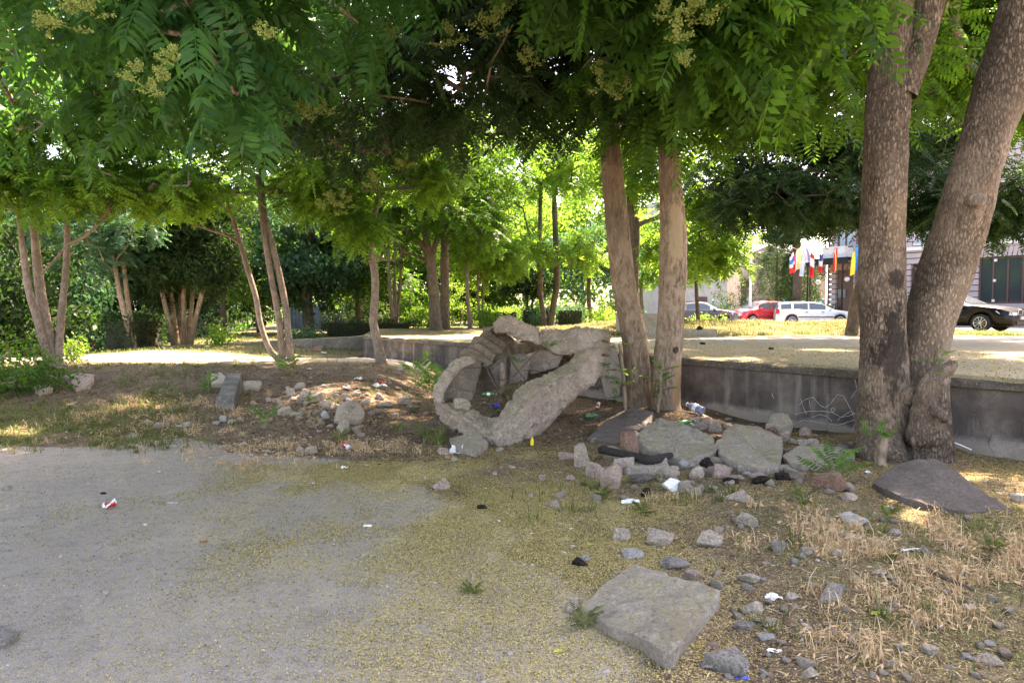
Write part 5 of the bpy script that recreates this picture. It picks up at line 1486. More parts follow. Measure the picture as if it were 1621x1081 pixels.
# person on the lower street
def person():
    D = 31; h = W(23, 553, D); z0 = h.z - 1.70
    t = thing('person', 'person with dark hair in a white shirt walking on the lower street behind the bush', 'person', (h.x, D, z0))
    ed = [((0, 0, .92), .15), ((0, 0, 1.12), .135), ((0, .0, 1.38), .17), ((0, 0, 1.5), .06), ((0, 0, 1.6), .095), ((0, -.01, 1.70), .085),
          ((.1, 0, .86), .09), ((.11, .02, .48), .06), ((.12, .05, .08), .04), ((.12, -.1, .03), .03),
          ((-.1, 0, .86), .09), ((-.11, -.06, .48), .06), ((-.12, -.05, .08), .04), ((-.12, -.2, .03), .03),
          ((.2, 0, 1.4), .055), ((.25, .02, 1.12), .042), ((.24, -.1, .88), .03), ((-.2, 0, 1.4), .055), ((-.25, .02, 1.12), .042), ((-.22, -.12, .9), .03)]
    E = [(0, 1), (1, 2), (2, 3), (3, 4), (4, 5), (0, 6), (6, 7), (7, 8), (8, 9), (0, 10), (10, 11), (11, 12), (12, 13), (2, 14), (14, 15), (15, 16), (2, 17), (17, 18), (18, 19)]
    def skin(nm, sel, extra, mat, par):
        idx = sorted({i for e in sel for i in e}); mp = {k: i for i, k in enumerate(idx)}
        me = bpy.data.meshes.new(nm); me.from_pydata([ed[i][0] for i in idx], [(mp[a], mp[b]) for a, b in sel], []); me.update()
        o = bpy.data.objects.new(nm, me); COL.objects.link(o); o.parent = par; o.modifiers.new('s', 'SKIN')
        for i, k in enumerate(idx): v = me.skin_vertices[0].data[i]; v.radius = (ed[k][1] + extra,) * 2; v.use_root = i == 0
        o.modifiers.new('u', 'SUBSURF').levels = 1; me.materials.append(mat); return o
    skin('body', E, 0, simple('skin', (.45, .27, .2), .6), t)
    skin('shirt', [(0, 1), (1, 2), (2, 14), (14, 15), (2, 17), (17, 18)], .02, simple('white_shirt', (.7, .7, .72), .9), t)
    skin('trousers', [(0, 6), (6, 7), (7, 8), (0, 10), (10, 11), (11, 12)], .02, simple('dark_trousers', (.04, .05, .09), .9), t)
    g = MB(); g.sphere((0, .015, 1.70), .115, 10, 0, 1.0); g.build('hair', simple('dark_hair', (.03, .02, .015), .7), t, smooth=True)
person()
# ------------------------------------------------------------------ stone, rubble and the ruin
def stone_mat(name, c, pale=1.25, dk=.7, yel=.0): 
    return concrete_mat(name, tuple(x * dk for x in c), c, tuple(min(1, x * pale) for x in c), yel=yel, scale=2.2, pebble=False, dark=tuple(x * .45 for x in c))
ST = {'grey': stone_mat('grey_stone', (.66, .56, .46)), 'pink': stone_mat('pinkish_stone', (.64, .49, .41)), 'tan': stone_mat('tan_stone', (.64, .53, .42)),
      'white': stone_mat('white_plaster_piece', (.62, .59, .55), 1.1, .85), 'dark': stone_mat('charred_lump', (.045, .035, .028), 2.2, .5), 'blue': stone_mat('bluish_stone', (.42, .385, .345)),
      'conc': concrete_mat('rubble_concrete', (.44, .375, .31), (.57, .50, .42), (.68, .61, .53), yel=.35), 'asph': stone_mat('old_asphalt_lump', (.24, .205, .18), 1.3, .75),
      'brick': stone_mat('pale_brick', (.42, .26, .19)), 'foam': simple('white_foam', (.78, .78, .78), .8, vary=.03, bump=.4, bscale=60)}
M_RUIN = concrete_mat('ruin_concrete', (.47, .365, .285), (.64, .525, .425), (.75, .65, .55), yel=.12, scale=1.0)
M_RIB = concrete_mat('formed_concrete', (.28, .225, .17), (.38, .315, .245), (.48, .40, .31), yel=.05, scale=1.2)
M_RUIN_TOP = concrete_mat('mossy_ruin_concrete', (.47, .365, .285), (.64, .525, .425), (.75, .65, .55), yel=.45, scale=1.0)

_ico = {}
def ico(sub):
    if sub not in _ico:
        bm = bmesh.new(); bmesh.ops.create_icosphere(bm, subdivisions=sub, radius=1)
        _ico[sub] = (np.array([v.co[:] for v in bm.verts]), np.array([[v.index for v in f.verts] for f in bm.faces])); bm.free()
    return _ico[sub]

def rock_geo(w, d, h, seed, sub=4, planes=11, rough=.05, box=0):
    """angular chunk: a sphere cut by random planes, then weathered"""
    r = np.random.default_rng(seed); V, Fc = ico(sub)
    n = r.normal(size=(planes, 3)); n /= np.linalg.norm(n, axis=1, keepdims=True); dd = r.uniform(.38, .72, planes)
    if box:
        bx = np.array([[1, 0, 0], [-1, 0, 0], [0, 1, 0], [0, -1, 0], [0, 0, 1], [0, 0, -1.]]) + r.normal(size=(6, 3)) * .22; bx /= np.linalg.norm(bx, axis=1, keepdims=True); n = np.vstack([n[:max(0, planes - 8)], bx]); dd = np.concatenate([dd[:max(0, planes - 8)] + .25, r.uniform(.48, .66, 6)])
    dot = V @ n.T; t = np.where(dot > 1e-3, dd[None] / np.maximum(dot, 1e-3), 9)
    rad = np.minimum(t.min(1), 1.0)
    nz = np.array([mnoise.fractal(Vector(v * 1.7 + seed * 3.1), 1, 2, 5) for v in V]); n2 = np.array([mnoise.noise(Vector(v * 7 + seed)) for v in V])
    if len(V) > 600:
        vd = np.array([mnoise.voronoi(Vector(v * 3.3 + seed))[0][0] for v in V]); n3 = np.array([mnoise.noise(Vector(v * 17 + seed)) for v in V])
        rad = rad * (1 + rough * 1.1 * (vd - .4) + rough * .35 * n3)
    rad = rad * (1 + rough * 1.2 * nz + rough * .4 * n2)
    P = V * rad[:, None]
    mx, mn = P.max(0), P.min(0)
    P = (P - (mx + mn) / 2) / (mx - mn)
    P = P * np.array([w, d, h]); P[:, 2] += h / 2
    return P, Fc

def rotz(P, a):
    c, s = math.cos(a), math.sin(a); return P @ np.array([[c, s, 0], [-s, c, 0], [0, 0, 1]])

def put_rock(px, py, wpx, hpx, col, label, seed, name='rock', cat='stone', group=None, box=0, bury=.3, depth=.75, above=0, D=None, z=None, sub=None, rough=.05, yaw=None, planes=11):
    """rock whose foot is seen at (px,py), wpx x hpx photo pixels large"""
    if D is None: p = G(px, py - hpx * .12, above)
    else: p = W(px, py, D)
    if z is not None: p.z = z
    D = p.y; w = wpx / F * D; d = w * depth; s = EYE / max(D, 1.5) if z is None else (EYE - z) / D
    h = max(w * .25, hpx / F * D - d * s * .7)
    h = min(h, w * 1.6)
    r = random.Random(seed)
    V, Fc = rock_geo(w * 1.04, d, h * (1 + bury), seed, sub or (5 if wpx > 24 else 4 if wpx > 9 else 3), planes, rough, box)
    V = rotz(V, (r.uniform(-.5, .5) if box else 0) if yaw is None else yaw)
    V[:, 2] -= h * bury
    V += np.array([p.x, p.y + d * .35, p.z])
    o = meshobj(name, V, Fc, ST[col] if isinstance(col, str) else col, None, False, True, origin=(p.x, p.y + d * .35, p.z))
    o.data.polygons.foreach_set('use_smooth', np.ones(len(o.data.polygons), dtype=bool))
    try: o.data.set_sharp_from_angle(angle=R(24))
    except Exception: pass
    return tag(o, label, cat, group)

def slab(name, label, cat, corners, thick, col, seed=0, sub=.035, rough=.012, tilt=None, group=None, edge=.010, ground=True, chip=.022):
    """irregular slab: corners (px, py, height of the upper face above the ground)"""
    pts = []
    for (px, py, h) in corners:
        p = G(px, py, h); pts.append(np.array([p.x, p.y, p.z]))
    pts = np.array(pts); c = pts.mean(0)
    per = []
    for i in range(len(pts)):
        a, b = pts[i], pts[(i + 1) % len(pts)]; n = max(2, int(np.linalg.norm(b - a) / sub))
        for k in range(n):
            q = a + (b - a) * k / n
            o = mnoise.noise(Vector(q * 5 + seed)) * chip + mnoise.noise(Vector(q * 18 + seed)) * chip * .5
            v = q - c; v[2] = 0; v /= np.linalg.norm(v) + 1e-9; per.append(q + v * o)
    per = np.array(per); n = len(per); rings = max(5, int(np.linalg.norm(pts - c, axis=1).max() / sub))
    V = [c]; 
    for k in range(1, rings + 1):
        for q in per: V.append(c + (q - c) * (k / rings) - np.array([0, 0, edge * .35 * (k == rings)]))
    ds = max(3, int(thick / .025)); ring0 = rings
    for k in range(1, ds + 1):
        t = k / ds
        for q in per:
            v = q - c; v[2] = 0; L = np.linalg.norm(v) + 1e-9
            o = edge * (math.sin(math.pi * min(1, t * 1.4)) - .9 * t)
            V.append(q + v / L * o - np.array([0, 0, thick * t]))
    V.append(c - np.array([0, 0, thick]))
    V = np.array(V)
    cc = Vector(c)
    for i in range(len(V)):
        q = Vector(V[i]); vr = mnoise.voronoi(q * 11)[0]; V[i] += np.array([0, 0, (vr[0] - .3) * rough * 1.6]) + np.array(mnoise.noise_vector(q * 9 + Vector((seed, 0, 0)))) * rough + np.array(mnoise.noise_vector(q * 30)) * rough * .6 - np.array([0, 0, max(0, mnoise.noise(q * 6 + Vector((seed, 3, 1))) - .25) * rough * 2.2])
    Fc = [[0, 1 + k, 1 + (k + 1) % n] for k in range(n)]
    for r_ in range(rings + ds - 1):
        b0 = 1 + r_ * n; b1 = b0 + n
        Fc += [[b0 + k, b1 + k, b1 + (k + 1) % n, b0 + (k + 1) % n] for k in range(n)]
    last = 1 + (rings + ds - 1) * n; Fc += [[len(V) - 1, last + (k + 1) % n, last + k] for k in range(n)]
    base = (c[0], c[1], c[2] - thick)
    o = meshobj(name, V, Fc, ST[col] if isinstance(col, str) else col, None, True, True, origin=base)
    bm = bmesh.new(); bm.from_mesh(o.data); bmesh.ops.recalc_face_normals(bm, faces=bm.faces); bm.to_mesh(o.data); bm.free()
    o.data.set_sharp_from_angle(angle=R(30))
    return tag(o, label, cat, group)

# ---- the collapsed concrete ring ----
def K6(x, y): return (660 + x / 3.86, 460 + y / 3.86)
ruin = thing('concrete_ruin', 'big collapsed hollow block of rough concrete with ribbed slabs and rusty bars', 'ruin', tuple(G(790, 700)))
def loft(name, secs, mat, sub=9, side=9, rough=.035, parent=ruin, closed=False, world=True, seed=0, smooth=True, lin=.6):
    """secs: list of four-corner sections [(cropx, cropy, D)*4]"""
    S = []
    for s in secs:
        S.append([np.array(W(*K6(x, y), D)) for (x, y, D) in s])
    P = [np.concatenate(s) for s in S]; dense = smooth_path(P, sub)
    lino = [P[i] + (P[i + 1] - P[i]) * k / sub for i in range(len(P) - 1) for k in range(sub)] + [P[-1]]
    dense = [a * (1 - lin) + b * lin for a, b in zip(dense, lino)]
    V = []
    for q in dense:
        c4 = [q[0:3], q[3:6], q[6:9], q[9:12]]; ctr = sum(c4) / 4
        for k in range(4):
            a, b = c4[k], c4[(k + 1) % 4]
            for j in range(side):
                t = j / side; p = a + (b - a) * t
                # take the knife edge off the corners
                e = min(t, 1 - t); p = ctr + (p - ctr) * (1 - .04 * max(0, 1 - e * 9) ** 2)
                V.append(p)
    m = side * 4; n = len(dense); Fc = []
    for i in range(n - 1):
        for k in range(m): Fc.append([i * m + k, i * m + (k + 1) % m, (i + 1) * m + (k + 1) % m, (i + 1) * m + k])
    for e, b in ((0, 0), (1, (n - 1) * m)):
        V.append(np.mean(V[b:b + m], 0)); ci = len(V) - 1
        Fc += [[ci, b + (k + 1) % m, b + k] if e == 0 else [ci, b + k, b + (k + 1) % m] for k in range(m)]
    V = np.array(V)
    bm = bmesh.new(); vs_ = [bm.verts.new(v) for v in V]
    for f in Fc: bm.faces.new([vs_[i] for i in f])
    bmesh.ops.recalc_face_normals(bm, faces=bm.faces)
    bm.normal_update()
    for v in bm.verts:
        q = v.co + Vector((seed, 0, 0))
        v1 = mnoise.voronoi(q * 3.2)[0]; v2 = mnoise.voronoi(q * 8.5)[0]; v3 = mnoise.voronoi(q * 24)[0]
        d = mnoise.fractal(q * 2.1, 1, 2, 4) * rough * .7 - (v1[0] - .35) * rough * .8 - (v2[0] - .35) * rough * .95 - (v3[0] - .35) * rough * .6 + mnoise.noise(q * 45) * rough * .15 - max(0, mnoise.noise(q * 5) - .2) * rough * 1.6
        v.co += v.normal * d
    V = np.array([v.co[:] for v in bm.verts]); Fc = [[v.index for v in f.verts] for f in bm.faces]; bm.free()
    o = meshobj(name, V, Fc, mat, parent, smooth, True); o.data.set_sharp_from_angle(angle=R(35)); return o
# order of corners: outer-top, outer-bottom, inner-bottom, inner-top
loft('front_beam', [
    [(92, 655, 9.5), (105, 755, 9.5), (190, 740, 9.9), (165, 640, 9.9)],
    [(150, 690, 9.1), (185, 860, 9.0), (270, 820, 9.5), (225, 680, 9.5)],
    [(248, 745, 8.6), (275, 890, 8.5), (330, 860, 9.1), (325, 700, 9.0)],
    [(360, 815, 8.35), (390, 925, 8.3), (430, 900, 9.0), (395, 730, 8.9)],
    [(470, 868, 8.2), (495, 955, 8.2), (560, 950, 9.0), (460, 765, 8.8)],
    [(590, 775, 8.3), (650, 950, 8.4), (700, 900, 9.2), (555, 655, 9.0)],
    [(765, 590, 8.6), (740, 900, 8.7), (800, 860, 9.5), (655, 545, 9.3)],
    [(880, 535, 8.95), (905, 725, 9.1), (930, 690, 9.9), (800, 490, 9.7)],
    [(980, 480, 9.3), (1040, 610, 9.5), (1050, 590, 10.3), (915, 425, 10.0)],
    [(1060, 410, 9.8), (1115, 535, 9.9), (1120, 520, 10.6), (980, 350, 10.4)],
    [(1120, 310, 10.3), (1150, 440, 10.3), (1160, 420, 11.0), (1040, 270, 10.8)]], M_RUIN_TOP, 26, 24, .055, seed=3)
loft('rear_beam', [
    [(1195, 262, 10.5), (1180, 400, 10.6), (1160, 410, 11.1), (1190, 250, 11.1)],
    [(1060, 228, 10.3), (1040, 390, 10.2), (1060, 400, 10.9), (1060, 222, 11.0)],
    [(960, 228, 10.3), (930, 400, 10.1), (950, 420, 10.8), (960, 222, 11.0)],
    [(870, 245, 10.3), (850, 395, 10.1), (860, 400, 10.8), (870, 238, 11.0)],
    [(800, 232, 10.3), (790, 350, 10.15), (800, 350, 10.8), (800, 226, 11.0)],
    [(745, 250, 10.3), (735, 325, 10.15), (740, 320, 10.7), (745, 245, 10.9)]], M_RUIN, 22, 20, .055, seed=11)
loft('arch_beam', [
    [(748, 235, 10.15), (752, 335, 10.05), (755, 330, 10.6), (745, 232, 10.7)],
    [(650, 190, 10.05), (690, 310, 9.9), (660, 310, 10.5), (645, 186, 10.6)],
    [(575, 158, 10.0), (600, 290, 9.85), (590, 290, 10.4), (575, 154, 10.5)],
    [(505, 155, 9.95), (540, 262, 9.8), (530, 265, 10.4), (505, 152, 10.4)],
    [(462, 210, 9.9), (480, 262, 9.8), (480, 265, 10.3), (462, 206, 10.3)]], M_RUIN, 22, 20, .05, seed=23)

def ribbed(a, b, c, d, nrib, thick, seed, dirn=0):
    """a,b,c,d corners (cropx, cropy, D); formwork ribs run between the a-b and d-c edges"""
    A, B, C_, D_ = [np.array(W(*K6(x, y), dd)) for (x, y, dd) in (a, b, c, d)]
    nu, nv = 60, 34; n = np.cross(B - A, D_ - A); n /= np.linalg.norm(n)
    if n[1] > 0: n = -n
    V = []
    for layer in (0, 1):
        for j in range(nv + 1):
            for i in range(nu + 1):
                u_, v_ = i / nu, j / nv
                p = A * (1 - u_) * (1 - v_) + B * u_ * (1 - v_) + C_ * u_ * v_ + D_ * (1 - u_) * v_
                e = min(u_, 1 - u_, v_ * .8, (1 - v_) * .8)
                if layer == 0:
                    saw = (u_ * nrib) % 1.0; o = .075 * (saw - .5) - (.05 if saw < .12 else 0)
                    o += mnoise.noise(Vector(p * 9 + seed)) * .012 + mnoise.noise(Vector(p * 30)) * .005
                    q = p + n * o
                else: q = p - n * thick + np.array(mnoise.noise_vector(Vector(p * 6))) * .03
                if e < .04:
                    q = q + np.array(mnoise.noise_vector(Vector(q * 7 + seed))) * .06
                V.append(q)
    m = (nu + 1); N0 = m * (nv + 1); Fc = []
    for L_ in (0, 1):
        for j in range(nv):
            for i in range(nu):
                f = [L_ * N0 + j * m + i, L_ * N0 + j * m + i + 1, L_ * N0 + (j + 1) * m + i + 1, L_ * N0 + (j + 1) * m + i]; Fc.append(f if L_ else f[::-1])
    ring = [i for i in range(m)] + [j * m + nu for j in range(1, nv + 1)] + [nv * m + i for i in range(nu - 1, -1, -1)] + [j * m for j in range(nv - 1, 0, -1)]
    for k in range(len(ring)): i0, i1 = ring[k], ring[(k + 1) % len(ring)]; Fc.append([i0, i1, i1 + N0, i0 + N0])
    return meshobj('ribbed_slab', np.array(V), Fc, M_RIB, ruin, True, True)
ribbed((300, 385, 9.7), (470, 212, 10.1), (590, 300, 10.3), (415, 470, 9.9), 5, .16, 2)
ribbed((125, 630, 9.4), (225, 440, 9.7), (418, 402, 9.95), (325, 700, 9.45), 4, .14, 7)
loft('crumbled_edge', [
    [(85, 640, 9.3), (150, 730, 9.2), (200, 700, 9.7), (125, 600, 9.8)],
    [(100, 570, 9.35), (172, 625, 9.25), (200, 570, 9.8), (150, 530, 9.9)],
    [(165, 478, 9.5), (232, 530, 9.4), (255, 480, 9.95), (215, 435, 10.0)],
    [(228, 420, 9.65), (280, 478, 9.55), (330, 430, 10.1), (290, 392, 10.15)],
    [(320, 388, 9.75), (350, 440, 9.7), (405, 425, 10.2), (375, 388, 10.2)]], M_RUIN, 20, 14, .04, seed=31)
loft('back_slab', [
    [(660, 400, 10.5), (690, 520, 10.5), (700, 500, 10.7), (680, 380, 10.7)],
    [(780, 360, 10.5), (760, 500, 10.4), (780, 490, 10.7), (790, 350, 10.7)],
    [(900, 390, 10.4), (860, 470, 10.3), (870, 460, 10.7), (900, 380, 10.7)]], M_RUIN, 18, 14, .03, seed=37)
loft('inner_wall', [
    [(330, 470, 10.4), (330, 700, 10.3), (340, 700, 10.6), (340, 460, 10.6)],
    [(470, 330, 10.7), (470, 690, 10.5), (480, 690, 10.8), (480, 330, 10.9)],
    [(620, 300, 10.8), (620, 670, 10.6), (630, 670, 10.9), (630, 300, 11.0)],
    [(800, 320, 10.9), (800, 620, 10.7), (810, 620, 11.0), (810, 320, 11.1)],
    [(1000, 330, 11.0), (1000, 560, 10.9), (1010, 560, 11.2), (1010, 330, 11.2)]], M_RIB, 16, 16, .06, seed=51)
loft('debris_fill', [
    [(235, 650, 9.6), (240, 760, 8.9), (250, 800, 9.3), (240, 700, 9.9)],
    [(330, 610, 9.8), (330, 760, 8.95), (340, 800, 9.4), (335, 700, 10.1)],
    [(440, 585, 9.9), (430, 790, 8.95), (440, 800, 9.5), (445, 700, 10.2)],
    [(560, 575, 9.95), (540, 740, 9.0), (560, 760, 9.5), (565, 690, 10.2)],
    [(660, 545, 9.95), (650, 640, 9.4), (660, 660, 9.8), (665, 600, 10.2)]],
    concrete_mat('debris_soil', (.10, .065, .04), (.19, .135, .09), (.32, .25, .18), yel=.6, dark=(.03, .02, .015)), 14, 14, .05, seed=71)
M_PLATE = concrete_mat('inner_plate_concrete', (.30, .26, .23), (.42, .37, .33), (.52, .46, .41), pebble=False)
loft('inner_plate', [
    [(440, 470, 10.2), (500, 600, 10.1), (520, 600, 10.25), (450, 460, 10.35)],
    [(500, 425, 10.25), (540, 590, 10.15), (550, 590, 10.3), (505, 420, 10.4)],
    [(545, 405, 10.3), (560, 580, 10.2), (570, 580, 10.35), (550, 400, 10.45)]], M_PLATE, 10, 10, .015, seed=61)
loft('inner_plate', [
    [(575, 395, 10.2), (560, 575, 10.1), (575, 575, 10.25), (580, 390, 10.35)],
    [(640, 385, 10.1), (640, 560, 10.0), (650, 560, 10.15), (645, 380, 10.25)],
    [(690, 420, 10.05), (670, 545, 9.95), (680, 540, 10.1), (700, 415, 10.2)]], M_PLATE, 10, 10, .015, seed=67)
for i, (nm, pts, rr) in enumerate([
    ('rusty_bar', [(765, 345, 9.9), (640, 470, 9.6), (540, 600, 9.3), (480, 680, 9.1)], .007),
    ('rusty_bar', [(690, 420, 10.0), (600, 510, 9.8), (380, 720, 9.2)], .006),
    ('rusty_bar', [(560, 400, 10.0), (610, 480, 9.8), (660, 540, 9.7)], .011),
    ('rusty_bar', [(500, 540, 9.8), (640, 560, 9.6)], .006), ('rusty_bar', [(650, 485, 9.9), (750, 490, 9.8)], .005)]):
    g = MB(); pp = smooth_path([W(*K6(x, y), D) for (x, y, D) in pts], 5); g.tube([tuple(p) for p in pp], rr, 6)
    g.build(nm, simple('rust', (.13, .065, .04), .9, vary=.3, scale=40), ruin, world=True)
tag_r = put_rock
def log(label, pts, rad, mat, name='branch', cat='branch', n=9, rough=.1, base=None):
    P = [Vector(p) for p in pts]; t = P[0]
    mb = MB(); sp = smooth_path([tuple(p) + (rad[i],) for i, p in enumerate(P)], 6)
    b0 = 0; prev = None
    for i, q in enumerate(sp):
        p = Vector(q[:3]); r = q[3]; tt = (Vector(sp[min(i + 1, len(sp) - 1)][:3]) - Vector(sp[max(i - 1, 0)][:3])).normalized()
        a = tt.orthogonal().normalized() if prev is None else (prev - tt * prev.dot(tt)).normalized(); prev = a; c = tt.cross(a)
        for k in range(n):
            an = 6.2832 * k / n; d = a * math.cos(an) + c * math.sin(an); mb.v.append(tuple(p + d * r * (1 + rough * 2 * mnoise.noise(p * 9 + d * 2))))
    for i in range(len(sp) - 1):
        for k in range(n): mb.f.append([i * n + k, i * n + (k + 1) % n, (i + 1) * n + (k + 1) % n, (i + 1) * n + k])
    mb.f.append([k for k in range(n)][::-1]); mb.f.append([(len(sp) - 1) * n + k for k in range(n)])
    o = meshobj(name, np.array(mb.v), mb.f, mat, None, True, True, origin=tuple(t))
    return tag(o, label, cat)
log('short broken trunk stump standing inside the ruin', [W(*K6(520, 620), 9.9), W(*K6(525, 520), 9.9), W(*K6(520, 440), 9.95)], [.05, .045, .04], M_BARK_SLIM, 'stump', 'stump')
log('dark branch slanting against the stump inside the ruin', [W(*K6(500, 610), 9.8), W(*K6(450, 530), 9.9), W(*K6(420, 460), 10.0)], [.025, .022, .018], M_BARK_DARK)
put_rock(*K6(276, 742), 27, 25, 'tan', 'round lump of crumbly concrete perched on the front lip of the ruin', 301, D=8.75, bury=0, cat='concrete lump', name='concrete_lump', rough=.07)
# slab leaning on the pale tree
def leaning_slab():
    cs = [(1098, 348), (1150, 340), (1212, 335), (1262, 545), (1240, 600), (1236, 640), (1150, 655), (1125, 520)]
    P = [np.array(W(*K6(x, y), 10.45 + .25 * (650 - y) / 310)) for (x, y) in cs]; c = sum(P) / len(P)
    per = []
    for i in range(len(P)):
        for k in range(10):
            q = P[i] + (P[(i + 1) % len(P)] - P[i]) * k / 10; v = (q - c); v /= np.linalg.norm(v); per.append(q + v * mnoise.noise(Vector(q * 14)) * .012)
    n = len(per); V = []; nrm = np.array([0, -1., .1])
    for s, off in ((0, 0), (1, .09)):
        for k in range(8, 0, -1) if s == 0 else range(8, 9):
            pass
    V = [c]
    for k in range(1, 9): V += [c + (q - c) * k / 8 + np.array(mnoise.noise_vector(Vector((c + (q - c) * k / 8) * 8))) * .008 for q in per]
    V += [q - nrm * .09 for q in per]; V += [c - nrm * .09]
    Fc = [[0, 1 + (k + 1) % n, 1 + k] for k in range(n)]
    for r_ in range(8): b0 = 1 + r_ * n; Fc += [[b0 + k, b0 + (k + 1) % n, b0 + n + (k + 1) % n, b0 + n + k] for k in range(n)]
    Fc += [[len(V) - 1, 1 + 8 * n + k, 1 + 8 * n + (k + 1) % n] for k in range(n)]
    o = meshobj('paving_slab', np.array(V), Fc, concrete_mat('smooth_slab_concrete', (.48, .41, .34), (.60, .52, .44), (.68, .60, .52), pebble=False), None, True, True, origin=tuple(P[-2]))
    bm = bmesh.new(); bm.from_mesh(o.data); bmesh.ops.recalc_face_normals(bm, faces=bm.faces); bm.to_mesh(o.data); bm.free()
    tag(o, 'smooth upright slab leaning between the ruin and the pale tree', 'slab')
leaning_slab()

# ---- slabs ----
slab('broken_slab', 'large square broken concrete slab in the dry grass at the bottom', 'slab', [(922, 960, .055), (956, 925, .06), (1002, 893, .065), (1048, 902, .07), (1060, 912, .07), (1107, 922, .075), (1141, 938, .08), (1102, 985, .08), (1066, 1030, .085), (1052, 1031, .08), (1010, 1005, .07), (956, 988, .055)], .09, 'conc', 1, .018, .010, edge=.004, chip=.012)
slab('broken_slab', 'rounded thick grey slab lying left of the wide slab by the wall', 'slab', [(1010, 690, .16), (1024, 672, .20), (1047, 663, .22), (1087, 672, .22), (1128, 692, .17), (1134, 712, .12), (1110, 722, .1), (1082, 727, .10), (1040, 716, .12), (1016, 706, .13)], .2, 'conc', 2, .04, .02)
slab('broken_slab', 'widest flat slab in the middle of the rubble below the wall', 'slab', [(1134, 702, .12), (1146, 684, .16), (1161, 670, .18), (1198, 674, .16), (1238, 692, .12), (1236, 720, .1), (1232, 738, .07), (1200, 741, .07), (1168, 733, .08), (1138, 718, .10)], .16, 'conc', 3, .04, .014)
slab('broken_slab', 'long low slab with yellow blossom right of the widest slab', 'slab', [(1239, 722, .07), (1262, 705, .10), (1310, 704, .09), (1353, 711, .07), (1352, 722, .06), (1320, 728, .06), (1270, 737, .06), (1250, 733, .06)], .12, 'conc', 4, .04, .012)
slab('asphalt_slab', 'big dark tilted asphalt slab at the foot of the massive tree', 'asphalt', [(1381, 764, .05), (1407, 740, .14), (1451, 726, .22), (1483, 727, .22), (1512, 744, .16), (1543, 768, .08), (1575, 788, .03), (1601, 808, .01), (1550, 809, .01), (1507, 807, .03), (1465, 797, .05), (1427, 786, .05)], .14, 'asph', 5, .035, .008)
slab('asphalt_slab', 'dark cracked asphalt sheet at the roots of the close pair', 'asphalt', [(930, 694, .03), (950, 672, .08), (975, 655, .12), (1000, 645, .16), (1034, 652, .14), (1030, 672, .08), (1012, 690, .05), (975, 702, .02)], .10, 'asph', 6, .035, .008)
slab('broken_slab', 'slab wedged under the front lip of the ruin', 'slab', [(711, 693, .07), (735, 688, .10), (762, 690, .10), (773, 700, .09), (752, 714, .07), (722, 708, .07)], .10, 'conc', 7, .03, .01)
slab('stone_plate', 'thin pale triangular plate lying right of the white foam lump', 'stone', [(1146, 786, .02), (1176, 773, .03), (1197, 797, .02)], .03, 'grey', 8, .02, .004, chip=.008)
slab('stone_plate', 'small pinkish triangular shard on the blossom-covered lot', 'stone', [(863, 796, .02), (882, 790, .03), (888, 806, .02)], .03, 'pink', 9, .015, .003, chip=.005)
slab('broken_slab', 'dark grey four-sided plate at the bottom edge below the large slab', 'slab', [(1116, 1033, .06), (1164, 1019, .08), (1187, 1046, .06), (1176, 1056, .05), (1140, 1047, .05)], .08, 'blue', 10, .025, .006, chip=.012)
slab('stone_plate', 'pointed dark wedge stone in the dry grass right of the large slab', 'stone', [(1297, 950, .02), (1312, 920, .05), (1338, 924, .04), (1326, 945, .02)], .06, 'blue', 11, .02, .005, chip=.01)
slab('broken_slab', 'corner of a grey slab poking in at the bottom of the left edge', 'slab', [(-40, 1000, .05), (-20, 985, .06), (14, 989, .06), (29, 998, .04), (8, 1014, .04), (-30, 1018, .04)], .07, 'blue', 12, .03, .006, chip=.008)
slab('stone_plate', 'thin grey plate sunk in the asphalt lot at the lower left', 'stone', [(140, 957, .006), (158, 931, .008), (175, 931, .008), (162, 955, .006)], .03, 'grey', 13, .02, .002, chip=.006)
slab('stone_plate', 'flat pale slab half buried at the left of the slope above the bush', 'stone', [(52, 612, .10), (68, 604, .13), (84, 612, .1), (62, 622, .06)], .12, 'tan', 14, .04, .01)
slab('broken_slab', 'larger pinkish slab in the grass below the leftmost slim tree', 'slab', [(105, 596, .12), (122, 590, .16), (148, 593, .16), (142, 607, .10), (122, 614, .06)], .2, 'pink', 15, .04, .012)
slab('broken_slab', 'pale panelled block leaning behind the concrete post', 'slab', [(333, 592, .16), (348, 589, .18), (357, 595, .16), (355, 606, .08), (336, 608, .06)], .16, 'grey', 16, .04, .01)
slab('broken_slab', 'grey block lying right of the concrete post', 'slab', [(386, 604, .12), (398, 602, .14), (414, 604, .12), (409, 615, .05), (388, 612, .06)], .13, 'grey', 17, .04, .01)
slab('stone_plate', 'flat light stone among the slope rubble below the crooked slim tree', 'stone', [(505, 636, .06), (522, 632, .08), (535, 640, .05), (522, 645, .03)], .07, 'grey', 18, .03, .008)
slab('stone_plate', 'small grey panel on the sandy edge of the lot, upper left', 'stone', [(200, 691, .02), (208, 685, .03), (222, 686, .03), (212, 693, .02)], .04, 'blue', 19, .02, .004)
slab('broken_slab', 'sloping concrete lump at the wall above the widest slab', 'slab', [(1212, 672, .12), (1222, 655, .25), (1248, 655, .26), (1254, 668, .18), (1240, 678, .1)], .24, 'conc', 20, .03, .02)
slab('stone_plate', 'white plaster shard in the straw at the right', 'stone', [(1325, 812, .03), (1345, 808, .04), (1371, 822, .03), (1362, 828, .02), (1340, 824, .02)], .03, 'white', 21, .02, .005)
slab('stone_plate', 'long pinkish shard below the white plaster shard', 'stone', [(1310, 834, .03), (1330, 836, .04), (1358, 846, .03), (1340, 851, .02), (1315, 843, .02)], .04, 'pink', 22, .02, .005)
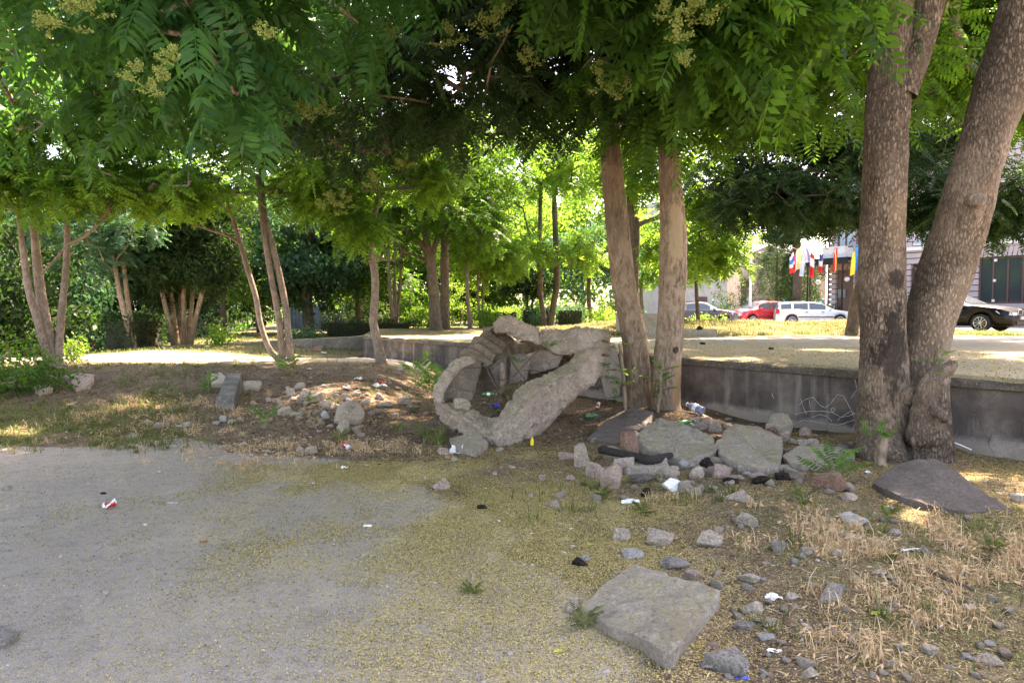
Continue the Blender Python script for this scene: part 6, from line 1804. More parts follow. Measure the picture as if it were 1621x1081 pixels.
slab('stone_plate', 'flat stone just left of the large slab', 'stone', [(897, 962, .02), (904, 945, .03), (917, 944, .03), (918, 956, .02), (906, 966, .02)], .03, 'grey', 23, .02, .004, chip=.008)

# concrete post lying tilted on the slope
def post():
    f = [W(343, 629, 10.45), W(371, 630, 10.45), W(370, 656, 10.4), W(338, 654, 10.4)]
    b = [W(359, 591, 11.35), W(382, 591, 11.35), W(384, 615, 11.4), W(352, 615, 11.4)]
    V = []; nL, nS = 30, 8
    for i in range(nL + 1):
        t = i / nL; c = [f[k].lerp(b[k], t) for k in range(4)]; ctr = sum(c, Vector()) / 4
        for k in range(4):
            for j in range(nS):
                s = j / nS; p = c[k].lerp(c[(k + 1) % 4], s); e = min(s, 1 - s)
                p = ctr.lerp(p, 1 - .05 * max(0, 1 - e * 7)); p += mnoise.noise_vector(p * 9) * .008 + mnoise.noise_vector(p * 30) * .004
                V.append(tuple(p))
    m = nS * 4; Fc = [[i * m + k, (i + 1) * m + k, (i + 1) * m + (k + 1) % m, i * m + (k + 1) % m] for i in range(nL) for k in range(m)]
    Fc += [[k for k in range(m)], [nL * m + k for k in range(m)][::-1]]
    o = meshobj('concrete_post', np.array(V), Fc, concrete_mat('old_post_concrete', (.15, .145, .135), (.27, .26, .235), (.38, .35, .31), scale=2), None, False, True, origin=tuple(f[3]))
    bm = bmesh.new(); bm.from_mesh(o.data); bmesh.ops.recalc_face_normals(bm, faces=bm.faces); bm.to_mesh(o.data); bm.free()
    tag(o, 'square concrete post tilted on the slope, lichen-grey on top', 'post')
post()

# ---- rocks one can point at: (foot px, foot py, width, height, stuff, label)
ROCKS = [
 (697, 778, 31, 22, 'pink', 'round pinkish boulder alone on the blossoms in front of the ruin'),
 (897, 729, 25, 15, 'pink', 'small grey-pink stone left of the rubble ring, by the asphalt sheet'),
 (923, 742, 26, 38, 'tan', 'first lump of the curved row of rubble, nearest the ruin'),
 (943, 762, 32, 32, 'pink', 'crumbly pink block with yellow blossom on top in the rubble row'),
 (968, 780, 36, 46, 'pink', 'tall rough pinkish lump standing lowest in the rubble row'),
 (989, 755, 34, 32, 'grey', 'angular pale block right of the tall pinkish lump'),
 (972, 730, 34, 24, 'pink', 'broad pinkish block behind the angular one, under the burnt branch'),
 (1006, 716, 24, 34, 'grey', 'grey stone propped behind the upright brick'),
 (1062, 757, 28, 20, 'grey', 'flat-topped stone behind the white foam lump'),
 (1104, 760, 25, 22, 'grey', 'square grey stone right of the white foam lump'),
 (1087, 778, 14, 18, 'pink', 'small upright pink stone touching the white foam lump'),
 (1145, 758, 30, 22, 'pink', 'five-sided pale stone below the widest slab'),
 (1184, 754, 17, 8, 'white', 'little white chip below the widest slab'),
 (1129, 775, 18, 9, 'grey', 'low grey stone in the weeds left of the triangular plate'),
 (1241, 745, 24, 10, 'grey', 'flat stone where the widest and the long slab meet'),
 (1320, 781, 52, 34, 'brick', 'big pinkish brick fragment under the green plant'),
 (1349, 797, 28, 18, 'tan', 'tan stone half sunk right of the brick fragment'),
 (1615, 797, 26, 17, 'grey', 'grey stone at the right edge by the tip of the asphalt slab'),
 (1048, 868, 46, 32, 'grey', 'large rounded grey stone above the large slab'),
 (1125, 870, 44, 30, 'grey', 'pointed grey stone in the straw right of the rounded one'),
 (983, 858, 30, 22, 'grey', 'pale stone left of the large rounded one'),
 (1072, 903, 48, 24, 'blue', 'blue-grey oval stone touching the far corner of the large slab'),
 (1098, 921, 28, 22, 'pink', 'pink stone right of the blue-grey oval stone'),
 (1004, 884, 34, 14, 'white', 'white flaky stone above the left corner of the large slab'),
 (1192, 972, 36, 22, 'grey', 'squarish grey stone right of the large slab'),
 (1222, 997, 26, 24, 'tan', 'tan-brown wedge stone below the squarish one'),
 (1183, 998, 34, 13, 'blue', 'flat grey stone under the squarish one'),
 (1216, 1014, 28, 11, 'white', 'pale oval stone at the bottom right of the large slab'),
 (1117, 1060, 24, 14, 'blue', 'small bluish stone beside the dark four-sided plate'),
 (1185, 836, 36, 26, 'grey', 'grey stone in tall straw below the triangular plate'),
 (1188, 926, 34, 22, 'grey', 'grey stone between straw right of the pink one'),
 (1235, 876, 26, 24, 'blue', 'blue-grey stone in the straw right of the pointed stone'),
 (1280, 880, 20, 16, 'grey', 'small grey stone in the straw, second right of the pointed stone'),
 (1329, 884, 26, 16, 'grey', 'low grey stone in the straw above the wedge stone'),
 (1254, 951, 24, 14, 'grey', 'grey stone next to the white paper scrap'),
 (1390, 864, 24, 12, 'grey', 'flat grey stone lower left of the dark asphalt slab'),
 (1417, 848, 24, 13, 'blue', 'smooth bluish stone below the dark asphalt slab'),
 (1395, 912, 26, 10, 'grey', 'low pale stone in the grass below the bluish one'),
 (1476, 1040, 24, 20, 'grey', 'upright grey stone in the straw at the bottom'),
 (1568, 1055, 44, 20, 'tan', 'big flat tan stone at the bottom right'),
 (1537, 966, 22, 11, 'white', 'white pebble in the straw at the right'),
 (1412, 1056, 12, 14, 'grey', 'small egg-shaped stone at the bottom'),
 (1285, 1077, 30, 24, 'grey', 'grey stone cut off by the bottom edge'),
 (1225, 690, 18, 14, 'brick', 'reddish stone behind the upper edge of the widest slab'),
 (1243, 702, 18, 20, 'pink', 'upright brownish stone between widest slab and wall'),
 (1258, 706, 18, 12, 'grey', 'round stone in the row along the wall foot, leftmost'),
 (1273, 708, 20, 13, 'grey', 'round stone in the row along the wall foot, in the middle'),
 (1289, 707, 16, 12, 'grey', 'pale round stone in the row along the wall foot, rightmost'),
 (1278, 694, 22, 18, 'pink', 'three-cornered stone leaning on the wall foot'),
 (1307, 709, 18, 7, 'grey', 'flat stone at the wall foot right of the round row'),
 (1336, 710, 16, 8, 'blue', 'dark flat stone at the wall foot near the massive tree'),
 (1103, 671, 14, 12, 'grey', 'stone left of the cluster above the rounded slab'),
 (1117, 684, 22, 20, 'pink', 'pinkish stone in the cluster between the two big slabs'),
 (1117, 672, 18, 12, 'grey', 'pale stone topping the cluster between the two big slabs'),
 (1133, 688, 20, 22, 'tan', 'narrow slanting stone in the cluster between the big slabs'),
 (1150, 680, 20, 11, 'grey', 'flat pale stone behind the widest slab'),
 (1101, 682, 16, 12, 'blue', 'dark grey stone behind the rounded slab'),
 (551, 676, 46, 42, 'tan', 'largest jagged stone in the slope rubble'),
 (541, 689, 20, 24, 'grey', 'pale stone at the foot of the largest jagged one'),
 (560, 670, 18, 12, 'grey', 'small stone right below the largest jagged one'),
 (497, 640, 30, 20, 'tan', 'broad tan stone in the middle of the slope rubble'),
 (482, 631, 24, 16, 'tan', 'smooth domed stone above the broad tan one'),
 (460, 628, 14, 14, 'grey', 'small round stone left of the domed one'),
 (473, 617, 18, 12, 'grey', 'stone at the upper end of the slope rubble'),
 (475, 640, 16, 12, 'pink', 'pinkish stone left of the broad tan one'),
 (450, 658, 24, 14, 'grey', 'pale chunky stone at the lower left of the slope rubble'),
 (467, 661, 18, 9, 'grey', 'flat stone right of the pale chunky one'),
 (435, 640, 16, 10, 'grey', 'small stone left of the slope rubble'),
 (444, 645, 12, 12, 'pink', 'little pink stone left of the slope rubble'),
 (514, 664, 14, 14, 'white', 'white lump in the slope rubble below the flat light stone'),
 (546, 634, 20, 12, 'grey', 'grey stone upper right in the slope rubble'),
 (562, 628, 16, 8, 'grey', 'low stone above the jagged one'),
 (607, 644, 24, 9, 'white', 'whitish flat stone right in the slope rubble'),
 (601, 634, 14, 12, 'grey', 'upright small stone above the whitish flat one'),
 (638, 641, 22, 15, 'grey', 'grey stone near the left edge of the ruin'),
 (655, 648, 20, 8, 'grey', 'flat stone between the grey stone and the ruin'),
 (288, 678, 21, 11, 'white', 'pale rounded stone at the edge of the lot left of the post'),
 (251, 679, 26, 12, 'pink', 'pinkish low stone left of the pale rounded one'),
 (229, 672, 16, 9, 'pink', 'small pink stone, leftmost at the edge of the lot'),
 (352, 669, 12, 11, 'white', 'white stone in the little heap under the post'),
 (341, 673, 12, 6, 'white', 'left chip of the little heap under the post'),
 (366, 672, 14, 8, 'grey', 'right chip of the little heap under the post'),
 (379, 669, 12, 9, 'pink', 'pink pebble beside the little heap under the post'),
 (383, 706, 12, 7, 'grey', 'flat stone at the edge of the lot below the post'),
 (421, 718, 15, 7, 'grey', 'flat stone in the straw at the lot edge'),
 (476, 719, 18, 12, 'white', 'pale stone in the straw patch'),
 (491, 720, 18, 14, 'tan', 'tan stone right of the pale one in the straw patch'),
 (472, 731, 9, 6, 'white', 'white chip below the straw patch'),
 (423, 575 + 62, 10, 8, 'pink', 'small pink chip in front of the slope rubble, left'),
 (400, 640, 10, 6, 'tan', 'tan chip right of the post'),
 (636, 590, 16, 9, 'tan', 'brown stone in front of the far end of the wall'),
 (500, 558, 17, 9, 'brick', 'brown boulder on the crest of the slope by the path'),
 (719, 780, 0, 0, None, None),
 (859, 762, 11, 11, 'pink', 'small upright stone in front of the ruin cave'),
 (903, 762, 17, 11, 'pink', 'small pink stone below the rubble row'),
 (800, 752, 15, 7, 'brick', 'flat orange-brown brick chip on the blossoms'),
 (783, 753, 9, 7, 'grey', 'grey chip left of the orange-brown brick chip'),
 (811, 742, 12, 6, 'grey', 'little grey stone above the brick chip'),
 (790, 716, 16, 8, 'grey', 'pale stone under the tip of the ruin lip'),
 (805, 713, 10, 8, 'brick', 'reddish pebble under the tip of the ruin lip'),
 (701, 722, 18, 14, 'pink', 'pink-grey stone left of the crumpled white cup'),
 (720, 731, 13, 8, 'grey', 'small stone below the crumpled white cup'),
 (840, 788, 10, 8, 'grey', 'grey pebble right of the sunlit patch'),
 (763, 807, 16, 9, 'dark', 'black charred bit on the blossoms'),
 (918, 898, 26, 17, 'dark', 'black charred lump left of the straw'),
 (928, 888, 13, 10, 'white', 'white stone on the edge of the charred lump'),
 (1023, 790, 17, 18, 'dark', 'black lump in the weeds below the rubble row'),
 (1120, 745, 22, 22, 'dark', 'black charred lump between the two big slabs'),
 (1240, 762, 26, 14, 'dark', 'dark clod right of the pentagonal stone'),
 (1160, 768, 26, 14, 'dark', 'dark clod in the middle below the widest slab'),
 (1205, 768, 30, 16, 'dark', 'broad dark clod below the widest slab'),
 (1020, 766, 40, 12, 'asph', 'flat black asphalt crumb under the stepped concrete piece'),
 (5, 777, 16, 10, 'tan', 'tan stone at the left edge of the lot'),
 (162, 783, 10, 5, 'dark', 'small black bit above the crushed can'),
]
k = 0
for (px, py, w, h, c, lb) in ROCKS:
    if not w: continue
    k += 1
    put_rock(px, py, w, h, c, lb, 400 + k, box=1 if k % 3 == 0 else 0, planes=13 if k % 3 == 0 else 8, rough=.07, depth=.62 + .3 * ((k * 7) % 5) / 5)
# lumps of rubble nobody would tell apart
r_ = random.Random(5)
def scatter(n, f, group, label, cat='stone', smin=.045, smax=.13, cols=('grey', 'pink', 'tan', 'grey', 'white')):
    protos = {}
    for i in range(n):
        for _ in range(50):
            x, y = f()
            if wall_side(x, y) < -.1 and abs(x - .1) > .0: break
        c = r_.choice(cols); key = (c, r_.randrange(4))
        if key not in protos:
            V, Fc = rock_geo(1, .8, .6, 900 + len(protos), 3, 7, .035); V[:, 2] -= .16
            me = meshobj('rubble_piece', V, Fc, ST[c], None, False, True).data
            ob = bpy.data.objects[-1] if False else None
            protos[key] = me
            for o in list(COL.objects):
                if o.data == me: bpy.data.objects.remove(o)
        o = bpy.data.objects.new('rubble_piece', protos[key]); COL.objects.link(o)
        s = r_.uniform(smin, smax) * (1 if r_.random() < .85 else 1.5)
        o.location = (x, y, float(hgt(x, y))); o.scale = (s, s, s * r_.uniform(.7, 1.2)); o.rotation_euler = (r_.uniform(-.2, .2), r_.uniform(-.2, .2), r_.uniform(0, 6.28))
        tag(o, label, cat, group)
def f1():
    t = r_.random(); px = r_.gauss(520, 70); py = r_.gauss(648, 20); p = G(px, min(max(py, 600), 700)); return p.x, p.y
def f2():
    p = G(r_.gauss(1150, 120), min(790, max(665, r_.gauss(735, 30)))); return p.x, p.y
def f3():
    p = G(r_.uniform(1120, 1610), r_.uniform(810, 1075)); return p.x, p.y
scatter(110, f1, 'small stones of the slope rubble', 'small angular stone strewn over the bare slope')
scatter(115, f2, 'small stones round the big slabs', 'small angular stone strewn among the slabs by the wall')
scatter(95, f3, 'small stones in the straw', 'small stone lying in the dry grass at the lower right', smin=.025, smax=.07)

# ---- odd pieces ----
def stepped():
    b = G(1026, 750); t_ = MB()
    n = 12; V = []
    prof = [(-.0, .0), (0, .10), (.12, .115), (.125, .15), (.24, .16), (.26, .02), (.2, 0)]
    for i in range(n + 1):
        x = -.21 + .42 * i / n; bend = .05 * (1 - (x / .21) ** 2)
        for (y, z) in prof: V.append((b.x + x + .06 * y, b.y + y - bend, b.z + z - .02 + .004 * mnoise.noise(Vector((x * 20, y * 30, 0)))))
    m = len(prof); Fc = [[i * m + k, (i + 1) * m + k, (i + 1) * m + (k + 1) % m, i * m + (k + 1) % m] for i in range(n) for k in range(m)] + [[k for k in range(m)], [n * m + k for k in range(m)][::-1]]
    o = meshobj('kerb_piece', np.array(V), Fc, ST['grey'], None, False, True, origin=tuple(b))
    bm = bmesh.new(); bm.from_mesh(o.data); bmesh.ops.recalc_face_normals(bm, faces=bm.faces); bmesh.ops.bevel(bm, geom=bm.edges[:], offset=.004, segments=1, affect='EDGES'); bm.to_mesh(o.data); bm.free()
    tag(o, 'pale stepped concrete piece with a groove in front of the rounded slab', 'concrete piece')
stepped()
def upright_brick():
    b = G(999, 722, .06); V, Fc = rock_geo(.19, .09, .30, 77, 4, 8, .02, 1)
    V[:, 0] += V[:, 2] * -.08; V[:, 1] += V[:, 2] * .25; V += np.array([b.x, b.y, b.z - .04])
    o = meshobj('brick', V, Fc, ST['brick'], None, True, True, origin=tuple(b)); tag(o, 'orange-brown brick standing upright on the burnt branch', 'brick')
upright_brick()
M_CHAR = simple('charred_wood', (.02, .016, .014), .85, vary=.5, scale=30, bump=.8)
def gp(px, py, h): p = G(px, py, h); return p
log('curved burnt branch lying across the rubble row', [gp(952, 712, .16), gp(975, 716, .17), gp(1000, 722, .16), gp(1030, 728, .13), gp(1062, 720, .13)], [.05, .04, .045, .05, .03], M_CHAR)
log('thin dark branch in the grass at the right edge', [gp(1450, 893, .03), gp(1490, 912, .03), gp(1540, 933, .03)], [.012, .014, .010], M_BARK_DARK)
log('pale sawn root sticking up at the foot of the massive tree', [G(1448, 722) , W(1447, 700, 7.3), W(1445, 690, 7.35)], [.035, .03, .025], M_BARK_SLIM, 'root', 'root')
log('light stick lying on the long low slab', [gp(1252, 745, .03), gp(1262, 738, .05), gp(1271, 731, .10)], [.006, .006, .005], ST['tan'], 'stick', 'stick')
log('white plastic strip leaning at the wall right of the massive tree', [W(1501, 697, 7.5), W(1520, 704, 7.45), W(1538, 712, 7.4)], [.006, .006, .006], ST['foam'], 'plastic_strip', 'litter')
put_rock(1066, 780, 31, 22, 'foam', 'white foam lump with a speckled face in front of the square grey stone', 340, 'foam_block', 'litter', box=1)
put_rock(1083, 745, 18, 16, 'white', 'small white plaster lump above the square grey stone', 341, 'plaster_lump', 'stone')

# ---- stubs and shoots on the massive tree (parts) ----
old = bpy.data.objects['old_tree']
def part_log(name, pts, rad, mat, parent, n=12, rough=.12):
    P = [Vector(p) for p in pts]; mb = MB(); sp = smooth_path([tuple(p) + (rad[i],) for i, p in enumerate(P)], 6); prev = None
    for i, q in enumerate(sp):
        p = Vector(q[:3]); r = q[3]; tt = (Vector(sp[min(i + 1, len(sp) - 1)][:3]) - Vector(sp[max(i - 1, 0)][:3])).normalized()
        a = tt.orthogonal().normalized() if prev is None else (prev - tt * prev.dot(tt)).normalized(); prev = a; c = tt.cross(a)
        for k in range(n):
            an = 6.2832 * k / n; d = a * math.cos(an) + c * math.sin(an); mb.v.append(tuple(p + d * r * (1 + rough * 2 * mnoise.noise(p * 8 + d * 1.5))))
    for i in range(len(sp) - 1):
        for k in range(n): mb.f.append([i * n + k, i * n + (k + 1) % n, (i + 1) * n + (k + 1) % n, (i + 1) * n + k])
    mb.f.append([k for k in range(n)][::-1]); mb.f.append([(len(sp) - 1) * n + k for k in range(n)])
    return meshobj(name, np.array(mb.v), mb.f, mat, parent, True, True)
part_log('sawn_stub', [W(1466, 700, 7.35), W(1462, 650, 7.35), W(1472, 610, 7.35), W(1484, 592, 7.35), W(1500, 585, 7.35), W(1511, 574, 7.35)], [.20, .13, .11, .085, .07, .05], M_BARK_BIG, old)
part_log('sawn_stub', [W(1470, 655, 7.3), W(1482, 650, 7.2), W(1492, 661, 7.15), W(1495, 667, 7.12)], [.07, .06, .045, .035], M_BARK_BIG, old)
part_log('root_burl', [W(1462, 742, 7.5), W(1474, 715, 7.4), W(1480, 690, 7.4), W(1476, 665, 7.4)], [.31, .235, .17, .08], M_BARK_BIG, old)
part_log('root_burl', [W(1400, 745, 7.6), W(1398, 715, 7.55), W(1400, 690, 7.6)], [.36, .27, .2], M_BARK_BIG, old)
part_log('bark_knot', [W(1434, 627, 7.55), W(1437, 627, 7.45), W(1438, 628, 7.42)], [.14, .09, .045], M_BARK_BIG, old)
part_log('bark_knot', [W(1543, 318, 7.4), W(1547, 318, 7.33), W(1548, 317, 7.305)], [.12, .085, .045], M_BARK_BIG, old)
part_log('bark_knot', [W(1388, 498, 7.5), W(1388, 498, 7.455), W(1388, 498, 7.445)], [.025, .022, .01], M_BARK_BIG, old)
part_log('bark_knot', [W(1385, 582, 7.5), W(1385, 582, 7.45), W(1385, 582, 7.44)], [.03, .028, .01], M_BARK_BIG, old)
part_log('sucker_stump', [W(1394, 742, 7.0), W(1394, 722, 7.0), W(1397, 700, 7.0), W(1399, 690, 7.0)], [.07, .055, .055, .05], M_BARK_MID, old)
def shoots(parent, px, py, D, n, spread, size, seed, name='leafy_shoot', kind='near', mat=M_WEED, up=.4):
    r = np.random.default_rng(seed); c = np.array(W(px, py, D)); P = c + r.normal(size=(n, 3)) * spread
    Dv = r.normal(size=(n, 3)); Dv[:, 2] = np.abs(Dv[:, 2]) * .5 + up; Dv[:, 1] -= .5
    V, Q, lv = place_tpl(kind, P, Dv, size * r.uniform(.6, 1.1, n), .3, r)
    return meshobj(name, V, Q, mat, parent, attr={'lv': ('FACE', lv)})
shoots(old, 1396, 688, 6.95, 9, .04, .17, 1); shoots(old, 1390, 682, 6.95, 5, .05, .14, 2)
shoots(old, 1462, 570, 7.3, 3, .03, .13, 3); shoots(old, 1478, 583, 7.25, 3, .03, .11, 4); shoots(old, 1490, 562, 7.3, 2, .03, .13, 5); shoots(old, 1503, 560, 7.3, 2, .02, .11, 7)
sc_ = [o for o in bpy.data.objects if o.name.startswith('scarred_tree')][0]
for i, (px, py) in enumerate(((1044, 600), (1046, 615), (1042, 585), (1038, 625), (1050, 606))): shoots(sc_, px, py, 10.2, 4, .03, .22, 11 + i, kind='mid')
part_log('sucker_stump', [W(1040, 655, 10.1), W(1045, 620, 10.15), W(1046, 590, 10.2)], [.035, .03, .015], M_BARK_MID, sc_, 8)
pt_ = [o for o in bpy.data.objects if o.name.startswith('pale_tree')][0]
for i, (px, py) in enumerate(((978, 545), (985, 605), (975, 635), (985, 590), (955, 585))): shoots(pt_, px, py, 10.35, 4, .04, .25, 21 + i, kind='mid')
part_log('dead_sucker', [W(990, 650, 10.4), W(988, 610, 10.4), W(983, 560, 10.45), W(980, 545, 10.45)], [.035, .03, .025, .015], M_BARK_MID, pt_, 8)

# ---- litter ----
def lathe(prof, n=20):
    V = [(r * math.cos(6.2832 * k / n), r * math.sin(6.2832 * k / n), z) for (r, z) in prof for k in range(n)]
    Fc = [[i * n + k, i * n + (k + 1) % n, (i + 1) * n + (k + 1) % n, (i + 1) * n + k] for i in range(len(prof) - 1) for k in range(n)]
    Fc += [[k for k in range(n)][::-1], [(len(prof) - 1) * n + k for k in range(n)]]
    return V, Fc
def lay(V, axis_dir, p, roll=0):
    d = Vector(axis_dir).normalized(); q = d.to_track_quat('Z', 'Y'); return [tuple(q @ Vector(v) + Vector(p)) for v in V]
def can(label, px, py, dirv, L, Rr, cols, crush, seed, above=0):
    p = G(px, py, above); p.z += Rr * .55
    t = thing('drink_can', label, 'can', (p.x, p.y, p.z - Rr * .55))
    r = random.Random(seed)
    prof = [(Rr * .72, 0), (Rr * .8, .004), (Rr * .97, .012)] + [(Rr, L * k / 14 + .012) for k in range(1, 13)] + [(Rr * .8, L), (Rr * .82, L + .003), (Rr * .7, L + .001)]
    V, Fc = lathe(prof, 24)
    V = [(x * (1 - crush * .35 * math.exp(-((z - L * .55) / (L * .2)) ** 2)) + crush * .012 * math.sin(z * 70), y * (1 - crush * .5 * math.exp(-((z - L * .5) / (L * .22)) ** 2)) + crush * .15 * z, z * (1 - crush * .2)) for (x, y, z) in V]
    n = 24; mi = []
    for i, f in enumerate(Fc):
        row = i // n; ang = (i % n) / n
        if row < 3 or row > 13: mi.append(1)
        else: mi.append(2 if (math.sin(ang * 12.5 + row * .45) > .72 or (row > 9 and ang < .4)) else 0)
    W_ = lay(V, dirv, p)
    o = meshobj('can_body', np.array(W_), Fc, None, t, True, True, mats=cols, midx=mi)
    vv, f2 = lathe([(Rr * .2, 0), (Rr * .2, .0012)], 10); vv = [(x, y * .7 + Rr * .35, z - .001) for x, y, z in vv]
    meshobj('opening', np.array(lay(vv, dirv, p)), f2, M_BLKPL, t, False, True)
    return t
M_ALU = simple('aluminium', (.75, .76, .78), .25, .9); M_CRED = simple('can_red', (.55, .02, .03), .3, .2, coat=.5); M_CWH = simple('can_white', (.75, .75, .76), .35)
can('crushed red and white drink can with its opened end facing left on the lot', 163, 806, (1, .55, .12), .125, .033, [M_CRED, M_ALU, M_CWH], 1, 1)
can('crushed silver and red can in the dry grass below the slope rubble', 553, 711, (-1, .5, .2), .12, .033, [M_ALU, M_CWH, M_CRED], .9, 2)
can('red can lying in the dark hollow under the ruin', 945, 648, (.4, .6, .5), .12, .033, [M_CRED, M_ALU, M_CWH], .3, 3)
M_GREENG = simple('green_glass', (.01, .16, .04), .08, spec=.8, coat=.5); M_CLEAR = simple('clear_plastic', (.32, .38, .55), .12, spec=.8, trans=.45); M_YELP = simple('yellow_plastic', (.75, .62, .02), .35)
def bottle(label, px, py, dirv, L, Rr, mat, capm, above=0, D=None, liquid=False):
    p = G(px, py, above) if D is None else W(px, py, D)
    if D is None: p.z += Rr * .85
    t = thing('bottle', label, 'bottle', tuple(p))
    prof = [(Rr * .75, 0), (Rr * .95, .006), (Rr, .02), (Rr * .94, L * .25), (Rr, L * .3), (Rr, L * .6), (Rr * .85, L * .7), (Rr * .45, L * .83), (Rr * .38, L * .95)]
    V, Fc = lathe(prof, 20); meshobj('glass_body' if mat is M_GREENG else 'bottle_body', np.array(lay(V, dirv, p)), Fc, mat, t, True, True)
    V, Fc = lathe([(Rr * .42, L * .95), (Rr * .42, L)], 14); meshobj('cap', np.array(lay(V, dirv, p)), Fc, capm, t, False, True)
    V, Fc = lathe([(Rr * 1.01, L * .33), (Rr * 1.01, L * .55)], 20); meshobj('label_band', np.array(lay(V, dirv, p)), Fc[:-2], capm, t, True, True)
    return t
M_CAPW = simple('white_cap', (.7, .72, .78), .4); M_CAPB = simple('blue_cap', (.03, .12, .5), .4); M_CAPG = simple('green_cap', (.02, .2, .08), .4)
bottle('big clear plastic bottle lying against the wall by the scarred tree', 1113, 651, (-.6, .75, .25), .30, .065, M_CLEAR, M_CAPW, D=10.0)
bottle('green glass bottle lying behind the rounded slab', 1072, 674, (1, .35, .12), .26, .032, M_GREENG, M_CAPG, above=.12)
bottle('green bottle in the hollow under the ruin', 926, 662, (1, .15, .03), .24, .032, M_GREENG, M_CAPG)
bottle('small yellow bottle at the tip of the ruin lip', 842, 708, (.05, .4, 1), .11, .022, M_YELP, M_YELP)
bottle('green bottle lying on the soil inside the ruin', *K6(400, 632), (1, -.1, .02), .2, .025, M_GREENG, M_CAPW, D=9.5)
def scrap(label, px, py, w, h, col, seed, name='paper_scrap', cat='litter', curl=.4, above=0, D=None, group=None):
    p = G(px, py, above) if D is None else W(px, py, D)
    s = w / F * p.y; s2 = h / F * p.y * 1.6; n = 8; V = []
    for j in range(n + 1):
        for i in range(n + 1):
            x, y = (i / n - .5) * s, (j / n - .5) * s2
            nz = mnoise.noise(Vector((x / s * 2.2 + seed, y / s2 * 2.2, seed * .3))) ; fold = abs(mnoise.noise(Vector((x / s * 4 + seed, y / s2 * 3, 5))))
            V.append((p.x + x * (1 - .2 * fold), p.y + y * .8, p.z + s * curl * (.25 + .5 * nz + .5 * fold)))
    Fc = [[j * (n + 1) + i, j * (n + 1) + i + 1, (j + 1) * (n + 1) + i + 1, (j + 1) * (n + 1) + i] for j in range(n) for i in range(n) if not ((i in (0, n - 1)) and (j in (0, n - 1)))]
    o = meshobj(name, np.array(V), Fc, col, None, False, True, origin=tuple(p)); m = o.modifiers.new('thick', 'SOLIDIFY'); m.thickness = .0015
    return tag(o, label, cat, group)
PW = simple('white_paper', (.74, .74, .74), .8, vary=.04); PB = simple('blue_foil', (.02, .10, .55), .25, .4); PR = simple('red_wrapper', (.5, .03, .05), .4); PG = simple('green_wrapper', (.02, .18, .08), .4); PGR = simple('grey_paper', (.42, .46, .5), .7)
for a in [
 ('crumpled white cup lying left of the ruin lip', 722, 718, 22, 16, PW, 1, 'paper_cup', 'litter', .9),
 ('white paper scrap in the straw right of the large slab', 1225, 948, 26, 12, PW, 2, 'paper_scrap', 'litter', .5),
 ('blue foil wrapper on the soil inside the ruin', *K6(478, 712), 15, 9, PB, 3, 'foil_wrapper', 'litter', .6, 0, 9.1),
 ('white wrapper with red print on the slope below the crooked tree', 600, 614, 26, 8, PW, 4, 'wrapper', 'litter', .4),
 ('red wrapper scrap lying on the white wrapper of the slope', 606, 607, 12, 5, PR, 5, 'wrapper', 'litter', .5, .06),
 ('small red and white wrapper higher on the slope', 567, 601, 13, 6, PW, 6, 'wrapper', 'litter', .5),
 ('green packet on the slope left of the white wrapper', 574, 617, 12, 5, PG, 7, 'wrapper', 'litter', .4),
 ('crumpled white paper ball on the slope above the flat stones', 549, 616, 12, 7, PW, 8, 'paper_scrap', 'litter', .8),
 ('folded white paper on the lot among the blossoms', 582, 833, 14, 7, PW, 9, 'paper_scrap', 'litter', .3),
 ('silver blister strip lying on the lot right of the crushed can', 273, 796, 18, 6, PGR, 10, 'blister_strip', 'litter', .1),
 ('white scrap with a torn edge right of the brick fragment', 1373, 749, 8, 9, PW, 11, 'paper_scrap', 'litter', .7),
 ('torn white paper in the weeds left of the foam lump', 998, 796, 30, 9, PW, 12, 'paper_scrap', 'litter', .3),
 ('white scrap on the crest beside the brown boulder', 513, 560, 10, 6, PW, 13, 'paper_scrap', 'litter', .5),
 ('tiny white scrap below the slim trio', 489, 585, 7, 4, PW, 14, 'paper_scrap', 'litter', .5),
 ('white stick-like scrap in the straw at the bottom', 1226, 1031, 24, 8, PW, 15, 'paper_scrap', 'litter', .2),
 ('blue and white wrapper at the bottom edge of the straw', 1175, 1074, 24, 6, PB, 16, 'wrapper', 'litter', .2),
 ('white scrap at the edge of the lot below the slope', 545, 741, 12, 6, PW, 17, 'paper_scrap', 'litter', .5),
 ('white plastic shred right in the dark grass', 1505, 905, 12, 6, PW, 18, 'plastic_shred', 'litter', .4),
 ('white plastic ribbon winding in the grass at the right', 1440, 872, 30, 5, PW, 19, 'plastic_shred', 'litter', .3),
 ('yellowing green leaf lying in the straw', 1390, 972, 27, 9, simple('yellow_leaf', (.30, .36, .04), .5), 20, 'fallen_leaf', 'leaf', .3),
 ('yellow leaf on the blossom at the bottom of the lot edge', 884, 1030, 16, 9, simple('yellow_leaf2', (.52, .48, .06), .5), 21, 'fallen_leaf', 'leaf', .3),
 ('yellow leaf left of the straw near the charred lump', 935, 862, 10, 7, MATS['yellow_leaf2'], 22, 'fallen_leaf', 'leaf', .3),
 ('orange-brown dry leaf on the lot', 322, 858, 13, 5, simple('dry_leaf', (.30, .13, .04), .7), 23, 'fallen_leaf', 'leaf', .3),
 ('blue shard in the straw beside the wedge stone', 1339, 932, 7, 5, simple('teal_plastic', (.0, .35, .4), .3), 24, 'plastic_shard', 'litter', .3)]:
    scrap(*a)

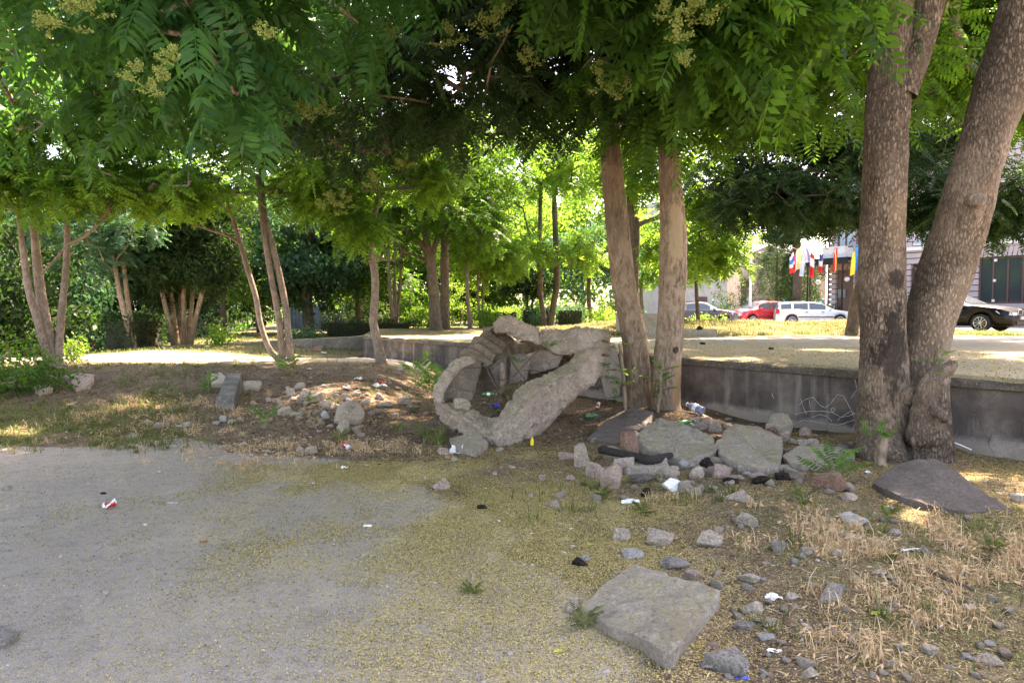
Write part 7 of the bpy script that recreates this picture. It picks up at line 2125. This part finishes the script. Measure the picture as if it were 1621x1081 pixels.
# concrete bits on the terrace
def terrace_block(label, x0, x1, y0, y1, z0, z1, seed):
    nx, ny, nz = 14, 8, 5
    V = []; idx = {}
    bm = bmesh.new(); bmesh.ops.create_cube(bm, size=1); bmesh.ops.subdivide_edges(bm, edges=bm.edges[:], cuts=7, use_grid_fill=True)
    c = Vector(((x0 + x1) / 2, (y0 + y1) / 2, z0))
    for v in bm.verts:
        p = Vector(((x0 + x1) / 2 + v.co.x * (x1 - x0), (y0 + y1) / 2 + v.co.y * (y1 - y0), (z0 + z1) / 2 + v.co.z * (z1 - z0)))
        v.co = p - c + mnoise.noise_vector(p * 4 + Vector((seed, 0, 0))) * .03 + mnoise.noise_vector(p * 14) * .01
    me = bpy.data.meshes.new('concrete_block'); bm.to_mesh(me); bm.free(); me.materials.append(ST['conc'])
    o = bpy.data.objects.new('concrete_block', me); COL.objects.link(o); o.location = c
    tag(o, label, 'concrete block')
def tb(px0, px1, D, dep, h, label, seed):
    z = tz((px0 + px1) / 2, D); terrace_block(label, XD(px0, D), XD(px1, D), D - dep / 2, D + dep / 2, z - .1, z + h, seed)
tb(1078, 1131, 20.6, .5, .20, 'low concrete kerb block on the terrace right of the scarred tree', 1)
tb(985, 1046, 20.2, .6, .26, 'concrete block on the terrace between the close pair of trees', 2)
tb(978, 1040, 21.6, .7, .62, 'higher soil-stained concrete block behind the close pair', 3)
put_rock(1108, 528, 11, 7, 'dark', 'small black lump lying on the kerb block of the terrace', 881, D=20.6, z=tz(1108, 20.6) + .19)
put_rock(1113, 545, 10, 4, 'dark', 'dark scrap on the terrace paving behind the wall', 882, D=15.6, z=TOP)
put_rock(1222, 553, 8, 4, 'dark', 'tiny dark scrap on the terrace above the chalk scribble', 883, D=13.6, z=TOP)
# ------------------------------------------------------------------ ground cover
def blades(name, P, H, lean, wid, mat, seed, kind_label, lvr=(0, 1), heads=0):
    """curved grass blades rooted at P (n,3) with heights H"""
    r = np.random.default_rng(seed); n = len(P)
    a = r.uniform(0, 6.283, n); d = np.stack([np.cos(a), np.sin(a), np.zeros(n)], 1)
    l = (lean * r.uniform(.2, 1.3, n))[:, None]; h = H[:, None]
    s = np.stack([-np.sin(a), np.cos(a), np.zeros(n)], 1) * (wid * r.uniform(.6, 1.4, n))[:, None]
    up = np.array([0, 0, 1.])
    p0 = P; p1 = P + up * h * .5 + d * l * h * .22; p2 = P + up * h * (.85 - .15 * l) + d * l * h * .65; p3 = P + up * h * (.98 - .42 * l) + d * l * h * 1.1
    V = np.stack([p0 - s, p0 + s, p1 - s * .9, p1 + s * .9, p2 - s * .6, p2 + s * .6, p3 - s * .1, p3 + s * .1], 1).reshape(-1, 3)
    q = np.array([[0, 1, 3, 2], [2, 3, 5, 4], [4, 5, 7, 6]])
    Q = (q[None] + (np.arange(n) * 8)[:, None, None]).reshape(-1, 4)
    lv = np.repeat(r.uniform(lvr[0], lvr[1], n), 3)
    if heads:
        k = r.choice(n, int(n * heads), replace=False); t = p3[k]; dd = (p3 - p2)[k]; dd /= np.linalg.norm(dd, axis=1, keepdims=True)
        sd = s[k] / np.linalg.norm(s[k], axis=1, keepdims=True); L = .045
        b = len(V)
        for ang in (0, 1):
            w = sd if ang == 0 else np.cross(dd, sd)
            V = np.concatenate([V, np.stack([t, t + dd * L * .4 + w * .006, t + dd * L, t + dd * L * .4 - w * .006], 1).reshape(-1, 3)])
            Q = np.concatenate([Q, (np.arange(len(k) * 4).reshape(-1, 4)) + b]); b = len(V); lv = np.concatenate([lv, np.full(len(k), .8)])
    o = meshobj(name, V, Q, mat, attr={'lv': ('FACE', lv)})
    return tag(o, kind_label, None, None, 'stuff')

def sample(n, x0, x1, y0, y1, dens, seed):
    r = np.random.default_rng(seed); out = []
    got = 0
    while got < n:
        x = r.uniform(x0, x1, n * 2); y = r.uniform(y0, y1, n * 2)
        k = r.uniform(size=n * 2) < dens(x, y); out.append(np.stack([x[k], y[k]], 1)); got += k.sum()
        if len(out) > 40: break
    return np.concatenate(out)[:n]
def on_ground(xy, up=0): return np.concatenate([xy, (hgt(xy[:, 0], xy[:, 1]) + up)[:, None]], 1)
def free(x, y):
    return (wall_side(x, y) < -.08)
def clump(x, y, s, th, seed): return sstep(th - .08, th + .08, fbm(x * s, y * s, seed, 3))

# straw at the lower right and on the slope edge
def d_dry(x, y):
    a = sstep(.9, 1.7, x - .25 * (4.5 - y)) * (1 - sstep(4.9, 5.9, y + (fbm(x * 1.5, y * 1.5, 60) - .5) * 1.5)) * (.04 + .96 * clump(x, y, 2.2, .56, 61))
    b = np.exp(-((x + 2.3) / .95) ** 2 - ((y - 7.75) / .5) ** 2) * (.15 + clump(x, y, 3, .48, 62)) * 1.2
    c = np.exp(-((x + 5.2) / 2.2) ** 2 - ((y - 9.8) / 1.1) ** 2) * .45 * clump(x, y, 2, .5, 63)
    return np.clip(a + b + c, 0, 1) * free(x, y)
def tufts(cent, per, spread, seed):
    r = np.random.default_rng(seed); k = r.integers(per // 3, per * 2, len(cent)); c = np.repeat(cent, k, 0)
    s_ = np.repeat(r.uniform(.4, 1.6, len(cent)), k)[:, None] * spread
    return c + r.normal(size=c.shape) * s_
xy = np.concatenate([tufts(sample(1050, -7, 6, 1.6, 11, d_dry, 101), 22, .035, 1), sample(5000, -7, 6, 1.6, 11, d_dry, 131)])
H = np.random.default_rng(1).gamma(3.2, .018, len(xy)).clip(.02, .2)
blades('dry_grass', on_ground(xy, -.005), H, .9, .0022, M_DRY, 102, 'straw-coloured dry grass standing and lying among the stones', (0, 1), .12)
# flattened straw
def fl(n, dens, seed, x0, x1, y0, y1, L, w, mat, name, label, zup=.008):
    r = np.random.default_rng(seed); xy = sample(n, x0, x1, y0, y1, dens, seed); P = on_ground(xy, zup); n = len(P)
    a = r.uniform(0, 6.283, n); d = np.stack([np.cos(a), np.sin(a), r.normal(size=n) * .12], 1); s = np.stack([-np.sin(a), np.cos(a), r.normal(size=n) * .3], 1)
    l = (L * r.uniform(.4, 1.5, n))[:, None]; ww = (w * r.uniform(.5, 1.5, n))[:, None]; b = np.cross(d, s) * 0 + np.array([0, 0, 1.]) * l * .1
    V = np.stack([P - d * l, P - s * ww + b, P + d * l, P + s * ww + b], 1).reshape(-1, 3); Q = np.arange(n * 4).reshape(-1, 4)
    o = meshobj(name, V, Q, mat, attr={'lv': ('FACE', r.uniform(0, 1, n))}); return tag(o, label, None, None, 'stuff')
fl(16000, lambda x, y: np.clip(d_dry(x, y) + .1 * sstep(.6, 1.4, x) * (y < 6) + .25 * np.exp(-((x + 2.6) / 1.6) ** 2 - ((y - 8) / .8) ** 2), 0, 1) * free(x, y), 103, -7, 6, 1.6, 11, .04, .0018, M_DRY, 'fallen_straw', 'flattened pale straw lying over the soil')

# green grass: left slope, weeds by the slabs, right dark grass
def d_grn(x, y):
    a = sstep(-3.4, -5.2, x + .2 * (y - 9)) * sstep(7.5, 8.3, y) * (1 - sstep(9.8, 12.5, y) * .85) * (.08 + .92 * clump(x, y, 1.1, .50, 64))
    b = np.exp(-((x - 1.0) / .8) ** 2 - ((y - 5.9) / .5) ** 2) * .5 * clump(x, y, 4, .5, 65)
    c = np.exp(-((x - 3.6) / 1.4) ** 2 - ((y - 4.6) / .5) ** 2) * .45 * clump(x, y, 4, .5, 66)
    d = .10 * sstep(.8, 1.6, x) * (y < 5) * clump(x, y, 3, .55, 67)
    e = .10 * sstep(-1.2, -2.5, x) * sstep(8.5, 9.5, y) * clump(x, y, 2.2, .55, 68)
    return np.clip(a + b + c + d + e, 0, 1) * free(x, y)
xy = np.concatenate([tufts(sample(900, -13, 6, 2, 15, d_grn, 104), 16, .03, 2), sample(9000, -13, 6, 2, 15, d_grn, 134)])
H = np.random.default_rng(2).gamma(4, .018, len(xy)).clip(.02, .18)
blades('green_grass', on_ground(xy, -.005), H, 1.0, .0035, M_GRASS, 105, 'short green and fading grass on the slope and between the stones', (0, 1), .03)
# sunny grass behind the path and on the berm of the terrace
def d_back(x, y): return ((y > 18.2) * (wall_side(x, y) < 0) + (x < -5.2)) * (.15 + .85 * clump(x, y, 1.2, .48, 70)) * (y > 17.5) 
xy = sample(14000, -17, -3.5, 17.5, 30, d_back, 106)
blades('sunny_grass', on_ground(xy, -.01), np.random.default_rng(3).uniform(.04, .16, len(xy)), 1.0, .006, M_GRASS, 107, 'sunlit thin grass beyond the path', (.3, 1), .05)
def d_berm(x, y): return (terrsoil(x, y) > .5) * (.25 + .75 * clump(x, y, 1.3, .47, 71))
xy = sample(26000, .5, 16, 20.2, 28, d_berm, 108)
P = np.concatenate([xy, zt(xy[:, 0], xy[:, 1])[:, None] - .01], 1)
blades('verge_grass', P, np.random.default_rng(4).uniform(.04, .2, len(xy)), .9, .007, M_GRASS, 109, 'fading grass on the bank between the terrace and the parked cars', (.3, 1), .1)
xy = sample(9000, .5, 14, 20.4, 26.5, d_berm, 110); P = np.concatenate([xy, zt(xy[:, 0], xy[:, 1])[:, None] - .01], 1)
blades('verge_straw', P, np.random.default_rng(5).uniform(.05, .22, len(xy)), .9, .006, M_DRY, 111, 'dry straw on the bank behind the terrace', (0, 1), .15)

# leaf litter and bark chips on the soil slope
M_LIT = leaf_mat('leaf_litter', (.05, .03, .02), (.30, .19, .11), (.2, .12, .06), .1, .8)
def d_lit(x, y): return np.clip(soilmask(x, y) * sstep(6.9, 7.6, y) * (1 - sstep(13.5, 15, y)) * (.3 + .7 * clump(x, y, 1.5, .45, 72)), 0, 1) * free(x, y)
fl(46000, d_lit, 112, -10, 4, 6.8, 15, .022, .007, M_LIT, 'leaf_litter', 'brown leaf litter and chips covering the bare slope', .006)
fl(22000, lambda x, y: sstep(.5, 1.3, x) * free(x, y) * .8, 113, .3, 6, 1.8, 8, .014, .005, M_LIT, 'leaf_litter', 'brown leaf litter among the stones at the right', .006)
# fallen blossom flakes
def flakes(n, xyf, zf, size, seed, name, label):
    r = np.random.default_rng(seed); xy = xyf; P = np.concatenate([xy, (zf(xy[:, 0], xy[:, 1]) + .002)[:, None]], 1); n = len(P)
    a = r.uniform(0, 6.283, n); s = (size * r.uniform(.5, 1.4, n))[:, None]
    d = np.stack([np.cos(a), np.sin(a), r.uniform(-.5, .5, n)], 1) * s; e = np.stack([-np.sin(a), np.cos(a), r.uniform(-.5, .5, n)], 1) * s
    up = np.array([0, 0, 1.]) * s * .9
    V = np.stack([P - d, P - e + up, P + d, P + e + up], 1).reshape(-1, 3)
    o = meshobj(name, V, np.arange(n * 4).reshape(-1, 4), M_PETAL, attr={'lv': ('FACE', r.uniform(0, 1, n))}); return tag(o, label, None, None, 'stuff')
M_PETAL = leaf_mat('petal', (.38, .30, .09), (.68, .56, .26), (.4, .36, .15), .15, .8)
def d_yel(x, y): return np.clip(yelmask(x, y) * (.25 + .75 * sstep(.38, .6, fbm(x * 2.2, y * 2.2, 80))) * (y / 4.5).clip(.5, 1), 0, 1) * free(x, y)
xy = sample(190000, -6, 6, 1.6, 9.5, d_yel, 120)
flakes(0, xy, hgt, .0046, 121, 'fallen_blossom', 'yellow-green fallen blossom scattered over the asphalt and soil')
def dy2(x, y): return ((wall_side(x, y) > .05) * (wall_side(x, y) < 6) * (y < 20.5)).astype(float)
xy = sample(26000, -4.6, 9.5, 6, 20.5, dy2, 122)
flakes(0, xy, lambda x, y: np.where(wall_side(x, y) > .36, zt(x, y), .868), .0075, 123, 'fallen_blossom', 'fallen blossom carpeting the terrace and the wall coping')
# grit on the lot
r = np.random.default_rng(9); V0, F0 = ico(1)
xy = sample(5200, -6, 6, 1.7, 14, lambda x, y: (.25 + .75 * soilmask(x, y)) * free(x, y), 124); n = len(xy)
s = (r.gamma(2.2, .0032, n)).clip(.003, .022)
Vg = V0[None] * s[:, None, None] * np.array([1, .8, .6]) * r.uniform(.75, 1.2, (n, len(V0), 1)) + on_ground(xy)[:, None, :]
Fg = F0[None] + (np.arange(n) * len(V0))[:, None, None]
gm = NB('grit'); c = gm.ramp(gm.noise(14, 2), [(.3, (.16, .15, .14)), (.5, (.36, .32, .29)), (.7, (.6, .55, .5))]); M_GRIT = gm.fin(c, .9)
tag(meshobj('gravel', Vg.reshape(-1, 3), Fg.reshape(-1, 3), M_GRIT), 'fine gravel and crumbs scattered on the ground', None, None, 'stuff')

# ------------------------------------------------------------------ seedlings and weeds
def sapling(label, px, py, hpx, n, size, mat, seed, kind='mid', cat='plant', name='seedling', D=None, stem=True, spread=.35, z=None, out=.5):
    p = G(px, py) if D is None else W(px, py, D)
    t = thing(name, label, cat, tuple(p)); h = hpx / F * p.y; r = np.random.default_rng(seed)
    g = MB(); stems = max(1, n // 7); P = []; Dv = []
    for s in range(stems):
        a = r.uniform(0, 6.28); top = Vector((p.x + math.cos(a) * h * spread * (s > 0), p.y + math.sin(a) * h * spread * (s > 0), p.z + h * r.uniform(.7, 1)))
        g.tube([tuple(p - Vector((0, 0, .03))), tuple(p.lerp(top, .5) + Vector((.01, 0, .02))), tuple(top)], [.006, .005, .003], 5)
        for k in range(n // stems):
            f = r.uniform(.25, 1); q = p.lerp(top, f); P.append(tuple(q)); b = r.uniform(0, 6.28); Dv.append((math.cos(b), math.sin(b), out + f * .7))
    g.build('stem', M_STEMG, t, world=True)
    V, Q, lv = place_tpl(kind, np.array(P), np.array(Dv), size * r.uniform(.6, 1.1, len(P)), .25, r)
    meshobj('foliage', V, Q, mat, t, attr={'lv': ('FACE', lv)})
sapling('feathery tall seedling with long compound leaves left of the ruin', 683, 648, 60, 22, .42, M_WEED, 1)
sapling('second feathery seedling nearer the wall left of the ruin', 658, 612, 50, 14, .38, M_WEED, 2)
sapling('leafy seedling at the foot of the slim trio', 458, 592, 30, 16, .30, M_WEED, 3)
sapling('bright green weed in the straw below the post', 418, 678, 26, 14, .20, M_WEED, 4, 'near')
sapling('bright green plant with pointed leaves in front of the long low slab', 1318, 762, 34, 11, .30, M_WEED, 5, 'near')
sapling('small weed clump alone on the lot between the blossoms', 748, 938, 10, 16, .075, M_GRASS, 6, 'near', out=.2)
sapling('dark weed clump left of the ruin lip', 697, 712, 32, 24, .16, M_GRASS, 7, 'near')
sapling('second dark weed clump beside the crumpled white cup', 670, 702, 26, 18, .15, M_GRASS, 8, 'near')
sapling('low weeds under the rubble row', 955, 790, 16, 22, .10, M_GRASS, 9, 'near', out=.2)
sapling('low weeds right of the black lump', 1015, 815, 16, 20, .10, M_GRASS, 10, 'near', out=.2)
sapling('green weeds below the brick fragment', 1270, 805, 28, 20, .13, M_GRASS, 11, 'near')
sapling('weed tuft at the bottom of the dark asphalt slab', 1405, 825, 18, 16, .1, M_GRASS, 12, 'near')
sapling('small weed beside the left corner of the large slab', 925, 992, 22, 16, .09, M_GRASS, 13, 'near', out=.3)
sapling('small plant growing between the slope stones', 492, 642, 14, 10, .13, M_WEED, 14, 'near')
sapling('small plant on the largest jagged slope stone', 552, 655, 9, 6, .1, M_WEED, 15, 'near', D=9.4)
sapling('yellow-green weed left of the concrete post', 330, 622, 26, 12, .22, M_WEED, 16, 'near')
sapling('weed under the dark hose of straw below the slope', 541, 702, 22, 14, .14, M_GRASS, 17, 'near')
sapling('small weed at the right between slope and ruin', 632, 685, 10, 10, .12, M_WEED, 18, 'near')
sapling('sprig growing inside the ruin', *K6(620, 450), 6, 6, .14, M_WEED, 19, 'near', D=9.9)
sapling('sprig hanging on the top edge of the ruin', *K6(805, 350), 7, 6, .14, M_WEED, 20, 'near', D=10.0)
sapling('dark green weeds at the right edge of the blossom', 1575, 880, 22, 22, .13, M_GRASS, 21, 'near', out=.2)
